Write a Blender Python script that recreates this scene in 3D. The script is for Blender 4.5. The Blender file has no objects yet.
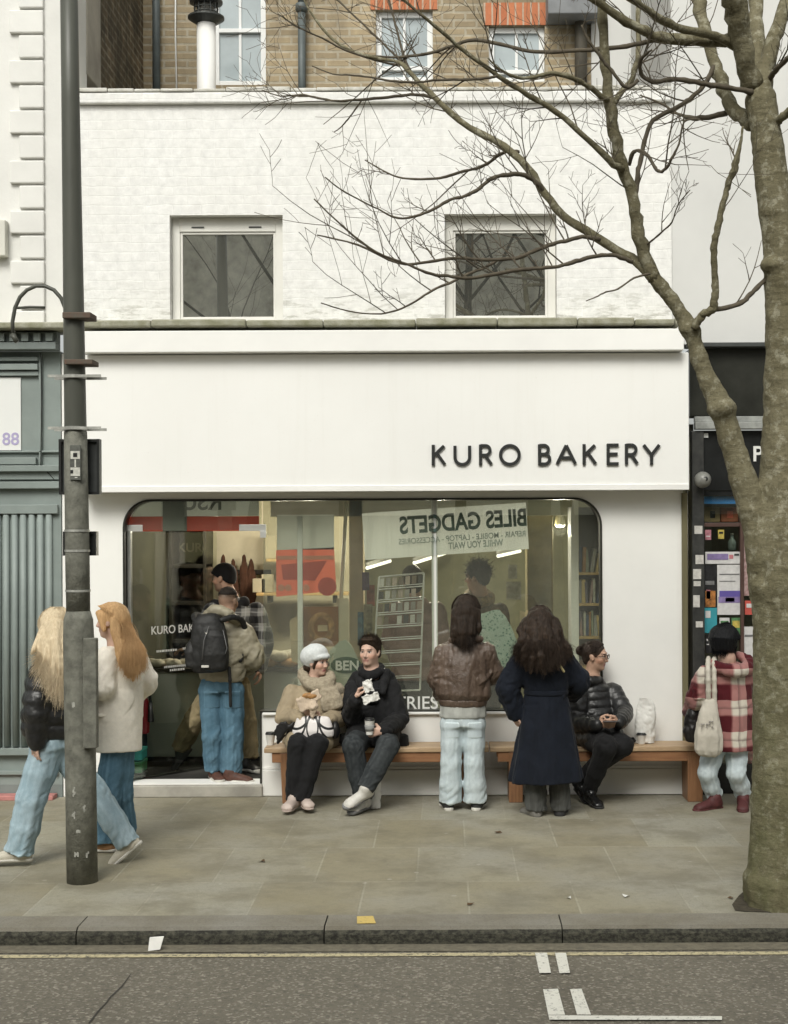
import bpy, bmesh, math, random
import numpy as np
from mathutils import Vector, Matrix
from mathutils.geometry import tessellate_polygon
R = math.radians
rnd = random.Random(7)
scene = bpy.context.scene
COL = scene.collection

# ------------------------------------------------------------------ camera model
F, D0, CH, CX, CY, ROLL = 1430.0, 11.385, 2.07, 445.0, 535.0, 0.0045

def at(px, py, Y):
    """world point that the photograph shows at pixel (px, py), at depth Y (facade = 0)"""
    dx, dy = px - CX, py - CY
    u, v = dx - ROLL * dy, dy + ROLL * dx
    d = (D0 + Y) / F
    return Vector((u * d, Y, CH - v * d))

def ground(px, py, z=0.0):
    v = (py - CY) + ROLL * (px - CX)
    return at(px, py, (CH - z) * F / v - D0)

cam_data = bpy.data.cameras.new("camera")
cam = bpy.data.objects.new("camera", cam_data)
COL.objects.link(cam)
cam.matrix_world = Matrix(((1, ROLL, 0, 0), (0, 0, -1, -D0), (-ROLL, 1, 0, CH), (0, 0, 0, 1)))
cam_data.sensor_fit = 'VERTICAL'
cam_data.sensor_height = 36
cam_data.lens = F * 36 / 1024
cam_data.shift_x = (394 - CX) / 1024
cam_data.shift_y = (CY - 512) / 1024
cam_data.clip_end = 500
scene.camera = cam
scene.view_settings.view_transform = 'Standard'
scene.view_settings.look = 'None'
scene.view_settings.exposure = 0
scene.render.engine = 'CYCLES'
scene.cycles.use_denoising = True
scene.cycles.max_bounces = 8
scene.cycles.transparent_max_bounces = 12
scene.cycles.caustics_reflective = False
scene.cycles.caustics_refractive = False
scene.cycles.sample_clamp_indirect = 6

# ------------------------------------------------------------------ light
SUN_EL, SUN_ROT = R(46), R(192)
w = bpy.data.worlds.new("World"); scene.world = w; w.use_nodes = True
nt = w.node_tree; nt.nodes.clear()
sky = nt.nodes.new('ShaderNodeTexSky'); sky.sky_type = 'NISHITA'; sky.sun_disc = False
sky.sun_elevation = SUN_EL; sky.sun_rotation = SUN_ROT
sky.air_density = 1.0; sky.dust_density = 4.0; sky.ozone_density = 1.0
hs = nt.nodes.new('ShaderNodeHueSaturation'); hs.inputs['Saturation'].default_value = 0.2
mx = nt.nodes.new('ShaderNodeMix'); mx.data_type = 'RGBA'; mx.blend_type = 'MULTIPLY'
mx.inputs['Factor'].default_value = 1.0; mx.inputs[7].default_value = (1.0, 1.0, .945, 1)
bg = nt.nodes.new('ShaderNodeBackground'); bg.inputs['Strength'].default_value = 0.15
wo = nt.nodes.new('ShaderNodeOutputWorld')
nt.links.new(sky.outputs[0], hs.inputs['Color']); nt.links.new(hs.outputs[0], mx.inputs[6])
nt.links.new(mx.outputs[2], bg.inputs['Color']); nt.links.new(bg.outputs[0], wo.inputs[0])
sd = bpy.data.lights.new("sun", 'SUN'); sd.energy = 2.0; sd.angle = R(26); sd.color = (1.0, 0.985, 0.925)
sun = bpy.data.objects.new("sun", sd); COL.objects.link(sun)
# sun behind and above the photographer, veiled by cloud
sun.rotation_euler = Vector((0.22, .97, -1.0)).to_track_quat('-Z', 'Y').to_euler()

# ------------------------------------------------------------------ materials
MATS = {}
def nodes(name):
    m = bpy.data.materials.new(name); m.use_nodes = True
    t = m.node_tree
    return m, t, t.nodes['Principled BSDF']
def rgb(c): return (c[0], c[1], c[2], 1.0)
def N(t, kind, **kw):
    n = t.nodes.new('ShaderNode' + kind)
    for k, v in kw.items():
        if hasattr(n, k): setattr(n, k, v)
        else: n.inputs[k].default_value = v
    return n
def mixc(t, fac, a, b, blend='MIX'):
    n = t.nodes.new('ShaderNodeMix'); n.data_type = 'RGBA'; n.blend_type = blend
    for s, v in ((0, fac), (6, a), (7, b)):
        if hasattr(v, 'links') or hasattr(v, 'is_linked'): t.links.new(v, n.inputs[s])
        elif s == 0: n.inputs[0].default_value = v
        else: n.inputs[s].default_value = rgb(v) if len(v) == 3 else v
    return n.outputs[2]
def coords(t, scale=(1, 1, 1), kind='Object', rot=(0, 0, 0)):
    tc = N(t, 'TexCoord'); mp = N(t, 'Mapping')
    mp.inputs['Scale'].default_value = scale; mp.inputs['Rotation'].default_value = rot
    t.links.new(tc.outputs[kind], mp.inputs['Vector'])
    return mp.outputs[0]
def noisef(t, vec, scale, detail=4, rough=.55, lo=.35, hi=.65):
    n = N(t, 'TexNoise'); n.inputs['Scale'].default_value = scale
    n.inputs['Detail'].default_value = detail; n.inputs['Roughness'].default_value = rough
    t.links.new(vec, n.inputs['Vector'])
    r = N(t, 'MapRange'); r.inputs['From Min'].default_value = lo; r.inputs['From Max'].default_value = hi
    t.links.new(n.outputs['Fac'], r.inputs['Value'])
    return r.outputs[0]
def math_(t, op, a, b=None, c=None):
    n = N(t, 'Math', operation=op)
    for i, v in enumerate((a, b, c)):
        if v is None: continue
        if hasattr(v, 'is_linked'): t.links.new(v, n.inputs[i])
        else: n.inputs[i].default_value = v
    return n.outputs[0]
def bump(t, bsdf, h, strength=.3, dist=.01):
    b = N(t, 'Bump'); b.inputs['Strength'].default_value = strength; b.inputs['Distance'].default_value = dist
    t.links.new(h, b.inputs['Height']); 
    prev = bsdf.inputs['Normal']
    if prev.is_linked: t.links.new(prev.links[0].from_socket, b.inputs['Normal'])
    t.links.new(b.outputs[0], prev)

def M(name, col, rough=.6, col2=None, scale=5., var=.18, bscale=60., bstr=.15, bdist=.004, metal=0., spec=.4, stretch=(1, 1, 1), sheen=0., coat=0.):
    """plain surface with procedural mottling and a little relief"""
    if name in MATS: return MATS[name]
    m, t, b = nodes(name)
    v = coords(t, stretch)
    c2 = col2 or tuple(x * (1 - var * 1.6) for x in col)
    c1 = tuple(min(1, x * (1 + var * .4)) for x in col) if col2 is None else col
    f = noisef(t, v, scale, 5, .6, .3, .7)
    t.links.new(mixc(t, f, c2, c1), b.inputs['Base Color'])
    b.inputs['Roughness'].default_value = rough; b.inputs['Metallic'].default_value = metal
    b.inputs['Specular IOR Level'].default_value = spec
    if sheen: b.inputs['Sheen Weight'].default_value = sheen; b.inputs['Sheen Roughness'].default_value = .5
    if coat: b.inputs['Coat Weight'].default_value = coat
    if bstr: bump(t, b, noisef(t, v, bscale, 4, .6, 0, 1), bstr, bdist)
    MATS[name] = m
    return m

def glass_mat(name, tint=(.86, .9, .86), refl=.22, haze=.0):
    if name in MATS: return MATS[name]
    m = bpy.data.materials.new(name); m.use_nodes = True; t = m.node_tree; t.nodes.clear()
    o = N(t, 'OutputMaterial'); tr = N(t, 'BsdfTransparent'); tr.inputs[0].default_value = rgb(tint)
    gl = N(t, 'BsdfGlossy'); gl.inputs['Roughness'].default_value = 0.0; gl.inputs[0].default_value = (1, 1, .98, 1)
    v = coords(t); nb = N(t, 'Bump'); nb.inputs['Strength'].default_value = .02; nb.inputs['Distance'].default_value = .003
    t.links.new(noisef(t, v, 1.3, 1, .4, 0, 1), nb.inputs['Height']); t.links.new(nb.outputs[0], gl.inputs['Normal'])
    fr = N(t, 'LayerWeight'); fr.inputs['Blend'].default_value = .12
    f = math_(t, 'ADD', math_(t, 'MULTIPLY', fr.outputs['Fresnel'], .8), refl)
    ms = N(t, 'MixShader'); t.links.new(f, ms.inputs[0]); t.links.new(tr.outputs[0], ms.inputs[1]); t.links.new(gl.outputs[0], ms.inputs[2])
    out = ms.outputs[0]
    if haze:     # pale veil of street and sky reflections, put in as a diffuse layer
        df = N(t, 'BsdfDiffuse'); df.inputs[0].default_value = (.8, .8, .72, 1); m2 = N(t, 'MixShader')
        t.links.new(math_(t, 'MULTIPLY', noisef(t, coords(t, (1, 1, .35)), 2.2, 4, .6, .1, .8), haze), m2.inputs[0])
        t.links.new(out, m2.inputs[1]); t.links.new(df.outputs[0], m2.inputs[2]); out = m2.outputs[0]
    t.links.new(out, o.inputs[0])
    MATS[name] = m; return m

def sheer(name, col, thru=.5):
    """thin cloth or paper that glows when lit from behind"""
    if name in MATS: return MATS[name]
    m = bpy.data.materials.new(name); m.use_nodes = True; t = m.node_tree; t.nodes.clear(); o = N(t, 'OutputMaterial')
    d, r = N(t, 'BsdfDiffuse'), N(t, 'BsdfTranslucent'); v = coords(t)
    c = mixc(t, noisef(t, v, 3, 4, .6, .3, .7), col, tuple(x * .9 for x in col))
    t.links.new(c, d.inputs[0]); t.links.new(c, r.inputs[0]); ms = N(t, 'MixShader'); ms.inputs[0].default_value = thru
    t.links.new(d.outputs[0], ms.inputs[1]); t.links.new(r.outputs[0], ms.inputs[2]); t.links.new(ms.outputs[0], o.inputs[0])
    MATS[name] = m; return m

def brick_mat(name, c1, c2, mortar, bw=.225, bh=.075, ms=.01, bstr=.5, bdist=.006, grime=None, rough=.85, plane='XZ', squash_noise=.012, stain=None):
    if name in MATS: return MATS[name]
    m, t, b = nodes(name)
    tc = N(t, 'TexCoord'); sep = N(t, 'SeparateXYZ'); cmb = N(t, 'CombineXYZ')
    t.links.new(tc.outputs['Object'], sep.inputs[0])
    t.links.new(sep.outputs[plane[0]], cmb.inputs[0]); t.links.new(sep.outputs[plane[1]], cmb.inputs[1])
    nz = N(t, 'TexNoise'); nz.inputs['Scale'].default_value = 7; nz.inputs['Detail'].default_value = 3
    t.links.new(tc.outputs['Object'], nz.inputs['Vector'])
    wv = N(t, 'VectorMath', operation='MULTIPLY_ADD'); wv.inputs[1].default_value = (squash_noise,) * 3
    t.links.new(nz.outputs['Color'], wv.inputs[0]); t.links.new(cmb.outputs[0], wv.inputs[2])
    br = N(t, 'TexBrick'); br.inputs['Scale'].default_value = 1
    br.inputs['Brick Width'].default_value = bw; br.inputs['Row Height'].default_value = bh
    br.inputs['Mortar Size'].default_value = ms; br.inputs['Mortar Smooth'].default_value = .35
    br.inputs['Color1'].default_value = rgb(c1); br.inputs['Color2'].default_value = rgb(c2); br.inputs['Mortar'].default_value = rgb(mortar)
    t.links.new(wv.outputs[0], br.inputs['Vector'])
    v = coords(t)
    col = mixc(t, math_(t, 'MULTIPLY', noisef(t, v, 14, 5, .7, .35, .7), .45), br.outputs['Color'], tuple(x * .55 for x in c1), 'MIX')
    if stain:
        col = mixc(t, math_(t, 'MULTIPLY', noisef(t, coords(t, (1, 1, .5)), 1.6, 5, .65, .42, .6), stain[1]), col, stain[0])
    if grime:   # peeling paint near the lower edge (object z between)
        z0, z1, gc = grime
        g = N(t, 'MapRange'); g.inputs['From Min'].default_value = z1; g.inputs['From Max'].default_value = z0
        t.links.new(sep.outputs['Z'], g.inputs['Value'])
        pn = noisef(t, coords(t, (1.0, 1, 3.5)), 5, 6, .7, .50, .60)
        col = mixc(t, math_(t, 'MULTIPLY', pn, math_(t, 'MULTIPLY', g.outputs[0], .8)), col, gc)
    t.links.new(col, b.inputs['Base Color']); b.inputs['Roughness'].default_value = rough
    b.inputs['Specular IOR Level'].default_value = .25
    inv = math_(t, 'SUBTRACT', 1.0, br.outputs['Fac'])
    h = math_(t, 'ADD', inv, math_(t, 'MULTIPLY', noisef(t, v, 40, 5, .7, 0, 1), .9))
    bump(t, b, h, bstr, bdist)
    MATS[name] = m; return m

# ------------------------------------------------------------------ mesh helpers
def wloc(o):
    v = Vector((0, 0, 0))
    while o is not None:
        v += o.location; o = o.parent
    return v
def link(name, me, mat, parent=None, smooth=False):
    o = bpy.data.objects.new(name, me); COL.objects.link(o)
    if mat is not None: me.materials.append(mat)
    if parent is not None: o.parent = parent
    if smooth: me.polygons.foreach_set('use_smooth', [True] * len(me.polygons))
    return o
def tag(o, label=None, cat=None, group=None, kind=None):
    if label: o['label'] = label
    if cat: o['category'] = cat
    if group: o['group'] = group
    if kind: o['kind'] = kind
    return o
def thing(name, label, cat, loc=(0, 0, 0), group=None):
    o = bpy.data.objects.new(name, None); COL.objects.link(o)
    o.location = loc; o.empty_display_size = .1
    return tag(o, label, cat, group)

class MB:
    def __init__(s): s.v, s.f = [], []
    def add(s, vs, fs):
        n = len(s.v); s.v += [Vector(v) for v in vs]; s.f += [tuple(i + n for i in f) for f in fs]; return s
    def box(s, x0, x1, y0, y1, z0, z1, rot=None, piv=None):
        vs = [Vector((x, y, z)) for x in (x0, x1) for y in (y0, y1) for z in (z0, z1)]
        if rot is not None:
            c = piv or Vector(((x0 + x1) / 2, (y0 + y1) / 2, (z0 + z1) / 2))
            vs = [c + rot @ (v - c) for v in vs]
        return s.add(vs, [(0, 1, 3, 2), (4, 6, 7, 5), (0, 4, 5, 1), (2, 3, 7, 6), (0, 2, 6, 4), (1, 5, 7, 3)])
    def pbox(s, px0, py0, px1, py1, Y, depth):
        """box whose front face covers pixels at depth Y"""
        a, b = at(px0, py1, Y), at(px1, py0, Y)
        return s.box(a.x, b.x, Y, Y + depth, a.z, b.z)
    def tube(s, pts, rad, n=10, cap=True):
        pts = [Vector(p) for p in pts]
        if not hasattr(rad, '__len__'): rad = [rad] * len(pts)
        k0 = len(s.v); up = None
        for i, p in enumerate(pts):
            d = (pts[min(i + 1, len(pts) - 1)] - pts[max(i - 1, 0)]).normalized()
            if up is None: up = d.orthogonal().normalized()
            up = (up - d * up.dot(d)).normalized(); sd_ = d.cross(up)
            for j in range(n):
                a = 2 * math.pi * j / n
                s.v.append(p + (up * math.cos(a) + sd_ * math.sin(a)) * rad[i])
        for i in range(len(pts) - 1):
            for j in range(n):
                a, b = k0 + i * n + j, k0 + i * n + (j + 1) % n
                s.f.append((a, b, b + n, a + n))
        if cap:
            s.f.append(tuple(k0 + j for j in reversed(range(n))))
            s.f.append(tuple(k0 + (len(pts) - 1) * n + j for j in range(n)))
        return s
    def lathe(s, c, prof, n=20, axis='Z'):
        c = Vector(c); k0 = len(s.v)
        for (r, h) in prof:
            for j in range(n):
                a = 2 * math.pi * j / n
                q = (r * math.cos(a), r * math.sin(a), h) if axis == 'Z' else (r * math.cos(a), h, r * math.sin(a))
                s.v.append(c + Vector(q))
        for i in range(len(prof) - 1):
            for j in range(n):
                a, b = k0 + i * n + j, k0 + i * n + (j + 1) % n
                s.f.append((a, b, b + n, a + n))
        s.f.append(tuple(k0 + j for j in reversed(range(n)))); s.f.append(tuple(k0 + (len(prof) - 1) * n + j for j in range(n)))
        return s
    def poly(s, outer, y0, y1, holes=()):
        """plate in XZ with holes, between depths y0 and y1"""
        loops = [[Vector((p[0], p[1], 0)) for p in outer]] + [[Vector((p[0], p[1], 0)) for p in h] for h in holes]
        tris = tessellate_polygon(loops); flat = [p for l in loops for p in l]; n = len(flat)
        vs = [(p.x, y0, p.y) for p in flat] + [(p.x, y1, p.y) for p in flat]
        fs = [tuple(t_) for t_ in tris] + [tuple(i + n for i in reversed(t_)) for t_ in tris]
        k = 0
        for l in loops:
            m_ = len(l)
            for i in range(m_):
                a, b = k + i, k + (i + 1) % m_
                fs.append((a, b, b + n, a + n))
            k += m_
        return s.add(vs, fs)
    def build(s, name, mat, parent=None, smooth=False, bev=0, seg=2, label=None):
        base = wloc(parent) if parent is not None else Vector((0, 0, 0))
        me = bpy.data.meshes.new(name)
        me.from_pydata([v - base for v in s.v], [], s.f)
        bm = bmesh.new(); bm.from_mesh(me); bmesh.ops.recalc_face_normals(bm, faces=bm.faces); bm.to_mesh(me); bm.free()
        o = link(name, me, mat, parent, smooth)
        if bev:
            md = o.modifiers.new('bevel', 'BEVEL'); md.width = bev; md.segments = seg; md.limit_method = 'ANGLE'; md.angle_limit = R(40)
            md.harden_normals = False
        if label: o['label'] = label
        return o

def text_mesh(name, body, height, mat, origin, xdir, zdir, parent=None, extrude=.002, bold=0., align='LEFT', spacing=1., fit=None):
    cu = bpy.data.curves.new(name + '_c', 'FONT'); cu.body = body; cu.size = height / .7; cu.extrude = extrude
    cu.align_x = align; cu.offset = bold; cu.space_character = spacing
    to = bpy.data.objects.new('tmp', cu); COL.objects.link(to)
    dg = bpy.context.evaluated_depsgraph_get(); dg.update()
    me = bpy.data.meshes.new_from_object(to.evaluated_get(dg)); me.name = name
    bpy.data.objects.remove(to); bpy.data.curves.remove(cu)
    if fit:
        w_ = max(v.co.x for v in me.vertices) - min(v.co.x for v in me.vertices); me.transform(Matrix.Diagonal((fit / w_, 1, 1, 1)))
    x = Vector(xdir).normalized(); z = Vector(zdir).normalized(); y = x.cross(z)
    base = wloc(parent) if parent is not None else Vector((0, 0, 0))
    o = Vector(origin) - base
    # text plane: x right, y up, normal toward the viewer = x cross z
    m4 = Matrix(((x.x, z.x, y.x, o.x), (x.y, z.y, y.y, o.y), (x.z, z.z, y.z, o.z), (0, 0, 0, 1)))
    me.transform(m4); me.materials.clear()
    return link(name, me, mat, parent)

def stroke_text(name, word, origin, starts, h, th, depth, mat, parent):
    """geometric capitals built from bars; origin = left end of the base line on the wall face"""
    arc = lambda cx, cz, rx, rz, a0, a1, n=14: [(cx + rx * math.cos(R(a0 + (a1 - a0) * i / n)), cz + rz * math.sin(R(a0 + (a1 - a0) * i / n))) for i in range(n + 1)]
    G = {
        'K': (.62, [[(0, 0), (0, 1)], [(.58, 1), (.03, .47)], [(.19, .60), (.62, 0)]]),
        'U': (.78, [[(0, 1), (0, .37)] + arc(.39, .37, .39, .37, 180, 360) + [(.78, 1)]]),
        'R': (.58, [[(0, 0), (0, 1)], [(0, 1), (.26, 1)] + arc(.26, .745, .25, .255, 90, -90) + [(0, .49)], [(.24, .49), (.58, 0)]]),
        'O': (1.0, [arc(.5, .5, .5, .5, 0, 360, 36)]),
        'B': (.56, [[(0, 0), (0, 1)], [(0, 1), (.25, 1)] + arc(.25, .765, .22, .235, 90, -90) + [(0, .53)], [(.25, .53)] + arc(.27, .265, .27, .265, 90, -90) + [(0, 0)]]),
        'A': (.98, [[(0, 0), (.49, 1)], [(.49, 1), (.98, 0)], [(.18, .33), (.80, .33)]]),
        'E': (.50, [[(0, 0), (0, 1)], [(0, 1), (.5, 1)], [(0, .52), (.45, .52)], [(0, 0), (.5, 0)]]),
        'Y': (.84, [[(0, 1), (.42, .46)], [(.84, 1), (.42, .46)], [(.42, .5), (.42, 0)]]),
    }
    mb = MB(); dy = 0
    for ch, x in zip(word, starts):
        wd, strokes = G[ch]
        for st in strokes:
            dy += 1
            y0 = origin.y - depth - .0004 * (dy % 5); k = len(mb.v); n = len(st)
            P = [Vector((x + p[0] * h, 0, origin.z + p[1] * h)) for p in st]
            for i in range(n):
                d = (P[min(i + 1, n - 1)] - P[max(i - 1, 0)]); 
                if n > 3 and (P[0] - P[-1]).length < 1e-5 and i in (0, n - 1): d = P[1] - P[-2]
                d.normalize(); q = Vector((-d.z, 0, d.x)) * th / 2
                e = Vector((0, 0, 0))
                if n == 2: e = d * (-th * .35 if i == 0 else th * .35) if abs(d.x) > .9 or abs(d.z) > .99 else Vector((0, 0, 0))
                for yy in (y0, origin.y + .001):
                    for sg in (-1, 1):
                        w_ = P[i] + q * sg + e; mb.v.append(Vector((w_.x, yy, w_.z)))
            for i in range(n - 1):
                a = k + i * 4; b = a + 4
                mb.f += [(a, a + 1, b + 1, b), (a + 2, b + 2, b + 3, a + 3), (a, b, b + 2, a + 2), (a + 1, a + 3, b + 3, b + 1)]
            mb.f += [(k, k + 2, k + 3, k + 1), (k + n * 4 - 4, k + n * 4 - 3, k + n * 4 - 1, k + n * 4 - 2)]
    return mb.build(name, mat, parent)
# ------------------------------------------------------------------ palette
WHITE_R = M('white_render', (.85, .845, .81), .75, scale=1.2, var=.05, bscale=45, bstr=.12, bdist=.003)
WHITE_P = M('white_paint', (.87, .865, .835), .5, scale=2, var=.04, bscale=30, bstr=.06)
WHITE_F = M('window_paint', (.74, .73, .68), .5, scale=4, var=.06)
GREYWALL = M('grey_white_render', (.66, .66, .64), .8, scale=.8, var=.07, bscale=50, bstr=.12)
BRICK_W = brick_mat('painted_brick', (.87, .868, .845), (.862, .86, .835), (.868, .866, .842), ms=.006, bstr=.30, bdist=.004,
                    grime=(3.70, 4.16, (.34, .33, .28)), rough=.7, squash_noise=.035, stain=((.76, .75, .71), .35))
BRICK_Y = brick_mat('stock_brick', (.48, .385, .245), (.33, .262, .168), (.50, .45, .35), ms=.014, stain=((.17, .145, .10), .5))
BRICK_D = brick_mat('sooty_brick', (.26, .19, .115), (.14, .105, .07), (.40, .35, .25), ms=.014, plane='YZ', stain=((.03, .028, .02), .8))
BRICK_O = brick_mat('orange_brick', (.58, .22, .11), (.48, .17, .085), (.52, .43, .33), bw=.075, bh=.3, ms=.01)
CONCRETE = M('concrete_face', (.42, .39, .33), .9, scale=3, var=.2)
MOSS = M('mossy_ledge', (.20, .20, .12), .95, col2=(.42, .41, .34), scale=7, bscale=60, bstr=.6, bdist=.01)
BLACK_M = M('black_metal', (.018, .019, .018), .45, scale=10, var=.2)
DARKGREY = M('dark_grey_paint', (.055, .06, .058), .5, scale=6, var=.25)
PIPE_G = M('grey_pipe', (.105, .125, .125), .5, scale=9, var=.2)
GREEN_G = M('grey_green_paint', (.245, .285, .27), .5, scale=3, var=.12, bscale=50, bstr=.08)
GREEN_D = M('grey_green_shade', (.19, .22, .21), .55, scale=3, var=.15)
SIGNW = M('sign_white', (.78, .79, .77), .35, scale=2, var=.03)
LILAC = M('lilac_print', (.42, .38, .58), .5, var=.05)
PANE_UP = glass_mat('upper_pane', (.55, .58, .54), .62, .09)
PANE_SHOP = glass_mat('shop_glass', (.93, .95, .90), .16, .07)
PANE_SKY = M('sash_pane', (.42, .48, .50), .12, scale=1.5, var=.2, bstr=0, spec=.6)  # pale blue-grey base colour painted in for the reflected sky
ROOM_DK = M('dim_room', (.34, .34, .28), .9, var=.2)

def zpx(py, Y=0.): return at(445, py, Y).z
def xpx(px, Y=0.): return at(px, 535, Y).x

# ------------------------------------------------------------------ bakery building
XL, XR = xpx(80), xpx(673)
bak = thing('bakery_building', 'white painted bakery shop with big rounded window and black lettering on its fascia', 'shop building', (0, 0, 0))
ZLED = zpx(324)
ZPAR = zpx(88)
up_holes, openings = [], []
for (px0, px1, f0, f1) in ((171, 284, 180, 276), (446, 558, 452, 547)):
    x0, x1, z0, z1 = xpx(px0), xpx(px1), zpx(319.5), zpx(214)
    openings.append((x0, x1, z0, z1)); up_holes.append([(x0, z0), (x1, z0), (x1, z1), (x0, z1)])
mb = MB().poly([(XL, ZLED - .1), (XR, ZLED - .1), (XR, zpx(104)), (XL, zpx(104))], 0, .28, up_holes)
uw = mb.build('upper_wall', BRICK_W, bak)
# parapet band, uneven mortar top
mb = MB().box(XL, XR, -.045, .30, zpx(103.5), zpx(92.5)); mb.build('parapet', BRICK_W, bak, bev=.012)
mb = MB(); x = XL
while x < XR - .05:
    wd = min(rnd.uniform(.2, .34), XR - x)
    mb.box(x + .002, x + wd - .002, -.05 + rnd.uniform(-.008, .008), .31, zpx(92.5) + .002, ZPAR - .01 + rnd.uniform(0, .014)); x += wd
mb.build('coping', M('coping_paint', (.74, .73, .69), .85, col2=(.42, .41, .35), scale=9, bscale=40, bstr=.5, bdist=.01), bak, bev=.008)
for i, (x0, x1, z0, z1) in enumerate(openings):
    fr = MB()
    t = .055; yb = .085
    fr.box(x0 + .003, x0 + t + .012, yb, yb + .07, z0, z1); fr.box(x1 - t - .012, x1 - .003, yb, yb + .07, z0, z1)
    fr.box(x0 + t + .012, x1 - t - .012, yb, yb + .07, z1 - .115, z1 - .003)
    fr.box(x0 + t + .012, x1 - t - .012, yb, yb + .07, z0 + .002, z0 + .028)
    # inner sash bead
    a, b, c, d = x0 + t + .012, x1 - t - .012, z0 + .028, z1 - .115
    fr.box(a, a + .02, yb + .012, yb + .05, c, d); fr.box(b - .02, b, yb + .012, yb + .05, c, d); fr.box(a + .02, b - .02, yb + .012, yb + .05, d - .02, d); fr.box(a + .02, b - .02, yb + .012, yb + .05, c, c + .016)
    wf = fr.build('window', WHITE_F, bak, bev=.004)
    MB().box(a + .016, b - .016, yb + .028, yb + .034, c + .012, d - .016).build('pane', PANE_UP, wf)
    v_ = MB()
    if i == 0:
        for q in (.16, .62): v_.box(x0 + q, x0 + q + .1, yb - .006, yb, z1 - .085, z1 - .075)
        v_.build('trickle_vent', DARKGREY, wf)
    MB().box(x0 - .1, x1 + .1, .9, .92, z0 - .1, z1 + .1).build('curtain', ROOM_DK, wf)
# mossy ledge and cornice over the fascia
mb = MB()
x = XL
while x < XR + .02:
    wd = min(rnd.uniform(.3, .8), XR + .03 - x + .001)
    mb.box(x, x + wd - .004, -.30 + rnd.uniform(-.012, .012), -.002, ZLED - .055, ZLED - .005 + rnd.uniform(-.012, .016)); x += wd
mb.build('ledge', MOSS, bak, bev=.012)
YC = -.30
MB().box(at(83, 340, YC).x, at(684, 340, YC).x, YC, -.003, at(445, 351, YC).z, at(445, 329.5, YC).z).build('cornice', WHITE_P, bak, bev=.006)
YS = -.2
def fascia_paint():
    m, t, b = nodes('fascia_paint'); v = coords(t)
    c = mixc(t, noisef(t, v, 1.1, 4, .6, .35, .7), (.845, .84, .81), (.875, .872, .845))
    st = noisef(t, coords(t, (9, 1, .35)), 1.6, 5, .7, .53, .75)
    c = mixc(t, math_(t, 'MULTIPLY', st, .10), c, (.60, .58, .51))
    c = mixc(t, math_(t, 'MULTIPLY', noisef(t, v, 45, 3, .7, .62, .75), .25), c, (.62, .60, .54))
    t.links.new(c, b.inputs['Base Color']); b.inputs['Roughness'].default_value = .45
    bump(t, b, math_(t, 'ADD', noisef(t, v, 1.7, 3, .5, 0, 1), math_(t, 'MULTIPLY', noisef(t, v, 90, 3, .6, 0, 1), .05)), .25, .012)
    MATS['fascia_paint'] = m; return m
FASC = fascia_paint()
sb = MB().box(at(79, 400, YS).x, at(689, 400, YS).x, YS, -.003, at(445, 490.5, YS).z, at(445, 351.3, YC).z - .004).build('fascia_board', FASC, bak, bev=.008)
mb = MB().box(at(80, 400, YS).x, at(688.5, 400, YS).x, YS - .012, YS - .001, at(445, 491, YS).z, at(445, 485, YS).z)
mb.build('bottom_bead', WHITE_P, sb, bev=.004)
base = at(445, 464.6, YS)
starts = [at(p, 465, YS).x for p in (433.3, 455, 480.5, 500.5, 539.5, 557, 584, 608, 626.3, 643.5)]
stroke_text('lettering', 'KUROBAKERY', Vector((0, YS - .006, base.z)), starts, .146, .0245, .010, M('letter_black', (.022, .023, .022), .5, var=.1), sb)

# shopfront wall with the rounded opening
def rounded_open(inset=0., door=True):
    l, r_, t_, b_ = xpx(123) + inset, xpx(602) - inset, zpx(498) - inset, zpx(712) + inset
    rad = .225 - inset
    pts = []
    dz = .1 if door else b_
    if door: pts += [(l, .1 + inset * 0)]
    else: pts += [(l, b_)]
    for i in range(11):
        a = R(180 - 9 * i); pts.append((l + rad + rad * math.cos(a), t_ - rad + rad * math.sin(a)))
    for i in range(11):
        a = R(90 - 9 * i); pts.append((r_ - rad + rad * math.cos(a), t_ - rad + rad * math.sin(a)))
    rb = .12
    for i in range(7):
        a = R(-15 * i); pts.append((r_ - rb + rb * math.cos(a), b_ + rb + rb * math.sin(a)))
    xd = xpx(261) - (inset if door else 0)
    if door: pts += [(xd, b_), (xd, .1)]
    return pts
hole = rounded_open()
SX0, SX1 = xpx(88), xpx(683)
sw = MB().poly([(SX0, 0), (SX1, 0), (SX1, ZLED - .06), (SX0, ZLED - .06)], 0, .22, [hole]).build('shopfront_wall', WHITE_R, bak)
# dark trim following the opening
op = hole; inn = rounded_open(.016)
mb = MB(); n = len(op)
for i in range(n - 1):
    a0, a1, b0, b1 = op[i], op[i + 1], inn[i], inn[i + 1]
    k = len(mb.v)
    for (p, q) in ((a0, b0), (a1, b1)):
        mb.v += [Vector((p[0], -.012, p[1])), Vector((q[0], -.012, q[1])), Vector((q[0], .11, q[1])), Vector((p[0], .002, p[1]))]
    mb.f += [(k, k + 1, k + 5, k + 4), (k + 1, k + 2, k + 6, k + 5), (k + 3, k, k + 4, k + 7)]
mb.build('window_trim', M('bronze_trim', (.028, .028, .022), .4, var=.2), bak)
# plinth under the window
MB().box(xpx(262), SX1 - .004, -.035, -.002, .004, zpx(769)).build('plinth', WHITE_R, bak, bev=.006)
MB().box(xpx(262), SX1 - .004, -.02, -.0025, zpx(769) + .002, zpx(766)).build('plinth_bead', WHITE_R, bak, bev=.003)
MB().box(xpx(262), xpx(602), -.03, .05, zpx(714), zpx(711.5)).build('window_sill', WHITE_P, bak, bev=.004)
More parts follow.
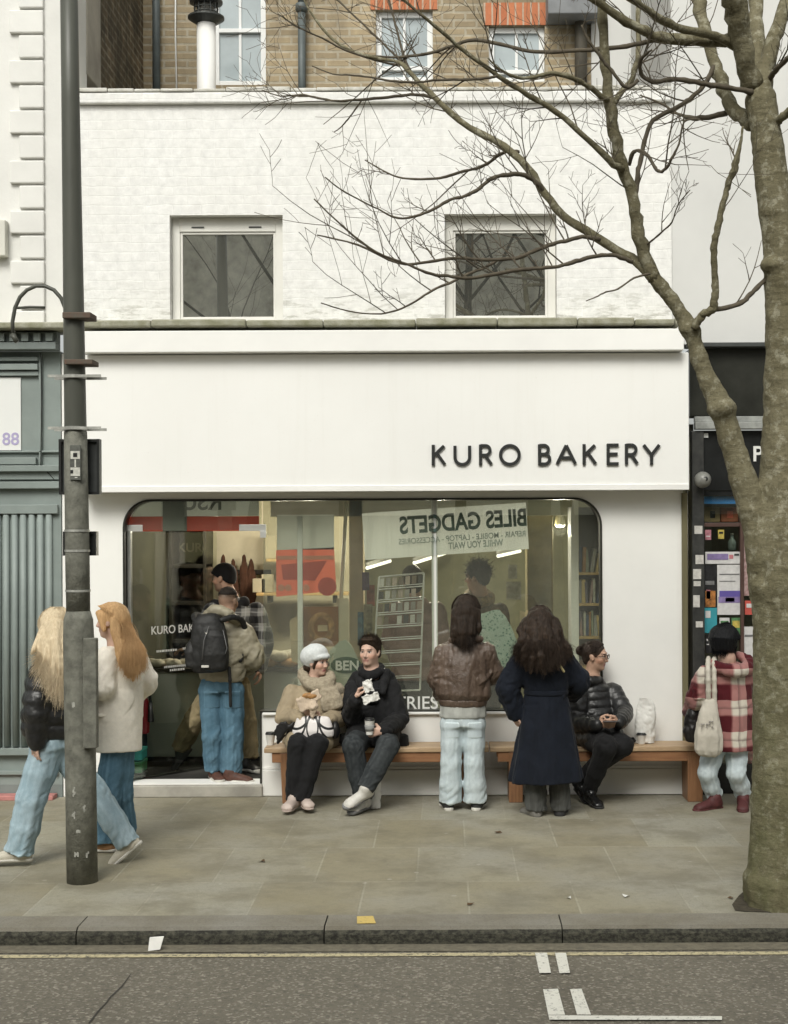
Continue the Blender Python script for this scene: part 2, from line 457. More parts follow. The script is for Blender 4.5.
# step and mat floor
MB().box(xpx(118), xpx(262), -.06, .22, .0, .092).build('door_step', M('step_stone', (.42, .40, .35), .85, var=.2, bscale=90), bak, bev=.008)
# glazing: transom over the door, three big panes, white bars
gy = .075
def zroof(x):   # top of opening at x
    l, r_, t_, rad = xpx(123) + .016, xpx(602) - .016, zpx(498) - .016, .209
    if x < l + rad: return t_ - rad + math.sqrt(max(0, rad ** 2 - (l + rad - x) ** 2))
    if x > r_ - rad: return t_ - rad + math.sqrt(max(0, rad ** 2 - (x - r_ + rad) ** 2))
    return t_
def pane(x0, x1, zb, name, par, y=gy):
    xs = [x0 + (x1 - x0) * i / 16 for i in range(17)]
    outl = [(x0, zb)] + [(x, zroof(x)) for x in xs] + [(x1, zb)]
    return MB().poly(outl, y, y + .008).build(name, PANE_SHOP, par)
ZB = zpx(711)
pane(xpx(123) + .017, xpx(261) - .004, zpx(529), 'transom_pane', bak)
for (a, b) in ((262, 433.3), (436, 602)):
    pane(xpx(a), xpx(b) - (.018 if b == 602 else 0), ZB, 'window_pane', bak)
for (px, w_, b0, t0) in ((300, .042, 711, 515), (434.5, .048, 711, 499)):
    x = xpx(px, .12); MB().box(x - w_ / 2, x + w_ / 2, .1, .14, zpx(b0), zpx(t0)).build('mullion', WHITE_P, bak, bev=.004)
# patch fittings of the glass door
PF = M('brushed_fitting', (.70, .70, .67), .35, metal=.3, var=.08)
for (a, b, c, d) in ((124, 141, 523.5, 530), (238, 265, 523.5, 530), (259, 265, 530, 537)):
    MB().box(xpx(a) , xpx(b), gy - .014, gy - .002, zpx(d), zpx(c)).build('patch_fitting', PF, bak, bev=.002)
MB().box(xpx(124) + .012, xpx(124) + .04, .06, .12, .1, zpx(529)).build('door_jamb', M('alu', (.42, .43, .40), .4, metal=.5), bak, bev=.002)
# open glass door leaf
hx = xpx(128); ang = R(52); ca, sa = math.cos(ang), math.sin(ang)
dl = MB(); W_ = .93; z0, z1 = .12, zpx(531)
def leaf(u, v, z): return Vector((hx + u * ca - v * sa, .10 + u * sa + v * ca, z))
dl.add([leaf(u, v, z) for u in (0, W_) for v in (0, .01) for z in (z0, z1)], [(0, 1, 3, 2), (4, 6, 7, 5), (0, 4, 5, 1), (2, 3, 7, 6), (0, 2, 6, 4), (1, 5, 7, 3)])
door = dl.build('door', glass_mat('door_glass', (.90, .92, .89), .05), bak)
LW = M('white_vinyl', (.78, .78, .74), .6, var=.03)
dx_ = Vector((ca, sa, 0))
for txt, z, hgt, u in (('KURO BAKERY', zpx(640) - .03, .07, .18), ('MON-FRI  8-4', zpx(662), .022, .24), ('SAT-SUN  9-4', zpx(680), .022, .26)):
    pass
text_mesh('door_lettering', 'KURO BAKERY', .066, LW, leaf(.20, -.004, 1.27), dx_, (0, 0, 1), door, .0006, .001)
hb = MB()
for (u0, u1, zz) in ((.26, .46, 1.12), (.54, .64, 1.125), (.34, .60, .985), (.40, .55, .955)):
    x = u0
    while x < u1:
        wd = rnd.uniform(.01, .022); k = leaf(x, -.004, zz); 
        hb.add([leaf(x, -.003, zz), leaf(x + wd, -.003, zz), leaf(x + wd, -.003, zz + .018), leaf(x, -.003, zz + .018)], [(0, 1, 2, 3)]); x += wd + .006
hb.build('small_print', LW, door)
MB().tube([leaf(W_ - .06, -.05, .95), leaf(W_ - .06, -.05, 1.35)], .012, 8).build('door_handle', BLACK_M, door)
# lettering on the glass
wl = bak
text_mesh('window_lettering', 'PASTRIES', .100, LW, (xpx(437.5, .07) , gy - .003, zpx(711) + .01), (1, 0, 0), (0, 0, 1), bak, .0005, .001, 'RIGHT')
# interior shell
IX0, IX1, IY1, IZ1 = xpx(114), 1.92, 4.6, 2.86
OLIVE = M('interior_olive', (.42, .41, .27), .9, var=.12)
CREAM = M('interior_cream', (.52, .47, .34), .9, var=.08)
MB().box(IX0 - .1, IX1 + .1, .222, IY1 + .1, -.05, .1).build('shop_floor', M('dark_mat', (.028, .027, .024), .9, var=.3, bscale=120, bstr=.4), bak)
MB().box(IX0 - .1, IX1 + .1, IY1, IY1 + .1, .102, IZ1).build('back_wall', OLIVE, bak)
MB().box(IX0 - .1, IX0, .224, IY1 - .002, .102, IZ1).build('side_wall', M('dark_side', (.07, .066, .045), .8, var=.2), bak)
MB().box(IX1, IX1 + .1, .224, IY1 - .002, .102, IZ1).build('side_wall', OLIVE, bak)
MB().box(IX0 - .1, IX1 + .1, .224, IY1 + .1, IZ1 + .002, IZ1 + .1).build('shop_ceiling', M('interior_ceiling', (.45, .44, .36), .9), bak)
MB().box(IX0 + .003, xpx(355, 2.6), 2.6, 2.68, .103, IZ1 - .003).build('partition', CREAM, bak)
MB().box(xpx(349, .9), xpx(363, .9), .9, 1.15, .103, IZ1 - .003).build('interior_column', M('tan_column', (.48, .40, .25), .85, var=.15), bak, bev=.006)
MB().box(xpx(527, 1.2), xpx(553, 1.2), 1.2, 1.5, .103, IZ1 - .003).build('interior_column', M('olive_column', (.26, .22, .12), .9, var=.3), bak, bev=.006)
MB().box(xpx(566, .5) + .05, xpx(566, .5) + .10, .45, .5, .103, IZ1 - .003).build('shelf_upright', WHITE_P, bak, bev=.004)
# strip of old timber and drainpipe at the right edge
MB().box(xpx(681.5), xpx(687), -.03, .05, .004, zpx(494)).build('edge_board', M('olive_timber', (.20, .18, .10), .85, scale=3, var=.3, stretch=(1, 1, .1)), bak, bev=.004)

# ------------------------------------------------------------------ tall houses behind the parapet
YB = 2.5
rear = thing('rear_brick_house', 'yellow stock brick house rising behind the white parapet with white sash windows', 'house', (0, YB, 4))
zt, zb_ = 8.4, zpx(95, YB) - .5
def xb(px): return xpx(px, YB)
def zb(py): return zpx(py, YB)
rw = [(215, 268, -40, 84), (378, 435, 10, 81), (491, 547, 26, 82)]
MB().poly([(xb(140), zb_), (xb(640), zb_), (xb(640), zt), (xb(140), zt)], YB, YB + .25,
          [[(xb(a), zb(d)), (xb(b), zb(d)), (xb(b), zb(c)), (xb(a), zb(c))] for a, b, c, d in rw]).build('wall', BRICK_Y, rear)
for a, b, c, d in rw:
    x0, x1, z0, z1 = xb(a), xb(b), zb(d), zb(c); f = MB(); y = YB + .05; t = .055
    f.box(x0, x0 + t, y, y + .08, z0, z1); f.box(x1 - t, x1, y, y + .08, z0, z1); f.box(x0 + t, x1 - t, y, y + .08, z1 - t, z1); f.box(x0 + t, x1 - t, y, y + .08, z0, z0 + t)
    xm = (x0 + x1) / 2; f.box(xm - .014, xm + .014, y + .01, y + .06, z0 + t, z1 - t)
    zm = zb(28) if a == 215 else z0 + (z1 - z0) * .2
    f.box(x0 + t, x1 - t, y - .01, y + .07, zm - .02, zm + .02)
    fo = f.build('window', M('sash_white', (.80, .81, .80), .45, var=.04), rear, bev=.004)
    MB().box(x0 + t, x1 - t, y + .03, y + .036, z0 + t, z1 - t).build('pane', PANE_SKY, fo)
    if c > 0: MB().box(x0 - .05, x1 + .05, YB - .012, YB + .05, z1 + .003, z1 + .22).build('brick_arch', BRICK_O, rear)
def dpipe(px, w_, Y=YB - .08, nm='drainpipe', mat=PIPE_G, top=8.):
    x = xpx(px, Y); mb = MB().tube([(x, Y, zb_), (x, Y, top)], w_ / 2, 12)
    return mb
dpipe(158.5, .075).build('drainpipe', PIPE_G, rear, True)
m_ = dpipe(304, .075, top=zb(13)); x = xpx(304, YB - .08)
m_.lathe((x, YB - .08, zb(13)), [(.04, -.02), (.06, 0), (.06, .06), (.045, .07)]); m_.tube([(x, YB - .08, zb(13)), (x, YB - .08, 8)], .036, 10)
m_.build('drainpipe', PIPE_G, rear, True)
dpipe(583, .12).build('drainpipe', M('brown_pipe', (.10, .09, .07), .6, var=.3), rear, True)
MB().tube([(xb(180), YB - .02, zb_), (xb(178), YB - .02, zb(30)), (xb(179), YB - .02, 8)], .008, 6).build('cable', WHITE_P, rear, True)
MB().box(xb(548), xb(598), YB - .32, YB - .002, zb(26), zb(26) + .35).build('lead_gutter', M('lead_grey', (.23, .24, .25), .6, var=.15), rear, bev=.01)
MB().box(xb(593), xb(690), YB - .05, YB - .003, zb_, 8).build('white_wall', GREYWALL, rear)
# sooty flank on the left
MB().box(xpx(80) - .25, xpx(80) - .002 + .0, .75, YB - .003, zb_, 8).build('flank_wall', BRICK_D, rear)
MB().box(xpx(80) - .25, xpx(80) + .006, .28, .747, zb_, 8).build('concrete_pier', CONCRETE, rear, bev=.01)
# flue
fx = xpx(208.5, 1.6)
flue = thing('flue_pipe', 'white flue pipe with dark louvred cowl rising behind the parapet', 'flue', (fx, 1.6, 5.2))
MB().tube([(fx, 1.6, 5.2), (fx, 1.6, zpx(18, 1.6))], .085, 20).build('pipe', WHITE_P, flue, True)
c = MB(); z = zpx(20, 1.6)
c.lathe((fx, 1.6, z), [(.088, -.03), (.165, .02), (.165, .035), (.09, .045)], 26); c.lathe((fx, 1.6, z + .15), [(.09, 0), (.15, .012), (.15, .03), (.10, .07), (.09, .10)], 26)
for k in range(12): c.tube([(fx + .105 * math.cos(k * math.pi / 6), 1.6 + .105 * math.sin(k * math.pi / 6), z + .03), (fx + .105 * math.cos(k * math.pi / 6), 1.6 + .105 * math.sin(k * math.pi / 6), z + .16)], .007, 5)
for q in (.07, .11): c.tube([(fx + .107 * math.cos(a * math.pi / 10), 1.6 + .107 * math.sin(a * math.pi / 10), z + q) for a in range(21)], .006, 5)
MB().tube([(fx, 1.6, z + .03), (fx, 1.6, z + .16)], .07, 16).build('cowl_core', M('cowl_core', (.30, .29, .26), .6, var=.3), flue, True)
c.build('cowl', M('cowl_metal', (.10, .105, .10), .45, metal=.4, var=.3), flue, False)

# ------------------------------------------------------------------ left neighbour
lft = thing('grey_shopfront_building', 'white quoined house over a grey green shopfront with fluted panel', 'shop building', (-4, 0, 0))
LX0, LX1 = -7.5, XL - .004
MB().box(LX0, LX1, .0, .3, zpx(328), 8.2).build('upper_wall', M('old_white_render', (.76, .755, .72), .8, scale=1.5, var=.07, bscale=30, bstr=.35, bdist=.006), lft)
q = MB()
for k in range(-3, 13):
    y1, y0 = 9 + 25 * k, 9 + 25 * (k + 1)
    a = 12.5 if k % 2 == 0 else 22
    q.box(xpx(a), xpx(46.5), -.035, -.001, zpx(y0) + .014, zpx(y1) - .004)
q.build('quoins', M('quoin_paint', (.76, .755, .72), .75, scale=3, var=.06), lft, bev=.010)
ab = MB().box(xpx(-6), xpx(10), -.09, -.002, zpx(256), zpx(220)).build('alarm_box', M('alarm_case', (.66, .65, .58), .5, var=.08), lft, bev=.008)
MB().box(LX0, LX1 - .0, -.26, -.002, zpx(331), zpx(325)).build('ledge', MOSS, lft, bev=.012)
GX1 = xpx(62)
YG = -.02
de = MB().box(LX0, GX1, YG - .14, YG, zpx(350), zpx(343)).box(LX0, GX1, YG - .10, YG, zpx(343), zpx(332)).build('cornice', GREEN_D, lft, bev=.004)
dn = MB(); x = LX0
while x < GX1 - .06:
    dn.box(x, x + .055, YG - .14, YG - .102, zpx(342), zpx(334)); x += .095
dn.build('dentils', GREEN_G, lft, bev=.003)
fa = MB().box(LX0, GX1, YG, .25, zpx(455), zpx(350)).build('fascia', GREEN_G, lft)
# framed sign
fm = MB(); sx1 = xpx(41)
for (y1, y0, d) in ((356, 360, .05), (363, 369, .06), (370, 374.5, .035)): fm.box(LX0, sx1, YG - d, YG - .001, zpx(y0), zpx(y1))
fm.box(LX0, sx1 - .02, YG - .05, YG - .001, zpx(463), zpx(456)); fm.box(LX0, sx1 + .16, YG - .03, YG - .001, zpx(451), zpx(449.2))
fm.box(sx1, sx1 + .02, YG - .03, YG - .001, zpx(463), zpx(353))
fm.build('sign_frame', GREEN_G, lft, bev=.004)
MB().box(LX0, xpx(22.5), YG - .012, YG - .001, zpx(448.5), zpx(376)).build('sign_panel', SIGNW, lft)
text_mesh('sign_number', '88', .096, LILAC, (xpx(21), YG - .014, zpx(443)), (1, 0, 0), (0, 0, 1), lft, .0008, .002, 'RIGHT')
lc = MB().box(LX0, GX1, YG - .07, YG - .001, zpx(470), zpx(464)).box(LX0, GX1, YG - .03, YG - .001, zpx(478), zpx(470)).box(LX0, GX1, YG - .055, YG - .001, zpx(487), zpx(480)).build('lower_cornice', GREEN_G, lft, bev=.004)
MB().box(LX0, GX1, YG, .25, .1, zpx(455) - .002).build('shopfront_frame', GREEN_G, lft)
fl = MB(); x = GX1 - .06; 
while x > LX0:
    pts = [(x - .034, zpx(744)), (x - .034, zpx(513))]
    fl.tube([(x - .034, YG - .012, zpx(744)), (x - .034, YG - .012, zpx(513))], .026, 8); x -= .068
fl.build('fluted_panel', GREEN_G, lft, True)
MB().box(LX0, GX1 - .02, YG - .04, YG - .001, zpx(512), zpx(503)).box(LX0, GX1 - .01, YG - .06, YG - .001, zpx(752), zpx(745)).box(LX0, GX1 - .03, YG - .03, YG - .001, zpx(772), zpx(768)).build('rail', GREEN_G, lft, bev=.004)
MB().box(LX0, GX1, YG + .001, .24, .0, .099).build('plinth', GREEN_D, lft)
MB().box(LX0, xpx(57), YG - .14, YG - .003, .0, .035).build('red_tile_step', M('pink_tile', (.50, .22, .20), .7, var=.25), lft, bev=.004)
MB().box(GX1 + .004, SX0 - .003, -.012, .1, .0, zpx(352)).build('party_pilaster', WHITE_R, lft, bev=.006)
MB().tube([(sx1 + .02, YG - .034, zpx(352)), (sx1 + .025, YG - .034, zpx(400)), (sx1 + .015, YG - .034, zpx(463)), (sx1 + .12, YG - .03, zpx(478))], .004, 5).build('cable', BLACK_M, lft)

# ------------------------------------------------------------------ right neighbour
rgt = thing('black_shopfront_building', 'pale rendered house over a black shopfront with a sign and window full of posters', 'shop building', (3.5, 0, 0))
RX1 = 7.5
MB().box(XR + .004, RX1, .02, .3, zpx(345), 8.2).build('upper_wall', GREYWALL, rgt)
MB().box(XR + .004, XR + .25, .302, 6, 5, 8.2).build('flank_wall', GREYWALL, rgt)
GB = M('gloss_black', (.020, .021, .021), .22, scale=4, var=.3, bstr=.03)
MB().box(xpx(686), RX1, -.12, .018, zpx(350), zpx(345.5)).build('head_ledge', DARKGREY, rgt, bev=.006)
MB().box(xpx(690), RX1, -.02, .25, zpx(417), zpx(350.3)).build('blind_box', M('dark_olive_glass', (.035, .036, .030), .25, scale=2, var=.4, bstr=.04), rgt)
MB().box(xpx(694), RX1, -.09, -.003, zpx(431), zpx(424)).box(xpx(694), RX1, -.05, -.003, zpx(424) + .002, zpx(418)).build('moulding', M('grey_moulding', (.33, .34, .32), .6, scale=8, var=.3), rgt, bev=.005)
sg = MB().box(xpx(690), RX1, -.02, .2, zpx(492), zpx(432)).build('sign_board', GB, rgt, bev=.004)
text_mesh('sign_lettering', 'PO', .118, M('sign_white_letter', (.75, .75, .72), .5, var=.03), (xpx(752), -.024, zpx(462.5)), (1, 0, 0), (0, 0, 1), sg, .002, .003)
MB().box(xpx(697), xpx(708), -.026, -.021, zpx(439), zpx(434.5)).build('sign_label', SIGNW, sg)
MB().box(xpx(691), xpx(703), -.06, .2, .004, zpx(432.5)).build('pilaster', M('chipped_black', (.018, .019, .019), .5, col2=(.05, .05, .045), scale=14, bscale=90), rgt, bev=.006)
MB().box(xpx(703), RX1, -.01, .2, .004, .24).build('stall_riser', GB, rgt)
MB().box(xpx(703.5), RX1, .02, .028, .243, zpx(495)).build('window_pane', glass_mat('kiosk_glass', (.92, .94, .9), .05), rgt)
MB().box(xpx(740), xpx(743.5), -.01, .08, .243, zpx(495)).build('window_bar', M('brown_bar', (.09, .05, .04), .5), rgt, bev=.004)
MB().box(xpx(703.5), xpx(739.8), -.008, .03, zpx(528), zpx(524)).build('window_bar', M('brown_bar', (.09, .05, .04), .5), rgt, bev=.003)
MB().box(xpx(690), RX1, 1.6, 1.65, .0, 3.).build('back_wall', M('dim_shop', (.16, .15, .12), .9, var=.3), rgt)
MB().box(xpx(703.5), RX1, -.012, .018, zpx(497), zpx(492.3)).build('window_head', GB, rgt)
MB().box(xpx(703.8), xpx(737), .03, .05, zpx(505), zpx(497.5)).build('blue_banner', M('blue_print', (.03, .22, .62), .5, var=.1), rgt)
# stickers on the pilaster
for (a, b, c, d) in ((693, 701, 527, 535), (694, 702, 556, 565), (691.5, 699.5, 570, 580), (692, 699, 582, 587), (691.5, 698, 596, 608), (694, 701, 622, 628)):
    MB().box(xpx(a), xpx(b), -.066, -.061, zpx(d), zpx(c)).build('sticker', M('sticker_paper', (.60, .58, .54), .6, scale=30, var=.2), rgt)
# dome camera
cx_, cz_ = xpx(703, -.15), zpx(481, -.15)
cc = thing('security_camera', 'round grey security camera on the black pilaster under the sign board', 'camera', (cx_, -.15, cz_))
m_ = MB().lathe((cx_, -.16, cz_), [(.002, -.065), (.03, -.058), (.05, -.04), (.064, -.01), (.066, .015), (.055, .04), (.03, .06)], 20, 'Y').build('housing', M('camera_shell', (.22, .22, .20), .35, var=.15), cc, True)
MB().lathe((cx_ + .01, -.222, cz_ + .005), [(.018, 0), (.02, .012), (.014, .02)], 14, 'Y').build('lens', BLACK_M, cc, True)
MB().box(cx_ - .03, cx_ + .03, -.115, -.061, cz_ - .02, cz_ + .02).build('bracket', BLACK_M, cc, bev=.004)

# ------------------------------------------------------------------ ground, kerb, road
ZR = -.085
YK = ground(0, 930).y
kb = 0.26
def flags_mat():
    m, t, b = nodes('stone_flags')
    tc = N(t, 'TexCoord'); mp = N(t, 'Mapping'); mp.inputs['Location'].default_value = (.18, .05, 0)
    t.links.new(tc.outputs['Object'], mp.inputs[0])
    def br(c1, c2, mo):
        n = N(t, 'TexBrick'); n.inputs['Scale'].default_value = 1; n.inputs['Brick Width'].default_value = .61; n.inputs['Row Height'].default_value = .93
        n.offset = .5; n.inputs['Mortar Size'].default_value = .007; n.inputs['Mortar Smooth'].default_value = .3
        n.inputs['Color1'].default_value = rgb(c1); n.inputs['Color2'].default_value = rgb(c2); n.inputs['Mortar'].default_value = rgb(mo)
        t.links.new(mp.outputs[0], n.inputs['Vector']); return n
    n = br((.325, .307, .232), (.262, .232, .152), (.36, .335, .25))
    v = coords(t)
    c = mixc(t, math_(t, 'MULTIPLY', noisef(t, v, .9, 4, .6, .40, .62), .5), n.outputs['Color'], (.31, .305, .275))
    c = mixc(t, math_(t, 'MULTIPLY', noisef(t, v, 2.3, 6, .7, .46, .62), .62), c, (.165, .148, .10))
    c = mixc(t, math_(t, 'MULTIPLY', noisef(t, v, 110, 3, .7, .45, .7), .40), c, (.13, .12, .095)); c = mixc(t, math_(t, 'MULTIPLY', noisef(t, v, 24, 5, .75, .50, .66), .35), c, (.17, .155, .115))
    # chewing gum spots
    vo = N(t, 'TexVoronoi'); vo.inputs['Scale'].default_value = 4.5; t.links.new(v, vo.inputs['Vector'])
    sp = N(t, 'MapRange'); sp.inputs['From Min'].default_value = .085; sp.inputs['From Max'].default_value = .06
    t.links.new(vo.outputs['Distance'], sp.inputs['Value'])
    c = mixc(t, math_(t, 'MULTIPLY', sp.outputs[0], math_(t, 'MULTIPLY', noisef(t, v, 3.1, 2, .5, .40, .55), .55)), c, (.40, .38, .33))
    t.links.new(c, b.inputs['Base Color'])
    r = N(t, 'MapRange'); r.inputs['To Min'].default_value = .62; r.inputs['To Max'].default_value = .88
    t.links.new(noisef(t, v, 1.5, 5, .6, .35, .65), r.inputs['Value']); t.links.new(r.outputs[0], b.inputs['Roughness'])
    h = math_(t, 'ADD', math_(t, 'SUBTRACT', 1.0, n.outputs['Fac']), math_(t, 'MULTIPLY', noisef(t, v, 60, 6, .7, 0, 1), .5))
    bump(t, b, h, .5, .006)
    return m
def asphalt():
    m, t, b = nodes('asphalt'); v = coords(t)
    vo = N(t, 'TexVoronoi'); vo.inputs['Scale'].default_value = 75; t.links.new(v, vo.inputs['Vector'])
    s = N(t, 'SeparateXYZ'); t.links.new(vo.outputs['Color'], s.inputs[0])
    g = N(t, 'MapRange'); g.inputs['From Min'].default_value = .72; g.inputs['From Max'].default_value = 1.0; t.links.new(s.outputs[0], g.inputs['Value'])
    c = mixc(t, noisef(t, v, 1.1, 5, .6, .3, .7), (.122, .109, .083), (.168, .152, .118))
    c = mixc(t, math_(t, 'MULTIPLY', g.outputs[0], .75), c, (.36, .335, .275))
    c = mixc(t, math_(t, 'MULTIPLY', noisef(t, v, 40, 4, .7, .5, .7), .6), c, (.05, .046, .037))
    vo2 = N(t, 'TexVoronoi'); vo2.inputs['Scale'].default_value = 9; t.links.new(v, vo2.inputs['Vector'])
    sp = N(t, 'MapRange'); sp.inputs['From Min'].default_value = .09; sp.inputs['From Max'].default_value = .05; t.links.new(vo2.outputs['Distance'], sp.inputs['Value'])
    c = mixc(t, math_(t, 'MULTIPLY', sp.outputs[0], math_(t, 'MULTIPLY', noisef(t, v, 2.7, 2, .5, .5, .6), .5)), c, (.34, .32, .27))
    t.links.new(c, b.inputs['Base Color']); b.inputs['Roughness'].default_value = .85
    bump(t, b, math_(t, 'ADD', vo.outputs['Distance'], noisef(t, v, 130, 3, .6, 0, 1)), .5, .006)
    return m
def kerb_mat():
    m, t, b = nodes('granite_kerb'); v = coords(t)
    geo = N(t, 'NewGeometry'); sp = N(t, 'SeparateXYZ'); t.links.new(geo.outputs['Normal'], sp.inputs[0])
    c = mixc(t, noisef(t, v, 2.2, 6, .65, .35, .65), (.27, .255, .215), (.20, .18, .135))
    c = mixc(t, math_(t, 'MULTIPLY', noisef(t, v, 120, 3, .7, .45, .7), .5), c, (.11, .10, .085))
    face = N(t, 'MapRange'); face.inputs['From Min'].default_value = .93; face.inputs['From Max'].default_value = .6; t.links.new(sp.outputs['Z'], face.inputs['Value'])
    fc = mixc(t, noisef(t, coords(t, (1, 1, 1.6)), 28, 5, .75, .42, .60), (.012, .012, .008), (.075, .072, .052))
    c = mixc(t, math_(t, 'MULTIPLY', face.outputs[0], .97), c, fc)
    t.links.new(c, b.inputs['Base Color']); b.inputs['Roughness'].default_value = .85
    bump(t, b, noisef(t, v, 35, 6, .75, 0, 1), .8, .012)
    return m
def sheet(name, x0, x1, y0, y1, z, mat):
    o = MB().add([(x0, y0, z), (x1, y0, z), (x1, y1, z), (x0, y1, z)], [(0, 1, 2, 3)]).build(name, mat)
    return tag(o, kind='structure')
sheet('ground', -150, 150, -150, 150, ZR - .02, M('far_ground', (.12, .11, .09), .9))
ASPH = asphalt()
sheet('road', -60, 60, -12.2, YK + .01, ZR, ASPH)
FL = flags_mat()
sheet('pavement', -60, 60, YK + kb - .003, .3, 0, FL)
tag(MB().box(-60, 60, -16.2, -12.25, ZR - .2, .02).build('opposite_pavement', FL), kind='structure')
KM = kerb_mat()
jx = [ground(71, 935).x, ground(323, 932).x, ground(563, 930).x]
xs = [-60, jx[0] - 3.9, jx[0] - 1.95] + [jx[0], jx[1], jx[2], jx[2] + 1.9, jx[2] + 3.8, 60]
for i in range(len(xs) - 1):
    dyy = rnd.uniform(-.006, .006); dz = rnd.uniform(-.003, .003)
    kme = MB(); a, b_ = xs[i] + .0035, xs[i + 1] - .0035; nseg = max(4, int(min(40, (b_ - a) / .06)))
    # slightly worn front edge
    for k in range(nseg + 1):
        x = a + (b_ - a) * k / nseg; e = rnd.uniform(-.005, .005)
        kme.v += [Vector((x, YK + dyy - .004, ZR - .1)), Vector((x, YK + dyy + e * .6 - .002, -.032 + dz)), Vector((x, YK + dyy + .010 + e, -.012 + dz)), Vector((x, YK + dyy + .034 + e, .003 + dz)), Vector((x, YK + kb, .003 + dz * .3)), Vector((x, YK + kb, -.2))]
    for k in range(nseg):
        p = k * 6
        for j in range(5): kme.f.append((p + j, p + j + 1, p + j + 7, p + j + 6))
    kme.f += [tuple(range(6)), tuple(nseg * 6 + j for j in reversed(range(6)))]
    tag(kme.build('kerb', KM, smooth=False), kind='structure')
# soil round the tree with a few dead leaves beside it
tag(MB().add([ground(x, y) + Vector((0, 0, .004)) for x, y in ((732, 905), (739, 896), (745, 891), (800, 891), (830, 900), (830, 911), (790, 913.5), (744, 912), (735, 911))], [tuple(range(9))]).build('tree_pit', M('pit_soil', (.040, .033, .022), .95, col2=(.085, .072, .048), scale=30, bscale=90, bstr=.9, bdist=.012)), kind='structure')
for k, (px, py, c, lb) in enumerate(((569, 899, 'scrap', 'small white scrap on the pavement near the kerb, in front of the navy coat'), (626, 897, 'scrap', 'tiny white scrap on the pavement near the kerb, below the seated woman'), (498, 833, 'leaf', 'dark dead leaf on the pavement in front of the two standing women'), (731, 899, 'leaf', 'dead leaf in the soil at the foot of the tree'), (470, 905, 'leaf', 'small brown leaf on the pavement by the kerb edge'), (262, 862, 'leaf', 'curled brown leaf on the pavement right of the lamp post'))):
    g_ = ground(px, py); s_ = .022 + .006 * (k % 3); lf = MB(); a_ = k * 1.3
    P_ = [Vector((g_.x + s_ * math.cos(a_ + t_) * (1 if j % 2 else .55), g_.y + s_ * math.sin(a_ + t_) * (1 if j % 2 else .55), .006 + (.008 if j in (1, 4) else 0))) for j, t_ in enumerate((0, 1.05, 2.1, 3.14, 4.2, 5.2))]
    lf.add(P_ + [Vector((g_.x, g_.y, .012))], [(i, (i + 1) % 6, 6) for i in range(6)])
    tag(lf.build('dead_leaf' if c == 'leaf' else 'paper_scrap', M('leaf_brown', (.10, .06, .03), .8) if c == 'leaf' else M('scrap_white', (.7, .7, .66), .8)), lb, 'leaf' if c == 'leaf' else 'litter')
# gutter grime and painted lines
def paint(name, col, worn=.5):
    m, t, b = nodes(name); v = coords(t)
    c = mixc(t, noisef(t, v, 45, 5, .75, worn, worn + .12), col, (.10, .093, .078))
    t.links.new(c, b.inputs['Base Color']); b.inputs['Roughness'].default_value = .75
    bump(t, b, noisef(t, v, 110, 4, .7, 0, 1), .4, .004)
    return m
YLW = paint('worn_yellow_line', (.50, .44, .27), .50); WHT = paint('worn_white_line', (.68, .67, .60), .56)
yl = ground(445, 955.2, ZR).y
sheet('yellow_line', -60, 60, yl - .026, yl + .026, ZR + .004, YLW)
sheet('gutter', -60, 60, yl + .06, YK - .004, ZR + .004, M('gutter_grit', (.11, .10, .075), .95, col2=(.20, .18, .13), scale=30, bscale=120, bstr=.5))
def quad(name, pts, mat, z=ZR):
    o = MB().add([ground(p[0], p[1], z) + Vector((0, 0, .004)) for p in pts], [tuple(range(len(pts)))]).build(name, mat)
    return tag(o, kind='structure')
for pts in ([(535, 953.5), (547, 953.5), (551, 973.5), (539.5, 974)], [(555, 953.5), (566, 953.5), (570, 973.5), (559.5, 974)],
            [(543, 990), (558, 989.5), (565, 1015.6), (548.3, 1015.6)], [(570, 990), (581.5, 989.5), (591, 1015.4), (577, 1015.4)], [(548.4, 1016), (722, 1017), (722, 1020.8), (549.4, 1020.5)]):
    quad('road_marking', pts[::-1], WHT, ZR + .0045)
quad('yellow_paint_patch', [(357, 924.3), (376, 924), (373, 916.5), (357, 917)], paint('yellow_patch', (.58, .43, .13), .55), .0045)
# asphalt repair strip along a crack
tag(MB().add([ground(*p, ZR) + Vector((0, 0, .0035)) for p in ((88, 1024), (97, 1012), (106, 1003), (109, 998), (121, 987), (131, 974), (131.5, 974), (122, 987.6), (110.2, 998.6), (107, 1003.4), (98.4, 1012.5), (90, 1024))], [(0, 1, 10, 11), (1, 2, 9, 10), (2, 3, 8, 9), (3, 4, 7, 8), (4, 5, 6, 7)]).build('road_crack', M('crack_tar', (.055, .05, .042), .9)), kind='structure')

# ------------------------------------------------------------------ the other side of the street (seen mirrored in the glass)
YO = -16.2; s_o = F / (2 * D0 + (-YO - D0))
so = F / (D0 - YO)
def xo(px): return (px - CX) / so
def zo(py): return CH - (py - CY) / so
opp = thing('opposite_terrace', 'brown brick terrace with shops across the street, seen only mirrored in the glass', 'building', (0, YO, 0))
MB().box(-14, 14, YO - .5, YO, 3.4, 8.7).build('upper_wall', M('opp_brick', (.74, .72, .62), .9, scale=4, var=.3), opp)
for k in range(-6, 7):
    for zz in (4.2,):
        f = MB().box(k * 2.1 - .5, k * 2.1 + .5, YO - .02, YO + .06, zz, zz + 1.7).build('window', M('opp_sash', (.5, .5, .46), .6), opp)
        MB().box(k * 2.1 - .44, k * 2.1 + .44, YO + .062, YO + .07, zz + .06, zz + 1.64).build('pane', M('opp_pane', (.06, .065, .06), .2), f)
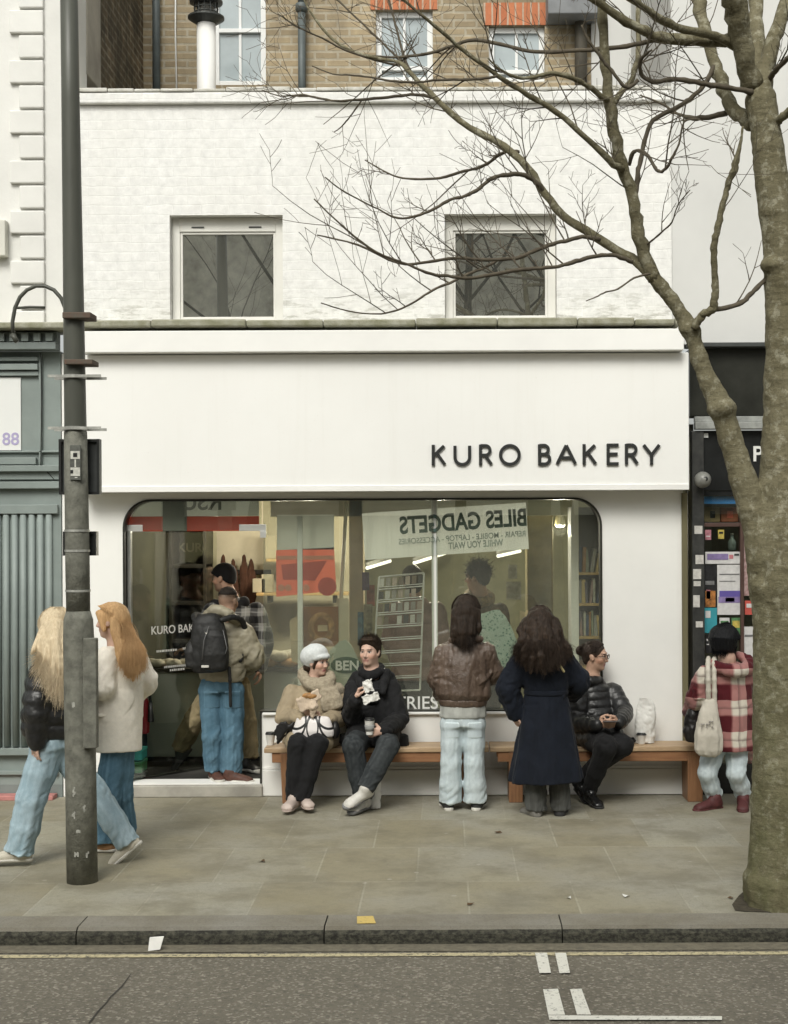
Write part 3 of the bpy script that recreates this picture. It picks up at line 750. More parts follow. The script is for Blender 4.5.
MB().box(-14, 14, YO - .3, YO + .02, 2.45, 3.4).build('fascia', M('opp_fascia', (.80, .80, .70), .7, scale=2, var=.2), opp)
MB().box(-14, 14, YO - .3, YO, .02, 2.45).build('shop_windows', M('opp_dark', (.10, .10, .075), .5, scale=1, var=.4), opp)
for px in (172, 350, 540, 700): MB().box(xo(px) - .22, xo(px) + .22, YO + .021, YO + .09, .02, 3.3).build('pilaster', M('opp_pilaster', (.30, .32, .27), .8), opp)
# ------------------------------------------------------------------ distance-field modelling for figures and soft things
def V(p): return np.array(tuple(p), dtype=np.float32)
def unit(v):
    v = np.asarray(v, dtype=np.float32); return v / (np.linalg.norm(v) + 1e-9)
def vnoise(P, seed=0):
    """value noise 0..1 on (N,3) points"""
    i = np.floor(P).astype(np.int64); f = (P - i).astype(np.float32); f = f * f * (3 - 2 * f)
    def h(x, y, z):
        n = (x * 374761393 + y * 668265263 + z * 2147483647 + seed * 1274126177) & 0xffffffff
        n = ((n ^ (n >> 13)) * 1274126177) & 0xffffffff
        return ((n ^ (n >> 16)) & 0xffff).astype(np.float32) / 65535.
    x, y, z = i[:, 0], i[:, 1], i[:, 2]; a = 0
    for dx in (0, 1):
        for dy in (0, 1):
            for dz in (0, 1):
                wgt = (f[:, 0] if dx else 1 - f[:, 0]) * (f[:, 1] if dy else 1 - f[:, 1]) * (f[:, 2] if dz else 1 - f[:, 2])
                a = a + wgt * h(x + dx, y + dy, z + dz)
    return a
def fnoise(P, seed=0, o=3):
    s, a, t = 0, 1., 0
    for k in range(o):
        s = s + a * vnoise(P * (2 ** k) + 17.3 * k, seed + k); t += a; a *= .5
    return s / t

class SDF:
    def __init__(s, res=.009): s.res, s.pr = res, []
    def _put(s, fn, lo, hi, k, op):
        s.pr.append((fn, np.minimum(lo, hi), np.maximum(lo, hi), k, op)); return s
    def cone(s, a, b, ra, rb, k=.02, op='+', quilt=None, s0=0., flat=None):
        a, b = V(a), V(b); ba = b - a; L2 = float(ba @ ba) + 1e-9; L = L2 ** .5
        ax = None
        if flat is not None: ax, fs = unit(flat[0]), flat[1]     # squash factor along an axis
        def fn(X):
            pa = X - a
            t = np.clip((pa @ ba) / L2, 0, 1); q = pa - t[..., None] * ba
            if ax is not None:
                c = q @ ax; q = q + (c * (1 / fs - 1))[..., None] * ax
            r = ra + (rb - ra) * t
            if quilt: r = r + quilt[0] * (np.abs(np.sin(np.pi * (s0 + t * L) / quilt[1] )) ** .55 - .7)
            return np.sqrt((q * q).sum(-1)) - r
        m = max(ra, rb) + (quilt[0] if quilt else 0)
        return s._put(fn, np.minimum(a, b) - m, np.maximum(a, b) + m, k, op)
    def chain(s, pts, rad, k=.02, kin=.012, op='+', quilt=None, flat=None, smooth=0):
        pts = [V(p) for p in pts]; rad = list(rad)
        if smooth:
            P2, R2 = [], []
            n = len(pts)
            for i in range(n - 1):
                p0, p1, p2, p3 = pts[max(i - 1, 0)], pts[i], pts[i + 1], pts[min(i + 2, n - 1)]
                for j in range(smooth):
                    t = j / smooth
                    P2.append(.5 * (2 * p1 + (p2 - p0) * t + (2 * p0 - 5 * p1 + 4 * p2 - p3) * t * t + (3 * p1 - p0 - 3 * p2 + p3) * t ** 3)); R2.append(rad[i] + (rad[i + 1] - rad[i]) * t)
            P2.append(pts[-1]); R2.append(rad[-1]); pts, rad = P2, R2
        s0 = 0.
        for i in range(len(pts) - 1):
            s.cone(pts[i], pts[i + 1], rad[i], rad[i + 1], k if i == 0 else kin, op, quilt, s0, flat); s0 += float(np.linalg.norm(pts[i + 1] - pts[i]))
        return s
    def ell(s, c, r, ax=None, k=.02, op='+'):
        c = V(c); r = np.array(r, dtype=np.float32)
        A = np.eye(3, dtype=np.float32) if ax is None else np.array([unit(a) for a in ax], dtype=np.float32)
        def fn(X):
            q = (X - c) @ A.T; k0 = np.sqrt(((q / r) ** 2).sum(-1)); k1 = np.sqrt(((q / (r * r)) ** 2).sum(-1)) + 1e-6
            return k0 * (k0 - 1) / k1
        e = np.abs(A.T) @ r
        return s._put(fn, c - e, c + e, k, op)
    def loft(s, rings, side, k=.02, op='+', quilt=None, fold=None, kr=.02, up=None):
        """rings = (centre, half width along side, half depth); elliptical tube through them"""
        C = np.array([V(r[0]) for r in rings]); u = unit(C[-1] - C[0]) if up is None else unit(up)
        sd = unit(np.asarray(side, dtype=np.float32) - u * float(np.dot(side, u))); fw = np.cross(u, sd)
        H = (C - C[0]) @ u; order = np.argsort(H); H = H[order]
        cx = ((C - C[0]) @ sd)[order]; cy = ((C - C[0]) @ fw)[order]
        rx = np.array([r[1] for r in rings])[order]; ry = np.array([r[2] for r in rings])[order]
        c0 = C[0]
        def fn(X):
            q = X - c0; t = q @ u
            hx, hy = np.interp(t, H, cx), np.interp(t, H, cy); a, b = np.interp(t, H, rx), np.interp(t, H, ry)
            x, y = q @ sd - hx, q @ fw - hy
            if fold:
                an = np.arctan2(y / b, x / a)
                g = 1 + fold[0] * np.clip((fold[2] - t) / max(fold[2], 1e-3), 0, 1) * np.sin(an * fold[1] + 1.3 * np.sin(an * 2.))
                a, b = a * g, b * g
            if quilt:
                g = quilt[0] * (np.abs(np.sin(np.pi * t / quilt[1])) ** .55 - .7); a, b = a + g, b + g
            d = (np.sqrt((x / a) ** 2 + (y / b) ** 2) - 1) * np.minimum(a, b)
            c = np.maximum(H[0] - t, t - H[-1])
            h = np.clip(.5 + .5 * (d - c) / kr, 0, 1)
            return c * (1 - h) + d * h + kr * h * (1 - h)
        m = float(max(rx.max(), ry.max())) * 1.15 + .02 + (quilt[0] if quilt else 0)
        return s._put(fn, C.min(0) - m, C.max(0) + m, k, op)
    def box(s, c, half, ax=None, r=.01, k=.01, op='+'):
        c = V(c); hf = np.array(half, dtype=np.float32) - r
        A = np.eye(3, dtype=np.float32) if ax is None else np.array([unit(a) for a in ax], dtype=np.float32)
        def fn(X):
            q = np.abs((X - c) @ A.T) - hf
            return np.sqrt((np.maximum(q, 0) ** 2).sum(-1)) + np.minimum(q.max(-1), 0) - r
        e = np.abs(A.T) @ (hf + r)
        return s._put(fn, c - e, c + e, k, op)
    def within(s, c, half, ax=None, r=.01):
        s.box(c, half, ax, r, .004, '&'); return s
    def cut(s, p, n, k=.006):
        p, n = V(p), unit(n)
        return s._put(lambda X: -((X - p) @ n), np.array([-9e3] * 3), np.array([9e3] * 3), k, '-')
    def grid(s):
        lo = np.min([p[1] for p in s.pr if p[4] == '+'], 0) - 3 * s.res; hi = np.max([p[2] for p in s.pr if p[4] == '+'], 0) + 3 * s.res
        n = np.ceil((hi - lo) / s.res).astype(int) + 1
        D = np.full(n, .5, dtype=np.float32)
        for fn, a, b, k, op in s.pr:
            mg = k + 2.5 * s.res
            i0 = np.clip(np.floor((a - mg - lo) / s.res).astype(int), 0, n - 1); i1 = np.clip(np.ceil((b + mg - lo) / s.res).astype(int) + 1, 1, n)
            if op == '&': i0, i1 = np.zeros(3, dtype=int), n.copy()
            if (i1 <= i0).any(): continue
            g = np.stack(np.meshgrid(*[lo[j] + np.arange(i0[j], i1[j], dtype=np.float32) * s.res for j in range(3)], indexing='ij'), -1).astype(np.float32)
            d = fn(g).astype(np.float32); sl = tuple(slice(i0[j], i1[j]) for j in range(3)); E = D[sl]
            if op == '&': D[sl] = np.maximum(E, d)
            elif op == '+':
                h = np.clip(.5 + .5 * (E - d) / k, 0, 1); D[sl] = E * (1 - h) + d * h - k * h * (1 - h)
            else:
                h = np.clip(.5 - .5 * (E + d) / k, 0, 1); D[sl] = E * (1 - h) - d * h + k * h * (1 - h)
        D[0], D[-1], D[:, 0], D[:, -1], D[:, :, 0], D[:, :, -1] = .5, .5, .5, .5, .5, .5
        return D, lo
    def surface(s):
        D, lo = s.grid(); S = D < 0; n = np.array(D.shape)
        c = np.zeros(n - 1, dtype=np.int8)
        for dx in (0, 1):
            for dy in (0, 1):
                for dz in (0, 1): c += S[dx:n[0] - 1 + dx, dy:n[1] - 1 + dy, dz:n[2] - 1 + dz]
        act = (c > 0) & (c < 8); I = np.argwhere(act); idx = np.full(n - 1, -1, dtype=np.int64); idx[act] = np.arange(len(I))
        cor = {(dx, dy, dz): D[I[:, 0] + dx, I[:, 1] + dy, I[:, 2] + dz] for dx in (0, 1) for dy in (0, 1) for dz in (0, 1)}
        acc = np.zeros((len(I), 3), dtype=np.float32); cnt = np.zeros(len(I), dtype=np.float32)
        for ax in range(3):
            for o1 in (0, 1):
                for o2 in (0, 1):
                    a = [0, 0, 0]; a[(ax + 1) % 3] = o1; a[(ax + 2) % 3] = o2; b = list(a); b[ax] = 1
                    va, vb = cor[tuple(a)], cor[tuple(b)]; m = (va < 0) != (vb < 0)
                    t = np.where(m, va / np.where(m, va - vb, 1), 0)
                    p = np.tile(np.array(a, dtype=np.float32), (len(I), 1)); p[:, ax] = t
                    acc += p * m[:, None]; cnt += m
        P = lo + (I + acc / np.maximum(cnt, 1)[:, None]) * s.res
        Q = []
        for ax in range(3):
            sl0 = [slice(1, n[j] - 1) for j in range(3)]; sl1 = list(sl0); sl0[ax] = slice(0, n[ax] - 1); sl1[ax] = slice(1, n[ax])
            A, B = S[tuple(sl0)], S[tuple(sl1)]; X = np.argwhere(A != B)
            off = np.array([1, 1, 1]); off[ax] = 0; G = X + off
            fl = A[A != B]
            j, k = (ax + 1) % 3, (ax + 2) % 3
            def cell(dj, dk):
                g = G.copy(); g[:, j] += dj; g[:, k] += dk; return idx[g[:, 0], g[:, 1], g[:, 2]]
            q = np.stack([cell(-1, -1), cell(0, -1), cell(0, 0), cell(-1, 0)], 1)
            q[~fl] = q[~fl][:, ::-1]; Q.append(q)
        return P.astype(np.float32), np.concatenate(Q)
def vnormals(P, Q):
    n = np.cross(P[Q[:, 2]] - P[Q[:, 0]], P[Q[:, 3]] - P[Q[:, 1]]); N_ = np.zeros_like(P)
    for j in range(4): np.add.at(N_, Q[:, j], n)
    return N_ / (np.linalg.norm(N_, axis=1, keepdims=True) + 1e-9)
def relax(P, Q, it=1, f=.5):
    for _ in range(it):
        A = np.zeros_like(P); C = np.zeros(len(P), dtype=np.float32)
        for a, b in ((0, 1), (1, 2), (2, 3), (3, 0)):
            np.add.at(A, Q[:, a], P[Q[:, b]]); np.add.at(A, Q[:, b], P[Q[:, a]]); np.add.at(C, Q[:, a], 1); np.add.at(C, Q[:, b], 1)
        P = P * (1 - f) + f * A / np.maximum(C, 1)[:, None]
    return P
def soft(name, sdf, mat, parent, wr=(), color=None, it=1, label=None):
    """mesh from a distance field; wr = (amplitude, frequency xyz, seed, ridged, mask fn) displacements; colour = fn(P) -> rgb"""
    P, Q = sdf.surface()
    if it: P = relax(P, Q, it)
    P0 = P.copy()
    for wv in wr:
        if callable(wv):
            P = P + vnormals(P, Q) * wv(P0)[:, None]; continue
        amp, fr, seed = wv[0], np.array(wv[1], dtype=np.float32), wv[2]
        nz = fnoise(P0 * fr, seed, 3)
        if len(wv) > 3 and wv[3]: nz = 2.6 * np.abs(nz - .5) - .45
        else: nz = (nz - .5) * 2
        if len(wv) > 4 and wv[4] is not None: nz = nz * wv[4](P0)
        P = P + vnormals(P, Q) * (amp * nz)[:, None]
    base = V(wloc(parent)) if parent is not None else np.zeros(3, dtype=np.float32)
    me = bpy.data.meshes.new(name)
    me.vertices.add(len(P)); me.vertices.foreach_set('co', (P - base).astype(np.float32).ravel())
    me.loops.add(Q.size); me.loops.foreach_set('vertex_index', Q.astype(np.int32).ravel())
    me.polygons.add(len(Q)); me.polygons.foreach_set('loop_start', np.arange(0, Q.size, 4, dtype=np.int32))
    try: me.polygons.foreach_set('loop_total', np.full(len(Q), 4, dtype=np.int32))
    except Exception: pass
    me.update(calc_edges=True); me.validate()
    me.polygons.foreach_set('use_smooth', np.ones(len(me.polygons), dtype=bool))
    if color is not None:
        at_ = me.color_attributes.new('Col', 'FLOAT_COLOR', 'POINT')
        c4 = np.ones((len(P), 4), dtype=np.float32); c4[:, :3] = color(P0); at_.data.foreach_set('color', c4.ravel())
    o = link(name, me, mat, parent)
    if label: o['label'] = label
    return o

def attr_mat(name, rough=.55, scale=30, var=.12, bscale=120, bstr=.15, sss=0., sheen=0., spec=.35, bdist=.003):
    """surface whose albedo is a painted point attribute, mottled procedurally"""
    if name in MATS: return MATS[name]
    m, t, b = nodes(name); v = coords(t)
    a = N(t, 'Attribute'); a.attribute_name = 'Col'
    f = noisef(t, v, scale, 4, .6, .3, .7)
    k = N(t, 'MapRange'); k.inputs['To Min'].default_value = 1 - var; k.inputs['To Max'].default_value = 1 + var * .4; t.links.new(f, k.inputs['Value'])
    cm = N(t, 'VectorMath', operation='SCALE'); t.links.new(a.outputs['Color'], cm.inputs[0]); t.links.new(k.outputs[0], cm.inputs['Scale'])
    t.links.new(cm.outputs[0], b.inputs['Base Color']); b.inputs['Roughness'].default_value = rough; b.inputs['Specular IOR Level'].default_value = spec
    if sss: b.inputs['Subsurface Weight'].default_value = sss; b.inputs['Subsurface Radius'].default_value = (.012, .005, .003)
    if sheen: b.inputs['Sheen Weight'].default_value = sheen
    bump(t, b, noisef(t, v, bscale, 4, .6, 0, 1), bstr, bdist)
    MATS[name] = m; return m
def cloth(name, col, col2=None, rough=.85, sheen=.04, scale=9, var=.22, weave=220, bstr=.35, stretch=(1, 1, 1), spec=.25):
    return M(name, col, rough, col2, scale, var, weave, bstr, .003, 0, spec, stretch, sheen)
def hair_mat(name, c1, c2, rough=.42):
    if name in MATS: return MATS[name]
    m, t, b = nodes(name)
    v = coords(t, (90, 90, 7)); f = noisef(t, v, 1, 4, .65, .3, .7)
    g = noisef(t, coords(t, (8, 8, 2.5)), 1, 3, .6, .35, .65)
    c = mixc(t, f, c2, c1); c = mixc(t, math_(t, 'MULTIPLY', g, .35), c, tuple(x * .55 for x in c2))
    t.links.new(c, b.inputs['Base Color']); b.inputs['Roughness'].default_value = rough + .08; b.inputs['Specular IOR Level'].default_value = .18
    b.inputs['Anisotropic'].default_value = .5
    bump(t, b, f, .7, .006)
    MATS[name] = m; return m
def denim(name, col, fade):
    if name in MATS: return MATS[name]
    m, t, b = nodes(name); v = coords(t)
    f = noisef(t, coords(t, (1, 1, .35)), 7, 5, .6, .3, .68)
    c = mixc(t, f, col, fade)
    c = mixc(t, math_(t, 'MULTIPLY', noisef(t, coords(t, (6, 6, 1)), 60, 3, .7, .4, .6), .25), c, tuple(x * .6 for x in col))
    geo = N(t, 'NewGeometry'); pt = N(t, 'MapRange'); pt.inputs['From Min'].default_value = .5; pt.inputs['From Max'].default_value = .56
    t.links.new(geo.outputs['Pointiness'], pt.inputs['Value'])
    c = mixc(t, math_(t, 'MULTIPLY', pt.outputs[0], .5), c, tuple(min(1, x * 1.5 + .05) for x in fade))
    t.links.new(c, b.inputs['Base Color']); b.inputs['Roughness'].default_value = .9; b.inputs['Specular IOR Level'].default_value = .2
    bump(t, b, noisef(t, v, 320, 3, .7, 0, 1), .4, .002)
    MATS[name] = m; return m

def limb_uv(P, pts):
    """arc length, direction round the limb and distance for points near a polyline"""
    pts = [V(p) for p in pts]; best = np.full(len(P), 1e9, dtype=np.float32); S = np.zeros(len(P), dtype=np.float32); D = np.zeros((len(P), 3), dtype=np.float32); s0 = 0.
    for i in range(len(pts) - 1):
        a, b = pts[i], pts[i + 1]; ba = b - a; L = float(np.linalg.norm(ba)); pa = P - a; t = np.clip(pa @ ba / (L * L), 0, 1); q = pa - t[:, None] * ba; d = np.linalg.norm(q, axis=1)
        m = d < best; best[m] = d[m]; S[m] = s0 + t[m] * L; D[m] = q[m] / (d[m][:, None] + 1e-6); s0 += L
    return S, D, best, s0
def limb_folds(limbs, stack, drape, seed=1, freq=15., bend=.42, end=.9, crotch=.3, base=.15, endlen=.2):
    """cloth folds: across the limb near its bend and its hem, along it elsewhere; limbs = [(root, joint, end)]"""
    def fn(P):
        out = np.zeros(len(P), dtype=np.float32); bd = np.full(len(P), 1e9, dtype=np.float32)
        for i, l in enumerate(limbs):
            S, D, d, L = limb_uv(P, l); Lj = float(np.linalg.norm(V(l[1]) - V(l[0])))
            q = np.stack([S * freq + D[:, 0] * 1.1 + D[:, 1] * .6, D[:, 0] * 1.0 + i * 7, D[:, 1] * 1.0 + D[:, 2]], 1)
            h = np.abs(2 * fnoise(q, seed + i, 2) - 1) * 3.0 - .7
            mk = bend * np.exp(-((S - Lj) / .085) ** 2) + end * np.clip((S - (L - endlen)) / endlen, 0, 1) + crotch * np.clip((.16 - S) / .16, 0, 1) + base
            n2 = np.abs(2 * fnoise(np.stack([S * 2.6, D[:, 0] * 1.9 + i * 5, D[:, 1] * 1.9 + D[:, 2]], 1), seed + 30 + i, 2) - 1) * 2.4 - .6
            v = stack * np.clip(mk, 0, 1.1) * h + drape * n2
            m = d < bd; bd[m] = d[m]; out[m] = v[m]
        return np.where(bd < .22, out, 0)
    return fn
def fibres(name, paths, r, mat, parent, taper=.35):
    """many thin hairs as one mesh; paths (n, m, 3)"""
    n, m, _ = paths.shape
    T = np.gradient(paths, axis=1); T /= np.linalg.norm(T, axis=2, keepdims=True) + 1e-9
    ref = np.array([.31, .9, .3]); A = np.cross(T, ref); A /= np.linalg.norm(A, axis=2, keepdims=True) + 1e-9; B = np.cross(T, A)
    rad = r * np.linspace(1, taper, m)[None, :, None]
    vs = np.stack([paths + rad * (A * math.cos(2.0944 * k) + B * math.sin(2.0944 * k)) for k in range(3)], 2).reshape(-1, 3)
    i = np.arange(n)[:, None, None]; j = np.arange(m - 1)[None, :, None]; k = np.arange(3)[None, None, :]
    a = (i * m + j) * 3 + k; b = (i * m + j) * 3 + (k + 1) % 3
    F_ = np.stack([a, b, b + 3, a + 3], -1).reshape(-1, 4)
    base = V(wloc(parent)); me = bpy.data.meshes.new(name)
    me.from_pydata((vs - base).tolist(), [], F_.tolist()); me.update()
    return link(name, me, mat, parent, True)
def bez(ctrl, m):
    """smooth path through control points (n, c, 3)"""
    n, c, _ = ctrl.shape; out = []
    for t in np.linspace(0, c - 1, m):
        i = min(int(t), c - 2); u = t - i
        p0, p1, p2, p3 = ctrl[:, max(i - 1, 0)], ctrl[:, i], ctrl[:, i + 1], ctrl[:, min(i + 2, c - 1)]
        out.append(.5 * (2 * p1 + (p2 - p0) * u + (2 * p0 - 5 * p1 + 4 * p2 - p3) * u * u + (3 * p1 - p0 - 3 * p2 + p3) * u ** 3))
    return np.stack(out, 1)
def lerp_line(L, t):
    L = np.array([V(p) for p in L]); x = t * (len(L) - 1); i = np.clip(x.astype(int), 0, len(L) - 2); u = (x - i)[:, None]
    return L[i] * (1 - u) + L[i + 1] * u
def long_fall(f, hair, mat, mid, ends, n=420, r=.0024, a0=-140, a1=140, seed=1, wav=.006, up=.13, rad=.104, spread=.02, elen=.05, wfreq=9., part=0.):
    """hairs from the crown over the back of the head, through mid line, to an end line (image left to right)"""
    g = np.random.default_rng(seed); t = g.random(n); a = np.radians(a0 + (a1 - a0) * t); hs = f.hs
    D = -f.hf[None] * np.cos(a)[:, None] + f.hr[None] * np.sin(a)[:, None]; D[:, 2] = 0; D /= np.linalg.norm(D, axis=1, keepdims=True)
    U = np.array([0, 0, 1.])
    p0 = f.head + (f.hr * (g.normal(0, .010, n) + part)[:, None] + f.hf * (.05 - .10 * g.random(n))[:, None] + U * up) * hs
    p1 = f.head + (D * rad * .78 + U * (.092 + g.normal(0, .005, n))[:, None]) * hs
    p2 = f.head + (D * (rad + .008 + g.normal(0, .004, n))[:, None] + U * .012) * hs
    pm = lerp_line(mid, t) + g.normal(0, spread * .6, (n, 3)) * np.array([1, .6, .4])
    pe = lerp_line(ends, t) + g.normal(0, spread, (n, 3)) * np.array([1, .7, 0]) + np.array([0, 0, 1.]) * (g.normal(0, elen, n))[:, None]
    C = bez(np.stack([p0, p1, p2, pm, pe], 1), 15); ph = g.random((n, 1)) * 6.3; s = np.linspace(0, 1, 15)[None]
    amp = wav * np.clip(s * 1.6 - .35, 0, 1)
    C[..., 0] += amp * np.sin(s * wfreq + ph); C[..., 1] += amp * np.cos(s * wfreq * .9 + ph * 1.3)
    return fibres('hair_strands', C.astype(np.float32), r, mat, hair)
def fur(f, hair, mat, c, rads, n=500, L=.018, r=.0018, zmin=.0, seed=1, lean=(0, .6, 0), ymax=9., curl=0.):
    """short hair standing on an ellipsoid"""
    g = np.random.default_rng(seed); v = g.normal(size=(n, 3)); v /= np.linalg.norm(v, axis=1, keepdims=True)
    p = v * np.array(rads) + np.array(c); k = (p[:, 2] > zmin) & (p[:, 1] < ymax + .0 * p[:, 2]); v, p = v[k], p[k]; n = len(p)
    wv = lambda q: f.head + (f.hr[None] * q[:, :1] + f.hf[None] * q[:, 1:2] + f.hu[None] * q[:, 2:]) * f.hs
    d = v * .7 + np.array(lean) + g.normal(0, .25 + curl, (n, 3)); l = L * (.6 + .7 * g.random((n, 1)))
    C = np.stack([wv(p - v * .004), wv(p + (v * .55 + d * .2) * l), wv(p + d * l + g.normal(0, curl * .012, (n, 3)))], 1)
    return fibres('hair_strands', bez(C, 5).astype(np.float32), r, mat, hair)
# ------------------------------------------------------------------ street tree
def bark(name, c1, c2, lichen, amount):
    m, t, b = nodes(name); v = coords(t)
    c = mixc(t, noisef(t, coords(t, (1, 1, .35)), 7, 6, .65, .3, .7), c1, c2)
    c = mixc(t, math_(t, 'MULTIPLY', noisef(t, v, 16, 5, .7, .52, .62), amount), c, lichen)
    c = mixc(t, math_(t, 'MULTIPLY', noisef(t, v, 60, 4, .7, .5, .68), .45), c, tuple(x * .45 for x in c1))
    sep = N(t, 'SeparateXYZ'); tc = N(t, 'TexCoord'); t.links.new(tc.outputs['Object'], sep.inputs[0])
    g = N(t, 'MapRange'); g.inputs['From Min'].default_value = 2.2; g.inputs['From Max'].default_value = .0; t.links.new(sep.outputs['Z'], g.inputs['Value'])
    c = mixc(t, math_(t, 'MULTIPLY', math_(t, 'MULTIPLY', g.outputs[0], .75), noisef(t, v, 5, 5, .7, .3, .62)), c, (.115, .118, .056))
    t.links.new(c, b.inputs['Base Color']); b.inputs['Roughness'].default_value = .9; b.inputs['Specular IOR Level'].default_value = .2
    h = math_(t, 'ADD', noisef(t, coords(t, (1, 1, .5)), 34, 6, .75, 0, 1), math_(t, 'MULTIPLY', noisef(t, coords(t, (.6, .6, 1.6)), 9, 4, .6, .4, .65), .6))
    bump(t, b, h, .75, .012)
    return m
BARK = bark('tree_bark', (.125, .110, .064), (.215, .196, .126), (.40, .385, .29), .55)
TWIG = M('twig_bark', (.070, .057, .040), .9, col2=(.125, .106, .074), scale=20, bstr=.3)
YT = -3.385
root_p = ground(784, 905)
tree = thing('street_tree', 'bare winter street tree with forked lichen mottled trunk at the kerb', 'tree', (root_p.x, YT, 0))
TR = random.Random(11)
def tp(px, py, dy=0.): return at(px, py, YT + dy)
def tw(w, dy=0.): return w / 2 * (D0 + YT + dy) / F
stem = [(790, 930, 82), (789, 900, 79), (788, 860, 75), (788, 800, 73), (788, 700, 70), (789, 620, 69), (788, 570, 70), (786, 530, 62), (785, 490, 52), (786, 440, 46), (787, 400, 44), (788, 340, 42), (784, 280, 38), (777, 210, 36), (768, 150, 33), (761, 100, 31)]
limA = [(776, 590, 44), (762, 545, 38), (753, 512, 29), (743, 478, 26), (730.5, 436, 22), (722, 409, 22), (709, 383, 19), (698, 356, 18), (690, 328, 17.5), (672, 300, 15), (652, 276, 14)]
b = SDF(.013)
b.chain([V(tp(x, y)) for x, y, w_ in stem], [tw(w_) for x, y, w_ in stem], .05, .02)
b.chain([V(tp(x, y, -.05 * i / 10)) for i, (x, y, w_) in enumerate(limA)], [tw(w_) for x, y, w_ in limA], .07, .02)
for (x, y, r_) in ((722, 409, .066), (690, 330, .058), (768, 560, .09), (783, 585, .16), (771, 265, .06)):
    b.ell(V(tp(x, y, -.06)), (r_ * 1.05, r_ * .8, r_ * .55), None, .05)
b.ell(V(tp(765, 575, -.17)), (.02, .05, .07), None, .03, '-')
for (x0, y0, x1, y1, r_) in ((766, 588, 790, 584, .012), (772, 612, 800, 610, .010), (764, 700, 785, 702, .008), (758, 515, 772, 520, .010), (768, 455, 790, 452, .009), (775, 365, 792, 366, .010), (715, 392, 728, 386, .009), (735, 440, 748, 446, .008), (756, 800, 775, 797, .009)):
    yy = -.06 - tw(60)
    b.cone(V(tp(x0, y0, yy + .05)), V(tp(x1, y1, yy)), r_, r_ * .6, .02, '-')
for k, a in enumerate((-2.6, -1.9, -1.2, -.5, .3)):
    b.cone(V((root_p.x + .16 * math.sin(a), YT - .16 * math.cos(a), .12)), V((root_p.x + .165 * math.sin(a), YT - .19 * math.cos(a), -.05)), .06, .045, .06)
def ringscar(P):
    z = P[:, 2]; return .5 + .5 * np.sin(z * 9 + 3 * vnoise(P * 4, 3))
soft('trunk', b, BARK, tree, wr=[(.016, (6, 6, 4), 3, 0), (.008, (22, 22, 14), 5, 1), (.005, (7, 7, 14), 9, 1, ringscar)])
def catmull(pts, n):
    out = []
    for i in range(len(pts) - 1):
        p0, p1, p2, p3 = pts[max(i - 1, 0)], pts[i], pts[i + 1], pts[min(i + 2, len(pts) - 1)]
        for j in range(n):
            t = j / n
            out.append(tuple(.5 * (2 * b_ + (c - a) * t + (2 * a - 5 * b_ + 4 * c - d) * t * t + (3 * b_ - a - 3 * c + d) * t ** 3) for a, b_, c, d in zip(p0, p1, p2, p3)))
    out.append(pts[-1]); return out
twig_src = []
def limb(pts, d0, d1, mat=BARK, n=4, twigs=1., sides=9, name='branch'):
    """pts: (px, py, width px); depth runs from d0 to d1 along the limb"""
    P = []
    for i, (x, y, w_) in enumerate(pts):
        dy = d0 + (d1 - d0) * i / (len(pts) - 1); q = tp(x, y, dy); P.append((q.x, q.y, q.z, tw(w_, dy)))
    C = catmull(P, n)
    pp, rr = [], []
    for i, c in enumerate(C):
        j = .0 if i in (0,) else c[3] * .22
        pp.append(Vector(c[:3]) + Vector((TR.uniform(-j, j), TR.uniform(-j, j), TR.uniform(-j, j)))); rr.append(max(.0016, c[3] * TR.uniform(.88, 1.14)))
    MB().tube(pp, rr, sides).build(name, mat, tree, True)
    if twigs: twig_src.append((pp, rr, twigs))
limb([(655, 280, 14), (642, 246, 14.5), (637, 225, 13), (632, 198, 12.5), (619, 152, 12.5), (611, 112, 11.5), (606, 66, 10.5), (602, 20, 10), (599, -30, 10)], -.05, -.35, twigs=.5)
limb([(650, 277, 9), (637, 262, 9), (616, 249, 8.5), (586, 231, 8), (563, 216, 8), (545, 193, 7.5), (528, 168, 7.5), (505, 147, 7), (469, 127, 6.5), (441, 104, 6), (413, 76, 5), (400, 63, 4), (381, 59, 3.2), (356, 53, 3), (331, 38, 2.6), (308, 8, 2.2), (296, -20, 2)], -.05, .55, n=3)
limb([(413, 76, 3), (405, 60, 2.6), (398, 35, 2.4), (393, 15, 2.2), (385, -15, 2)], .45, .6, TWIG, sides=6)
limb([(410, 70, 3), (395, 55, 2.6), (364, 25, 2.2), (340, 2, 2), (325, -15, 1.8)], .45, .9, TWIG, sides=6)
limb([(400, 66, 2.6), (375, 60, 2.2), (345, 50, 2), (322, 38, 1.8), (300, 28, 1.6), (278, 14, 1.3)], .5, .2, TWIG, sides=6)
limb([(623, 168, 7), (614, 165, 6.5), (586, 138, 6), (556, 112, 5.8), (528, 95, 5.4), (497, 75, 5), (463, 50, 4.2), (441, 31, 3.6), (420, 14, 3), (395, -8, 2.6)], -.2, -.9)
limb([(735, 42, 12), (726, 40, 12), (696, 41, 11.5), (660, 38, 11), (646, 31, 10), (620, 18, 9), (596, 0, 8), (570, -14, 7)], 0, -.5, twigs=.4)
limb([(655, 40, 5), (640, 44, 5), (610, 48, 4.6), (570, 51, 4.3), (536, 52, 4), (508, 46, 4), (475, 40, 3.6), (452, 46, 3.2), (430, 53, 3), (402, 57, 2.4), (372, 56, 2), (345, 50, 1.6)], -.2, .5, TWIG, sides=7)
limb([(745, 52, 9), (716, 36, 9), (686, 30, 8.5), (663, 20, 8), (636, 2, 7), (615, -12, 6)], -.02, -.8, twigs=.4)
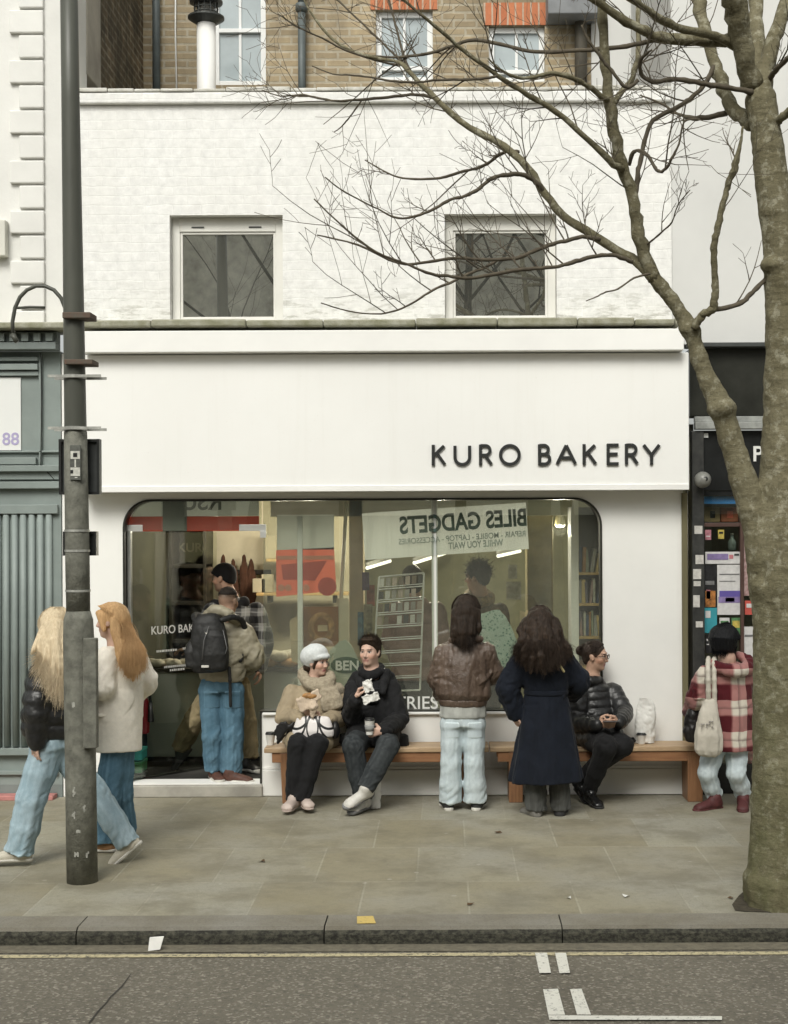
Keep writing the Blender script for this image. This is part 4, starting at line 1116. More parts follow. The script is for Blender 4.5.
limb([(752, 92, 6), (735, 89, 5.5), (716, 86, 5.5), (695, 82, 5.2), (673, 79, 5), (656, 82, 4.8), (643, 76, 4.4), (640, 63, 4), (645, 55, 3), (652, 50, 2)], -.05, -.5, TWIG, sides=7)
limb([(753, 125, 15), (742, 117, 14.5), (729, 102, 14), (722, 85, 13.5), (716, 66, 13), (706, 33, 13), (699, 4, 12.5), (694, -25, 12)], .05, .5, twigs=.4)
limb([(727, 113, 6), (709, 117, 5.4), (693, 118, 5), (678, 114, 3), (662, 104, 2.2), (640, 95, 1.6)], .2, .6, TWIG, sides=6)
limb([(716, 62, 5.4), (711, 74, 5.2), (703, 86, 5), (692, 97, 5), (679, 106, 5), (653, 121, 5), (646, 138, 4.6), (641, 158, 4.6), (638, 172, 5), (636, 190, 5.5), (632, 203, 5.5)], .3, -.1, TWIG, sides=7, twigs=.7)
limb([(629, 165, 4), (633, 153, 4), (640, 151, 3.6), (648, 156, 3.6), (654, 166, 3.6), (660, 172, 3.4), (667, 167, 3), (672, 158, 2.6), (679, 144, 2.2), (684, 122, 1.8), (700, 119, 1.2)], -.1, -.5, TWIG, sides=6)
limb([(694, 328, 9), (698, 320, 9), (705, 313, 8.5), (713, 309, 8), (714.5, 297, 7.5), (716, 282, 7), (714, 262, 7), (714, 245, 6.6), (718, 228, 6.4), (721, 212, 6.4), (726, 195, 6.2), (729, 182, 6.4), (734, 170, 7), (737, 158, 6), (741, 140, 3), (743, 126, 2.2)], -.1, -.4, twigs=.5)
limb([(713, 309, 5.5), (725, 308, 5.2), (739, 304, 5.2), (748, 297, 5), (756, 289, 5), (764, 281, 5), (772, 273, 6)], -.12, 0, TWIG, sides=7, twigs=.7)
limb([(632, 262, 4.5), (616, 256, 4.4), (597, 256, 4.4), (580, 260, 4.4), (564, 265, 4.2), (540, 268, 4), (516, 270, 4), (490, 275, 3.8), (468, 278, 3.6), (448, 276, 3.2), (431, 274, 3), (409, 265, 2.6), (376, 252, 2.2), (347, 230, 1.9), (314, 199, 1.4)], -.2, -1.0, TWIG, sides=7)
limb([(600, 240, 4.4), (582, 237, 4.4), (565, 241, 4.2), (549, 245, 4), (532, 252, 4), (516, 258, 3.8), (487, 260, 3.6), (457, 258, 3.2), (428, 262, 3), (398, 263, 2.6), (358, 245, 2), (317, 235, 1.4)], -.05, -.5, TWIG, sides=7)
limb([(500, 259, 3), (484, 268, 2.8), (468, 274, 2.8), (450, 283, 2.6), (435, 289, 2.4), (422, 297, 2.2), (409, 305, 2), (394, 311, 1.8), (376, 314, 1.6), (348, 311, 1.4), (321, 303, 1.2)], -.2, -.9, TWIG, sides=6)
limb([(545, 195, 5), (540, 186, 5), (531, 178, 5), (520, 174, 4.8), (509, 175, 4.6), (498, 176, 4.2), (490, 180, 4.2), (481, 187, 4), (472, 193, 3.8), (462, 197, 3.4), (450, 200, 3.2), (436, 208, 3), (420, 215, 2.6), (398, 218, 2.2), (378, 209, 1.9), (358, 199, 1.7), (340, 189, 1.5), (325, 177, 1.2)], .15, -.4, TWIG, sides=7)
limb([(518, 152, 4), (510, 151, 3.6), (500, 154, 3.4), (490, 162, 3.2), (478, 168, 3), (465, 171, 2.8), (439, 178, 2.6), (415, 179, 2.2), (398, 177, 2), (382, 170, 1.7), (365, 160, 1.3)], .2, .8, TWIG, sides=6)
limb([(434, 97, 3.4), (420, 95, 3.2), (407, 95, 3), (381, 98, 2.8), (355, 100, 2.6), (336, 101, 2.4), (318, 98, 2.2), (303, 95, 2), (280, 96, 1.4), (262, 90, 1.)], .35, 1.1, TWIG, sides=6)
limb([(361, 101, 2), (355, 110, 1.8), (348, 119, 1.6), (341, 127, 1.4), (334, 132, 1)], .8, .9, TWIG, sides=5, twigs=.5)
limb([(497, 76, 3), (480, 79, 2.8), (460, 79.5, 2.7), (437, 80, 2.5), (420, 82, 2.4), (404, 82, 2.3), (386, 80, 2.1), (369, 77, 1.9), (350, 75, 1.7), (333, 74, 1.4), (312, 66, 1.1)], -.75, -.3, TWIG, sides=6)
limb([(610, 101, 6), (603, 98, 6), (592, 89, 5.6), (581, 82, 5.4), (566, 76, 5), (550, 74, 4.6), (535, 77, 4), (519, 78, 3.4), (508, 74, 2.8), (497, 67, 2.2), (488, 58, 1.6)], -.25, -.7, twigs=.6, sides=7)
limb([(614, 104, 6), (617, 98, 6), (624, 89, 5.8), (631, 81, 5.6), (635, 68, 5.4), (638, 56, 5.2), (638, 28, 5), (639, 0, 4.6), (640, -20, 4)], -.25, .1, twigs=.5, sides=7)
limb([(638, 80, 4), (630, 87, 4), (622, 84, 4), (612, 71, 4), (604, 62, 3.8), (598, 53, 3.6), (591, 44, 3.4), (586, 36, 3), (582, 25, 2)], -.5, -.6, TWIG, sides=6)
limb([(755, 88, 22), (746, 60, 21), (739, 30, 22), (733, 0, 23), (729, -30, 22)], 0, -.3, twigs=.2)
limb([(760, 95, 22), (768, 60, 17), (777, 30, 15), (788, 0, 14), (800, -25, 13)], 0, .2, twigs=.2)
limb([(762, 92, 18), (757, 50, 16), (756, 10, 15), (757, -30, 14)], .08, .5, twigs=.1)
limb([(768, 80, 6), (775, 71, 6), (782, 64, 5.6), (792, 55, 5)], 0, -.3, TWIG, sides=6)
limb([(778, 122, 9), (785, 114, 8), (796, 106, 7)], -.05, -.2, BARK, sides=7)
limb([(650, 274, 2.6), (634, 278, 2.2), (618, 289, 1.8), (606, 292, 1.6), (596, 297, 1.4), (586, 301, 1)], -.2, -.4, TWIG, sides=5, twigs=0)
limb([(646, 245, 2.2), (655, 238, 2), (664, 230, 1.8), (672, 222, 1.6), (678, 205, 1.3), (690, 190, 1)], -.1, -.5, TWIG, sides=5)
# fine twigs along every branch: one countless mass
tm = MB()
def grow(p, d, L, r, depth):
    n = 5; pts, rr = [p], [r]; q = p; d = d.normalized(); kink = TR.uniform(-.3, .3)
    for i in range(n):
        d = (d + Vector((TR.uniform(-.13, .13), TR.uniform(-.13, .13), TR.uniform(-.10, .13) + .035))).normalized()
        q = q + d * (L / n); pts.append(q); rr.append(max(.0015, r * (1 - .62 * (i + 1) / n)))
        if depth < 2 and TR.random() < (.62 if depth == 0 else .42):
            s_ = 1 if (i + depth) % 2 else -1
            ax = d.cross(Vector((0, 1, 0))); 
            nd = (d * .8 + ax * s_ * TR.uniform(.45, .95) + Vector((0, TR.uniform(-.6, .6), TR.uniform(0, .2)))).normalized()
            grow(q, nd, L * TR.uniform(.28, .7), rr[-1] * .85, depth + 1)
    tm.tube(pts, rr, 4, False)
for pp, rr, wgt in twig_src:
    tot = sum((pp[i + 1] - pp[i]).length for i in range(len(pp) - 1)); thin = rr[len(rr) // 2] < .017
    cnt = int(tot * wgt * (5.2 if thin else 2.2)) + 1
    for _ in range(cnt):
        t = TR.uniform(.12, 1.0); i = min(int(t * (len(pp) - 1)), len(pp) - 2)
        d = (pp[i + 1] - pp[i]).normalized(); s_ = 1 if TR.random() < .55 else -1
        ax = Vector((0, 1, 0)).cross(d)
        nd = d * TR.uniform(.5, 1.1) + ax * s_ * TR.uniform(.35, .9) + Vector((0, TR.uniform(-.6, .6), .18))
        if pp[i].z < 4.0 and nd.z < .25: nd = d * .7 - ax * s_ * .8; nd.z = abs(nd.z) + .3
        grow(pp[i], nd, TR.choice((.12, .18, .26, .36, .5, .62)) * TR.uniform(.8, 1.2), min(rr[i] * .65, TR.uniform(.0038, .0062)), 0)
tg = tm.build('twigs', TWIG, tree, True); tg['kind'] = 'stuff'

# ------------------------------------------------------------------ trees across the street (only mirrored)
def far_tree(x, y, h, seed, lean, label, tr_w=.24):
    g = random.Random(seed); t_ = thing('bare_tree', label, 'tree', (x, y, 0))
    tr = MB(); br = MB()
    pts = [Vector((x + lean * k / 8 * h * .12, y, h * .75 * k / 8)) for k in range(9)]; tr.tube(pts, [tr_w * (1 - .07 * k) for k in range(9)], 10); tr.build('trunk', M('far_bark', (.03, .028, .02), .9), t_, True)
    def gr(p, d, L, r, dep):
        q = p; P, RR = [p], [r]
        for i in range(4):
            d = (d + Vector((g.uniform(-.3, .3), g.uniform(-.3, .3), g.uniform(-.1, .3)))).normalized(); q = q + d * L / 4; P.append(q); RR.append(r * (1 - .16 * (i + 1)))
            if dep < 3 and i > 0: gr(q, d + Vector((g.uniform(-1, 1), g.uniform(-.5, .5), g.uniform(-.1, .6))), L * .62, RR[-1] * .6, dep + 1)
        br.tube(P, RR, 5, False)
    for k in range(3, 9):
        for s_ in (-1, 1): gr(pts[k], Vector((s_ * g.uniform(.5, 1), g.uniform(-.4, .4), g.uniform(.3, .9))), h * g.uniform(.28, .4), .034, 0)
    br.build('crown', M('far_bark', (.035, .032, .022), .9), t_, True)
def mirror_x(px, Yt): return (px - CX) / F * (D0 * 2 + (-Yt - D0))
far_tree(mirror_x(240, -13.5), -13.5, 11, 3, .8, 'bare tree across the street mirrored in the left upper window')
far_tree(mirror_x(575, -13.2), -13.2, 11, 8, -.3, 'bare tree across the street mirrored in the right upper window', .14)
far_tree(mirror_x(455, -13.8), -13.8, 11, 12, .25, 'slender bare tree across the street between two stouter ones', .12)

# ------------------------------------------------------------------ lamp post
YP = -2.805
pb = ground(82, 880)
post = thing('lamp_post', 'weathered grey steel lamp post with wide door base, clamps and dark boxes', 'lamp post', (pb.x, YP, 0))
POSTM = M('weathered_post', (.20, .20, .165), .75, col2=(.095, .095, .078), scale=16, bscale=80, bstr=.9, bdist=.006)
POSTU = M('dark_post', (.095, .098, .080), .42, col2=(.055, .057, .047), scale=5, stretch=(1, 1, .2), bscale=60, bstr=.15)
def pp_(px, py, dy=0.): return at(px, py, YP + dy)
def pc(py): return 69 + (82.3 - 69) * py / 880.        # axis in the photo
def pw(wd): return wd / 2 * (D0 + YP) / F
MB().tube([pp_(pc(612), 612), pp_(pc(430), 430), pp_(pc(100), 100), pp_(pc(-60), -60)], [pw(22.5), pw(22), pw(18), pw(17)], 28).build('shaft', POSTU, post, True)
MB().tube([pp_(pc(614), 614), pp_(pc(560), 560), pp_(pc(500), 500), pp_(pc(432), 432)], [pw(23.6), pw(24), pw(23.4), pw(22.8)], 28).build('collar', POSTM, post, True)
bs = MB().tube([pp_(pc(882), 882), pp_(pc(780), 780), pp_(pc(640), 640), pp_(pc(620), 620), pp_(pc(611), 611)], [pw(30.5), pw(30.5), pw(30.5), pw(29), pw(24)], 32).build('base', POSTM, post, True)
for f_ in bs.data.polygons: pass
dr = MB(); a, b_ = pp_(84, 748, -.085), pp_(97, 638, -.085)
dr.box(a.x, b_.x, YP - .108, YP - .05, a.z, b_.z); dr.build('access_door', POSTM, post, bev=.006)
for (y0, y1, d_) in ((800, 815, 3), (700, 712, 4)): pass
def clamp(py, x0, x1, h, mat, nm='clamp', tilt=0.):
    p0, p1 = pp_(x0, py + h / 2, -.07), pp_(x1, py - h / 2, -.07)
    m_ = MB().box(p0.x, p1.x, YP - .078, YP - .068, p0.z, p1.z); m_.box(p0.x, p1.x, YP + .066, YP + .076, p0.z, p1.z)
    r_ = pw(23.5); m_.lathe((pp_(pc(py), py).x, YP, (p0.z + p1.z) / 2 - .012), [(r_ * .9, 0), (r_, .001), (r_, .024), (r_ * .9, .025)], 24)
    return m_.build(nm, mat, post)
RUST = M('rusty_plate', (.12, .075, .055), .85, col2=(.10, .095, .075), scale=25, bstr=.5)
GALV = M('galvanised', (.50, .50, .46), .45, metal=.5, scale=20, var=.3)
def plate(px0, px1, py0, py1): 
    p0, p1 = pp_(px0, py1, -.06), pp_(px1, py0, -.06); MB().box(p0.x, p1.x, YP - .10, YP + .06, p0.z, p1.z).build('bracket_plate', RUST, post, bev=.004)
plate(64, 92, 313, 319); plate(66, 94, 360, 365)
clamp(376, 48, 101, 3, GALV); clamp(428, 48, 101, 3, GALV)
for py in (532, 552, 592): 
    r_ = pw(25); c_ = pp_(pc(py), py); MB().lathe((c_.x, YP, c_.z), [(r_ * .9, 0), (r_, .001), (r_, .014), (r_ * .9, .015)], 24).build('band', GALV, post)
for (x0, x1, y0, y1) in ((61, 100, 440, 494), (65, 97, 532, 555)):
    p0, p1 = pp_(x0, y1, .09), pp_(x1, y0, .09)
    k = MB().box(p0.x, p1.x, YP + .075, YP + .11, p0.z, p1.z).build('sign_back', DARKGREY, post, bev=.004)
    rim = MB(); t = .012
    rim.box(p0.x - .004, p0.x + t, YP + .055, YP + .113, p0.z - .004, p1.z + .004).box(p1.x - t, p1.x + .004, YP + .055, YP + .113, p0.z - .004, p1.z + .004)
    rim.box(p0.x + t, p1.x - t, YP + .055, YP + .113, p0.z - .004, p0.z + t).box(p0.x + t, p1.x - t, YP + .055, YP + .113, p1.z - t, p1.z + .004)
    rim.build('rim', BLACK_M, k)
# number plaque
p0, p1 = pp_(70, 480, -.08), pp_(80.5, 445, -.08); yq = YP - .078
pl = MB().box(p0.x, p1.x, yq, yq + .01, p0.z, p1.z).build('plaque', M('plaque_grey', (.11, .115, .10), .6, scale=30, var=.3), post, bev=.002)
pk = M('plaque_white', (.62, .62, .56), .6, scale=40, var=.25)
cxp = (p0.x + p1.x) / 2; zq = lambda py: pp_(75, py, -.08).z
def sq(x0, x1, y0, y1, inner=None):
    m_ = MB(); m_.box(cxp + x0, cxp + x1, yq - .003, yq - .0005, zq(y1), zq(y0))
    m_.build('plaque_mark', pk, pl)
    if inner: MB().box(cxp + inner[0], cxp + inner[1], yq - .005, yq - .0032, zq(inner[3]), zq(inner[2])).build('plaque_mark', BLACK_M, pl)
sq(-.028, .028, 451, 459, (-.012, .012, 453, 457)); sq(-.004, .004, 459.5, 467); sq(-.028, .028, 467.5, 476, (-.028, -.012, 470, 473.5)); sq(-.003, .012, 477, 478)
# hooped arm
ha = [pp_(x, y, .02) for x, y in ((66, 318), (65, 308), (61, 298), (54, 290), (45, 286), (36, 286), (27, 290), (20, 297), (15, 308), (12.5, 322), (13, 335))]
hm = MB().tube(ha, .012, 8); hm.tube([pp_(17, 308, .02), pp_(30, 307, .02), pp_(45, 307.5, .02)], .008, 6); hm.tube([pp_(12, 334, .02), pp_(17, 342, .02)], .016, 8)
hm.build('hoop_arm', POSTU, post, True)
for (px, py, w_, h_) in ((78, 790, 4, 10), (77, 812, 3, 7), (88, 806, 3, 5), (80, 850, 4, 5), (90, 852, 3, 4), (82, 829, 3, 4), (77, 703, 2, 4), (92, 716, 3, 5), (91, 674, 2, 3)):
    c_ = pp_(px, py); ang = math.asin(max(-1, min(1, (c_.x - pp_(pc(py), py).x) / pw(30.5)))); rr = pw(30.5) + .001
    ax_ = pp_(pc(py), py); st = MB(); hw = w_ * .003; hh = h_ * .003
    for k in range(6):
        a2 = ang + TR.uniform(-1, 1) * hw / rr; zz = ax_.z + TR.uniform(-1, 1) * hh
        pts = [Vector((ax_.x + math.sin(a2 + da) * rr, YP - math.cos(a2 + da) * rr, zz + dz)) for da, dz in ((-.05, -.006), (.06, -.008), (.07, .006), (-.04, .009))]
        st.add(pts, [(0, 1, 2, 3)])
    st.build('paint_flake', M('flake_grey', (.36, .36, .32), .7, scale=40, var=.3), bs)
# ------------------------------------------------------------------ people
SKIN = attr_mat('skin', .5, 25, .10, 160, .12, sss=.0)
SK = {'fair': (.60, .40, .31), 'warm': (.50, .315, .225), 'tan': (.42, .26, .18), 'pink': (.62, .39, .32)}

class Fig:
    def __init__(s, label, Y, px, z0=0., skin='fair', name='person'):
        s.Y = Y; p = at(px, 700, Y); s.root = thing(name, label, 'person', (p.x, Y, z0)); s.skin = np.array(SK[skin]); s.J = {}; s.z0 = z0
    def p(s, px, py, dy=0.): return V(at(px, py, s.Y + dy))
    def set(s, **kw):
        for k, v in kw.items(): s.J[k] = s.p(*v)
    def __getattr__(s, k):
        J = s.__dict__.get('J')
        if J is not None and k in J: return J[k]
        raise AttributeError(k)
    def frame(s, fwd, up=(0, 0, 1), hs=1.):
        f = unit(fwd); u = np.asarray(up, dtype=np.float32); r = unit(np.cross(f, u)); u = np.cross(r, f)
        s.hf, s.hu, s.hr, s.hs = f, unit(u), r, hs      # r = the person's right
    def h(s, x, y, z): return s.head + (s.hr * x + s.hf * y + s.hu * z) * s.hs
    def body(s, hands=(), female=True, hcol=None, stub=0., lips=None, brow=(.06, .04, .03), fade=None, hide=1.):
        """one continuous skin mesh: head, neck, trunk, arms, hands and legs"""
        b = SDF(.0058); h, hs = s.h, s.hs; ax = (s.hr, s.hf, s.hu)
        sc = lambda *r: [x * hs for x in r]
        b.ell(h(0, -.008, .022), sc(.074, .094, .090), ax)
        b.ell(h(0, .030, -.042), sc(.056 if female else .060, .060, .072), ax, .03)
        b.ell(h(0, .066, -.092), sc(.022 if female else .027, .020, .017), ax, .02)
        for e in (-1, 1):
            b.ell(h(.036 * e, .058, -.022), sc(.026, .026, .026), ax, .02)
            b.ell(h(.031 * e, .094, .008), sc(.016, .012, .010), ax, .008, '-')
            b.ell(h(.031 * e, .076, .007), sc(.0125, .0125, .0115), ax, .004)
            b.ell(h(.077 * e, -.004, -.006), sc(.010, .021, .031), (s.hr, s.hf + s.hu * .25, s.hu), .006)
        b.cone(h(-.034, .083, .030), h(.034, .083, .030), .010 * hs, .010 * hs, .012)
        b.cone(h(0, .088, .012), h(0, .105, -.027), .0075 * hs, .0108 * hs, .010)
        b.cone(h(-.010, .094, -.032), h(.010, .094, -.032), .0075 * hs, .0075 * hs, .006)
        b.cone(h(-.018, .083, -.056), h(.018, .083, -.056), .0075 * hs, .0075 * hs, .006)
        b.cone(h(-.014, .081, -.067), h(.014, .081, -.067), .008 * hs, .008 * hs, .005)
        nr = .052 if female else .060
        b.cone(h(0, -.012, -.07), s.neck, nr * hs, nr * 1.08, .03)
        mid = (s.sa + s.sb) / 2; side = unit(s.sb - s.sa); wsh = np.linalg.norm(s.sb - s.sa) / 2
        q = .8 * hide
        b.cone(s.sa * .85 + mid * .15, s.sb * .85 + mid * .15, .05, .05, .03)
        b.cone(s.neck, mid, nr * 1.05, .07, .04)
        b.loft([(s.pel, wsh * .75, .085 * q), (s.pel * .5 + mid * .5, wsh * .66, .08 * q), (mid * .8 + s.pel * .2, wsh * .8, .09 * q), (mid, wsh * .7, .06 * q)], side, .04)
        for e in 'ab':
            sh, el, wr = s.J['s' + e], s.J['e' + e], s.J['w' + e]
            b.chain([sh, el, wr], [.045, .036, .026], .03)
            b.chain([s.J['h' + e], s.J['k' + e], s.J['f' + e]], [.07, .046, .034], .04)
        for hd in hands: s.hand(b, *hd)
        base = s.skin
        head, hr, hf, hu = s.head, s.hr, s.hf, s.hu
        lipc = np.array(lips if lips else base * np.array([.92, .62, .62]))
        def col(P):
            C = np.tile(base, (len(P), 1)).astype(np.float32)
            d = (P - head) / hs; x, y, z = d @ hr, d @ hf, d @ hu
            near = (np.abs(z) < .16) & (np.abs(x) < .12) & (np.abs(y) < .16)
            front = near & (y > .045)
            C[near & (np.abs(np.abs(x) - .045) < .022) & (z < -.01) & (z > -.05) & (y > .03)] *= np.array([1.04, .93, .90])
            if stub: C[near & (y > -.01) & (z < -.045) & (z > -.12)] *= (1 - stub)
            C[front & (z > -.073) & (z < -.050) & (np.abs(x) < .024)] = lipc
            C[front & (np.abs(z + .0605) < .0028) & (np.abs(x) < .024)] = lipc * .6
            ex = np.abs(np.abs(x) - .031)
            C[front & (ex < .0175) & (np.abs(z - .008) < .0085)] = base * .74
            C[front & (ex < .0125) & (np.abs(z - .007) < .0052)] = (.50, .47, .44)
            C[front & (ex < .0068) & (np.abs(z - .0075) < .0055)] = (.03, .022, .018)
            C[front & (np.abs(z - .0145) < .0025) & (ex < .017)] = (.05, .035, .03)
            C[front & (np.abs(z - .029 + .1 * (np.abs(np.abs(x) - .03))) < .0040) & (np.abs(np.abs(x) - .031) < .019)] = brow
            C[front & (np.abs(np.abs(x) - .007) < .004) & (np.abs(z + .040) < .004) & (y > .09)] *= .4
            if fade is not None:
                f_ = near & ~front & (z > -.075) & (y < .055)
                k = np.clip((z[f_] + .075) / .11, 0, 1)[:, None] * .92
                C[f_] = C[f_] * (1 - k) + np.array(fade) * k
            return C
        s.bodyobj = soft('body', b, SKIN, s.root, color=col)
        return s.bodyobj
    def hand(s, b, wrist, d, pn, curl=.35, thumb=None, spread=.16, sc=1.0, w=None):
        """palm, four bent fingers, thumb. d = finger direction, pn = direction the palm faces"""
        d = unit(d); pn = unit(np.asarray(pn) - d * np.dot(pn, d)); sd = np.cross(d, pn)
        if thumb is not None and np.dot(sd, thumb) < 0: sd = -sd     # sd points to the thumb side
        c = V(wrist)
        b.cone(c, c + d * .03 * sc, .024 * sc, .027 * sc, .02, flat=(pn, .7))
        for o in (-.026, -.009, .009, .026):
            b.cone(c + d * .025 * sc + sd * o * sc * .6, c + d * .085 * sc + sd * o * sc, .0135 * sc, .0115 * sc, .010)
        for o, L in ((-.030, .058), (-.010, .072), (.010, .078), (.030, .070)):
            p = c + d * .085 * sc + sd * o * sc; dd = unit(d + sd * o / .03 * spread * .5)
            pts = [p]; a = 0.
            for f in (.42, .32, .26):
                a += curl; dr = dd * math.cos(a) + pn * math.sin(a); p = p + dr * L * f * sc; pts.append(p)
            b.chain(pts, [.0092 * sc, .0085 * sc, .0078 * sc, .0066 * sc], .003, .003)
        p = c + d * .025 * sc + sd * .022 * sc
        t1 = p + (sd * .75 + d * .5 + pn * .45) * .040 * sc; t2 = t1 + (d * .85 + pn * .5 + sd * .1) * .032 * sc; t3 = t2 + (d * .8 + pn * .6 - sd * .2) * .024 * sc
        b.chain([p, t1, t2, t3], [.014 * sc, .0115 * sc, .0095 * sc, .0075 * sc], .010, .004)
    def shoe(s, ank, d, mat, sole, n=(0, 0, 1), L=.27, hgt=.075, sw=.046, st=.022, name='shoe', collar=True):
        d = unit(d); n = unit(np.asarray(n, dtype=np.float32) - d * np.dot(n, d)); sd = np.cross(d, n); a = V(ank)
        o = a - d * .065 - n * hgt      # heel on the sole plane
        u = SDF(.006)
        rings = [(o + n * .035, .022, .028), (o + d * .02 + n * .042, .035, .042), (o + d * .09 + n * .046, .036, .046), (o + d * .16 + n * .036, .042, .037), (o + d * .22 + n * .030, sw, .029), (o + d * (L - .02) + n * .024, sw * .8, .022), (o + d * L + n * .02, sw * .35, .012)]
        u.loft(rings, sd, .02, up=d, kr=.03)
        if collar: u.cone(a - n * .02, a + n * .02, .042, .046, .03)
        u.cut(o + n * st * .6, -n, .004)
        sh = soft(name, u, mat, s.root, wr=[(.002, (30, 30, 30), 5, 0)])
        v = SDF(.0055)
        rr = [(o + d * -.006 + n * .02, .020, .03), (o + d * .015 + n * .02, .036, .03), (o + d * .10 + n * .02, .037, .03), (o + d * .20 + n * .02, sw * 1.07, .03), (o + d * (L - .015) + n * .02, sw * .85, .03), (o + d * (L + .008) + n * .02, sw * .4, .03)]
        v.loft(rr, sd, .02, up=d, kr=.02); v.cut(o + n * st, n, .003); v.cut(o, -n, .003)
        soft('sole', v, sole, sh)
        return sh
    def legs(s, mat, ra, rb=None, top=None, wr=.007, belt=(.16, .12), seed=1, flare=None, name='trousers', res=.0085, hemcut=True, k=.03, **fk):
        """trousers: pelvis loft and two tapering legs; ra = radii hip, knee, hem"""
        b = SDF(res); side = unit(s.hb - s.ha); cuts = []
        if top is not None:
            b.loft([(s.pel + V((0, 0, -.06)), belt[0], belt[1]), (s.pel, belt[0], belt[1]), (V(top), belt[0] * .92, belt[1] * .92)], side, .03)
        for e, rd in (('a', ra), ('b', rb or ra)):
            hp, kn, an = s.J['h' + e], s.J['k' + e], s.J['f' + e]
            d = unit(an - kn); low = an + d * .05
            mid = kn * .45 + low * .55
            b.chain([hp, (hp + kn) / 2, kn, mid, low], [rd[0], (rd[0] + rd[1]) / 2, rd[1], (rd[1] + rd[2]) / 2, rd[2]], k, .02)
            if hemcut:
                ax = unit(np.cross(d, (0, 1, .01))); ay = np.cross(d, ax); cuts.append((low + d * .10, (rd[2] + .028, rd[2] + .028, .10), (ax, ay, d)))
        for c_, hf_, ax_ in cuts: b.box(c_, hf_, ax_, .004, .006, '-')
        s.legsdf = b.pr[:]
        o = soft(name, b, mat, s.root, it=2, wr=[limb_folds([(s.J['h' + e], s.J['k' + e], s.J['f' + e] + unit(s.J['f' + e] - s.J['k' + e]) * .05) for e in 'ab'], wr * 1.0, wr * .75, seed, **fk), (.002, (40, 40, 40), seed + 9, 0)])
        s.trs = o
        return o
    def pocket(s, px, py, dy, hw=.062, hh=.068, grow=.0045):
        """a patch pocket that follows the trouser surface"""
        b = SDF(.0055)
        for fn, lo, hi, k, op in s.legsdf:
            if op == '+': b.pr.append((lambda X, fn=fn: fn(X) - grow, lo - grow, hi + grow, k, op))
        b.within(s.p(px, py, dy), (hw, .10, hh), None, .012)
        c = s.p(px, py, dy); lo = c - np.array([hw, .1, hh]) - .03; hi = c + np.array([hw, .1, hh]) + .03
        b.pr = [(fn, np.maximum(a, lo), np.minimum(np.maximum(h_, lo), hi), k, op) if op == '+' else (fn, a, h_, k, op) for fn, a, h_, k, op in b.pr if op == '&' or ((a < hi).all() and (h_ > lo).all())]
        soft('pocket', b, s.trs.data.materials[0], s.trs)
    def sleeve(s, b, e, rad, k=.03, quilt=None, end=.0, smooth=3):
        sh, el, wr = s.J['s' + e], s.J['e' + e], s.J['w' + e]
        d = unit(wr - el)
        b.chain([sh, (sh + el) / 2, el, (el + wr) / 2, wr + d * end], [rad[0], (rad[0] + rad[1]) / 2, rad[1], (rad[1] + rad[2]) / 2, rad[2]], k, .015, quilt=quilt, smooth=smooth)

def arm_folds(f, amp=.008, drape=.004, seed=2, both='ab', **k):
    k.setdefault('freq', 17.); k.setdefault('bend', 1.); k.setdefault('end', .6); k.setdefault('crotch', .3)
    return limb_folds([(f.J['s' + e], f.J['e' + e], f.J['w' + e]) for e in both], amp, drape, seed, **k)
def strands(b, roots, ends, r0, r1, n=14, seed=0, k=.012, wav=.0, mid=None):
    """locks of hair between a root line and an end line"""
    g = random.Random(seed)
    for i in range(n):
        t = (i + g.uniform(-.2, .2)) / max(1, n - 1); t = min(1, max(0, t))
        f = lambda L: V(L[0]) if len(L) == 1 else V(L[min(int(t * (len(L) - 1)), len(L) - 2)]) * (1 - (t * (len(L) - 1) - min(int(t * (len(L) - 1)), len(L) - 2))) + V(L[min(int(t * (len(L) - 1)), len(L) - 2) + 1]) * (t * (len(L) - 1) - min(int(t * (len(L) - 1)), len(L) - 2))
        a, c = f(roots), f(ends); c = c + V((g.uniform(-.02, .02), g.uniform(-.015, .015), g.uniform(-.045, .03)))
        m = (a + c) / 2 if mid is None else f(mid)
        pts = [a]
        for q in (.25, .5, .75):
            p = (a * (1 - q) ** 2 + m * 2 * q * (1 - q) + c * q * q) + V((g.uniform(-wav, wav), g.uniform(-wav, wav), 0)); pts.append(p)
        pts.append(c); rr = [r0, r0 * .95, (r0 + r1) / 2, r1 * 1.2, r1 * .45]
        b.chain(pts, rr, k, .006, smooth=2)

JEANS_LT = denim('light_blue_denim', (.27, .38, .44), (.37, .47, .52))
JEANS_MID = denim('mid_blue_denim', (.070, .145, .205), (.115, .21, .28))
JEANS_PALE = denim('pale_wash_denim', (.47, .55, .58), (.57, .64, .665))
JEANS_BLK = denim('washed_black_denim', (.022, .026, .028), (.042, .047, .049))
PUFF_B = M('black_nylon', (.020, .020, .020), .38, scale=12, var=.3, bscale=30, bstr=.5, bdist=.006, spec=.5)
KNITB = cloth('black_wool', (.010, .010, .011), weave=150)
SOLE_W = M('white_rubber', (.66, .64, .58), .6, scale=20, var=.15)
SOLE_D = M('dark_rubber', (.03, .03, .03), .6)
SUEDE = M('cream_suede', (.56, .52, .43), .8, scale=15, var=.15)

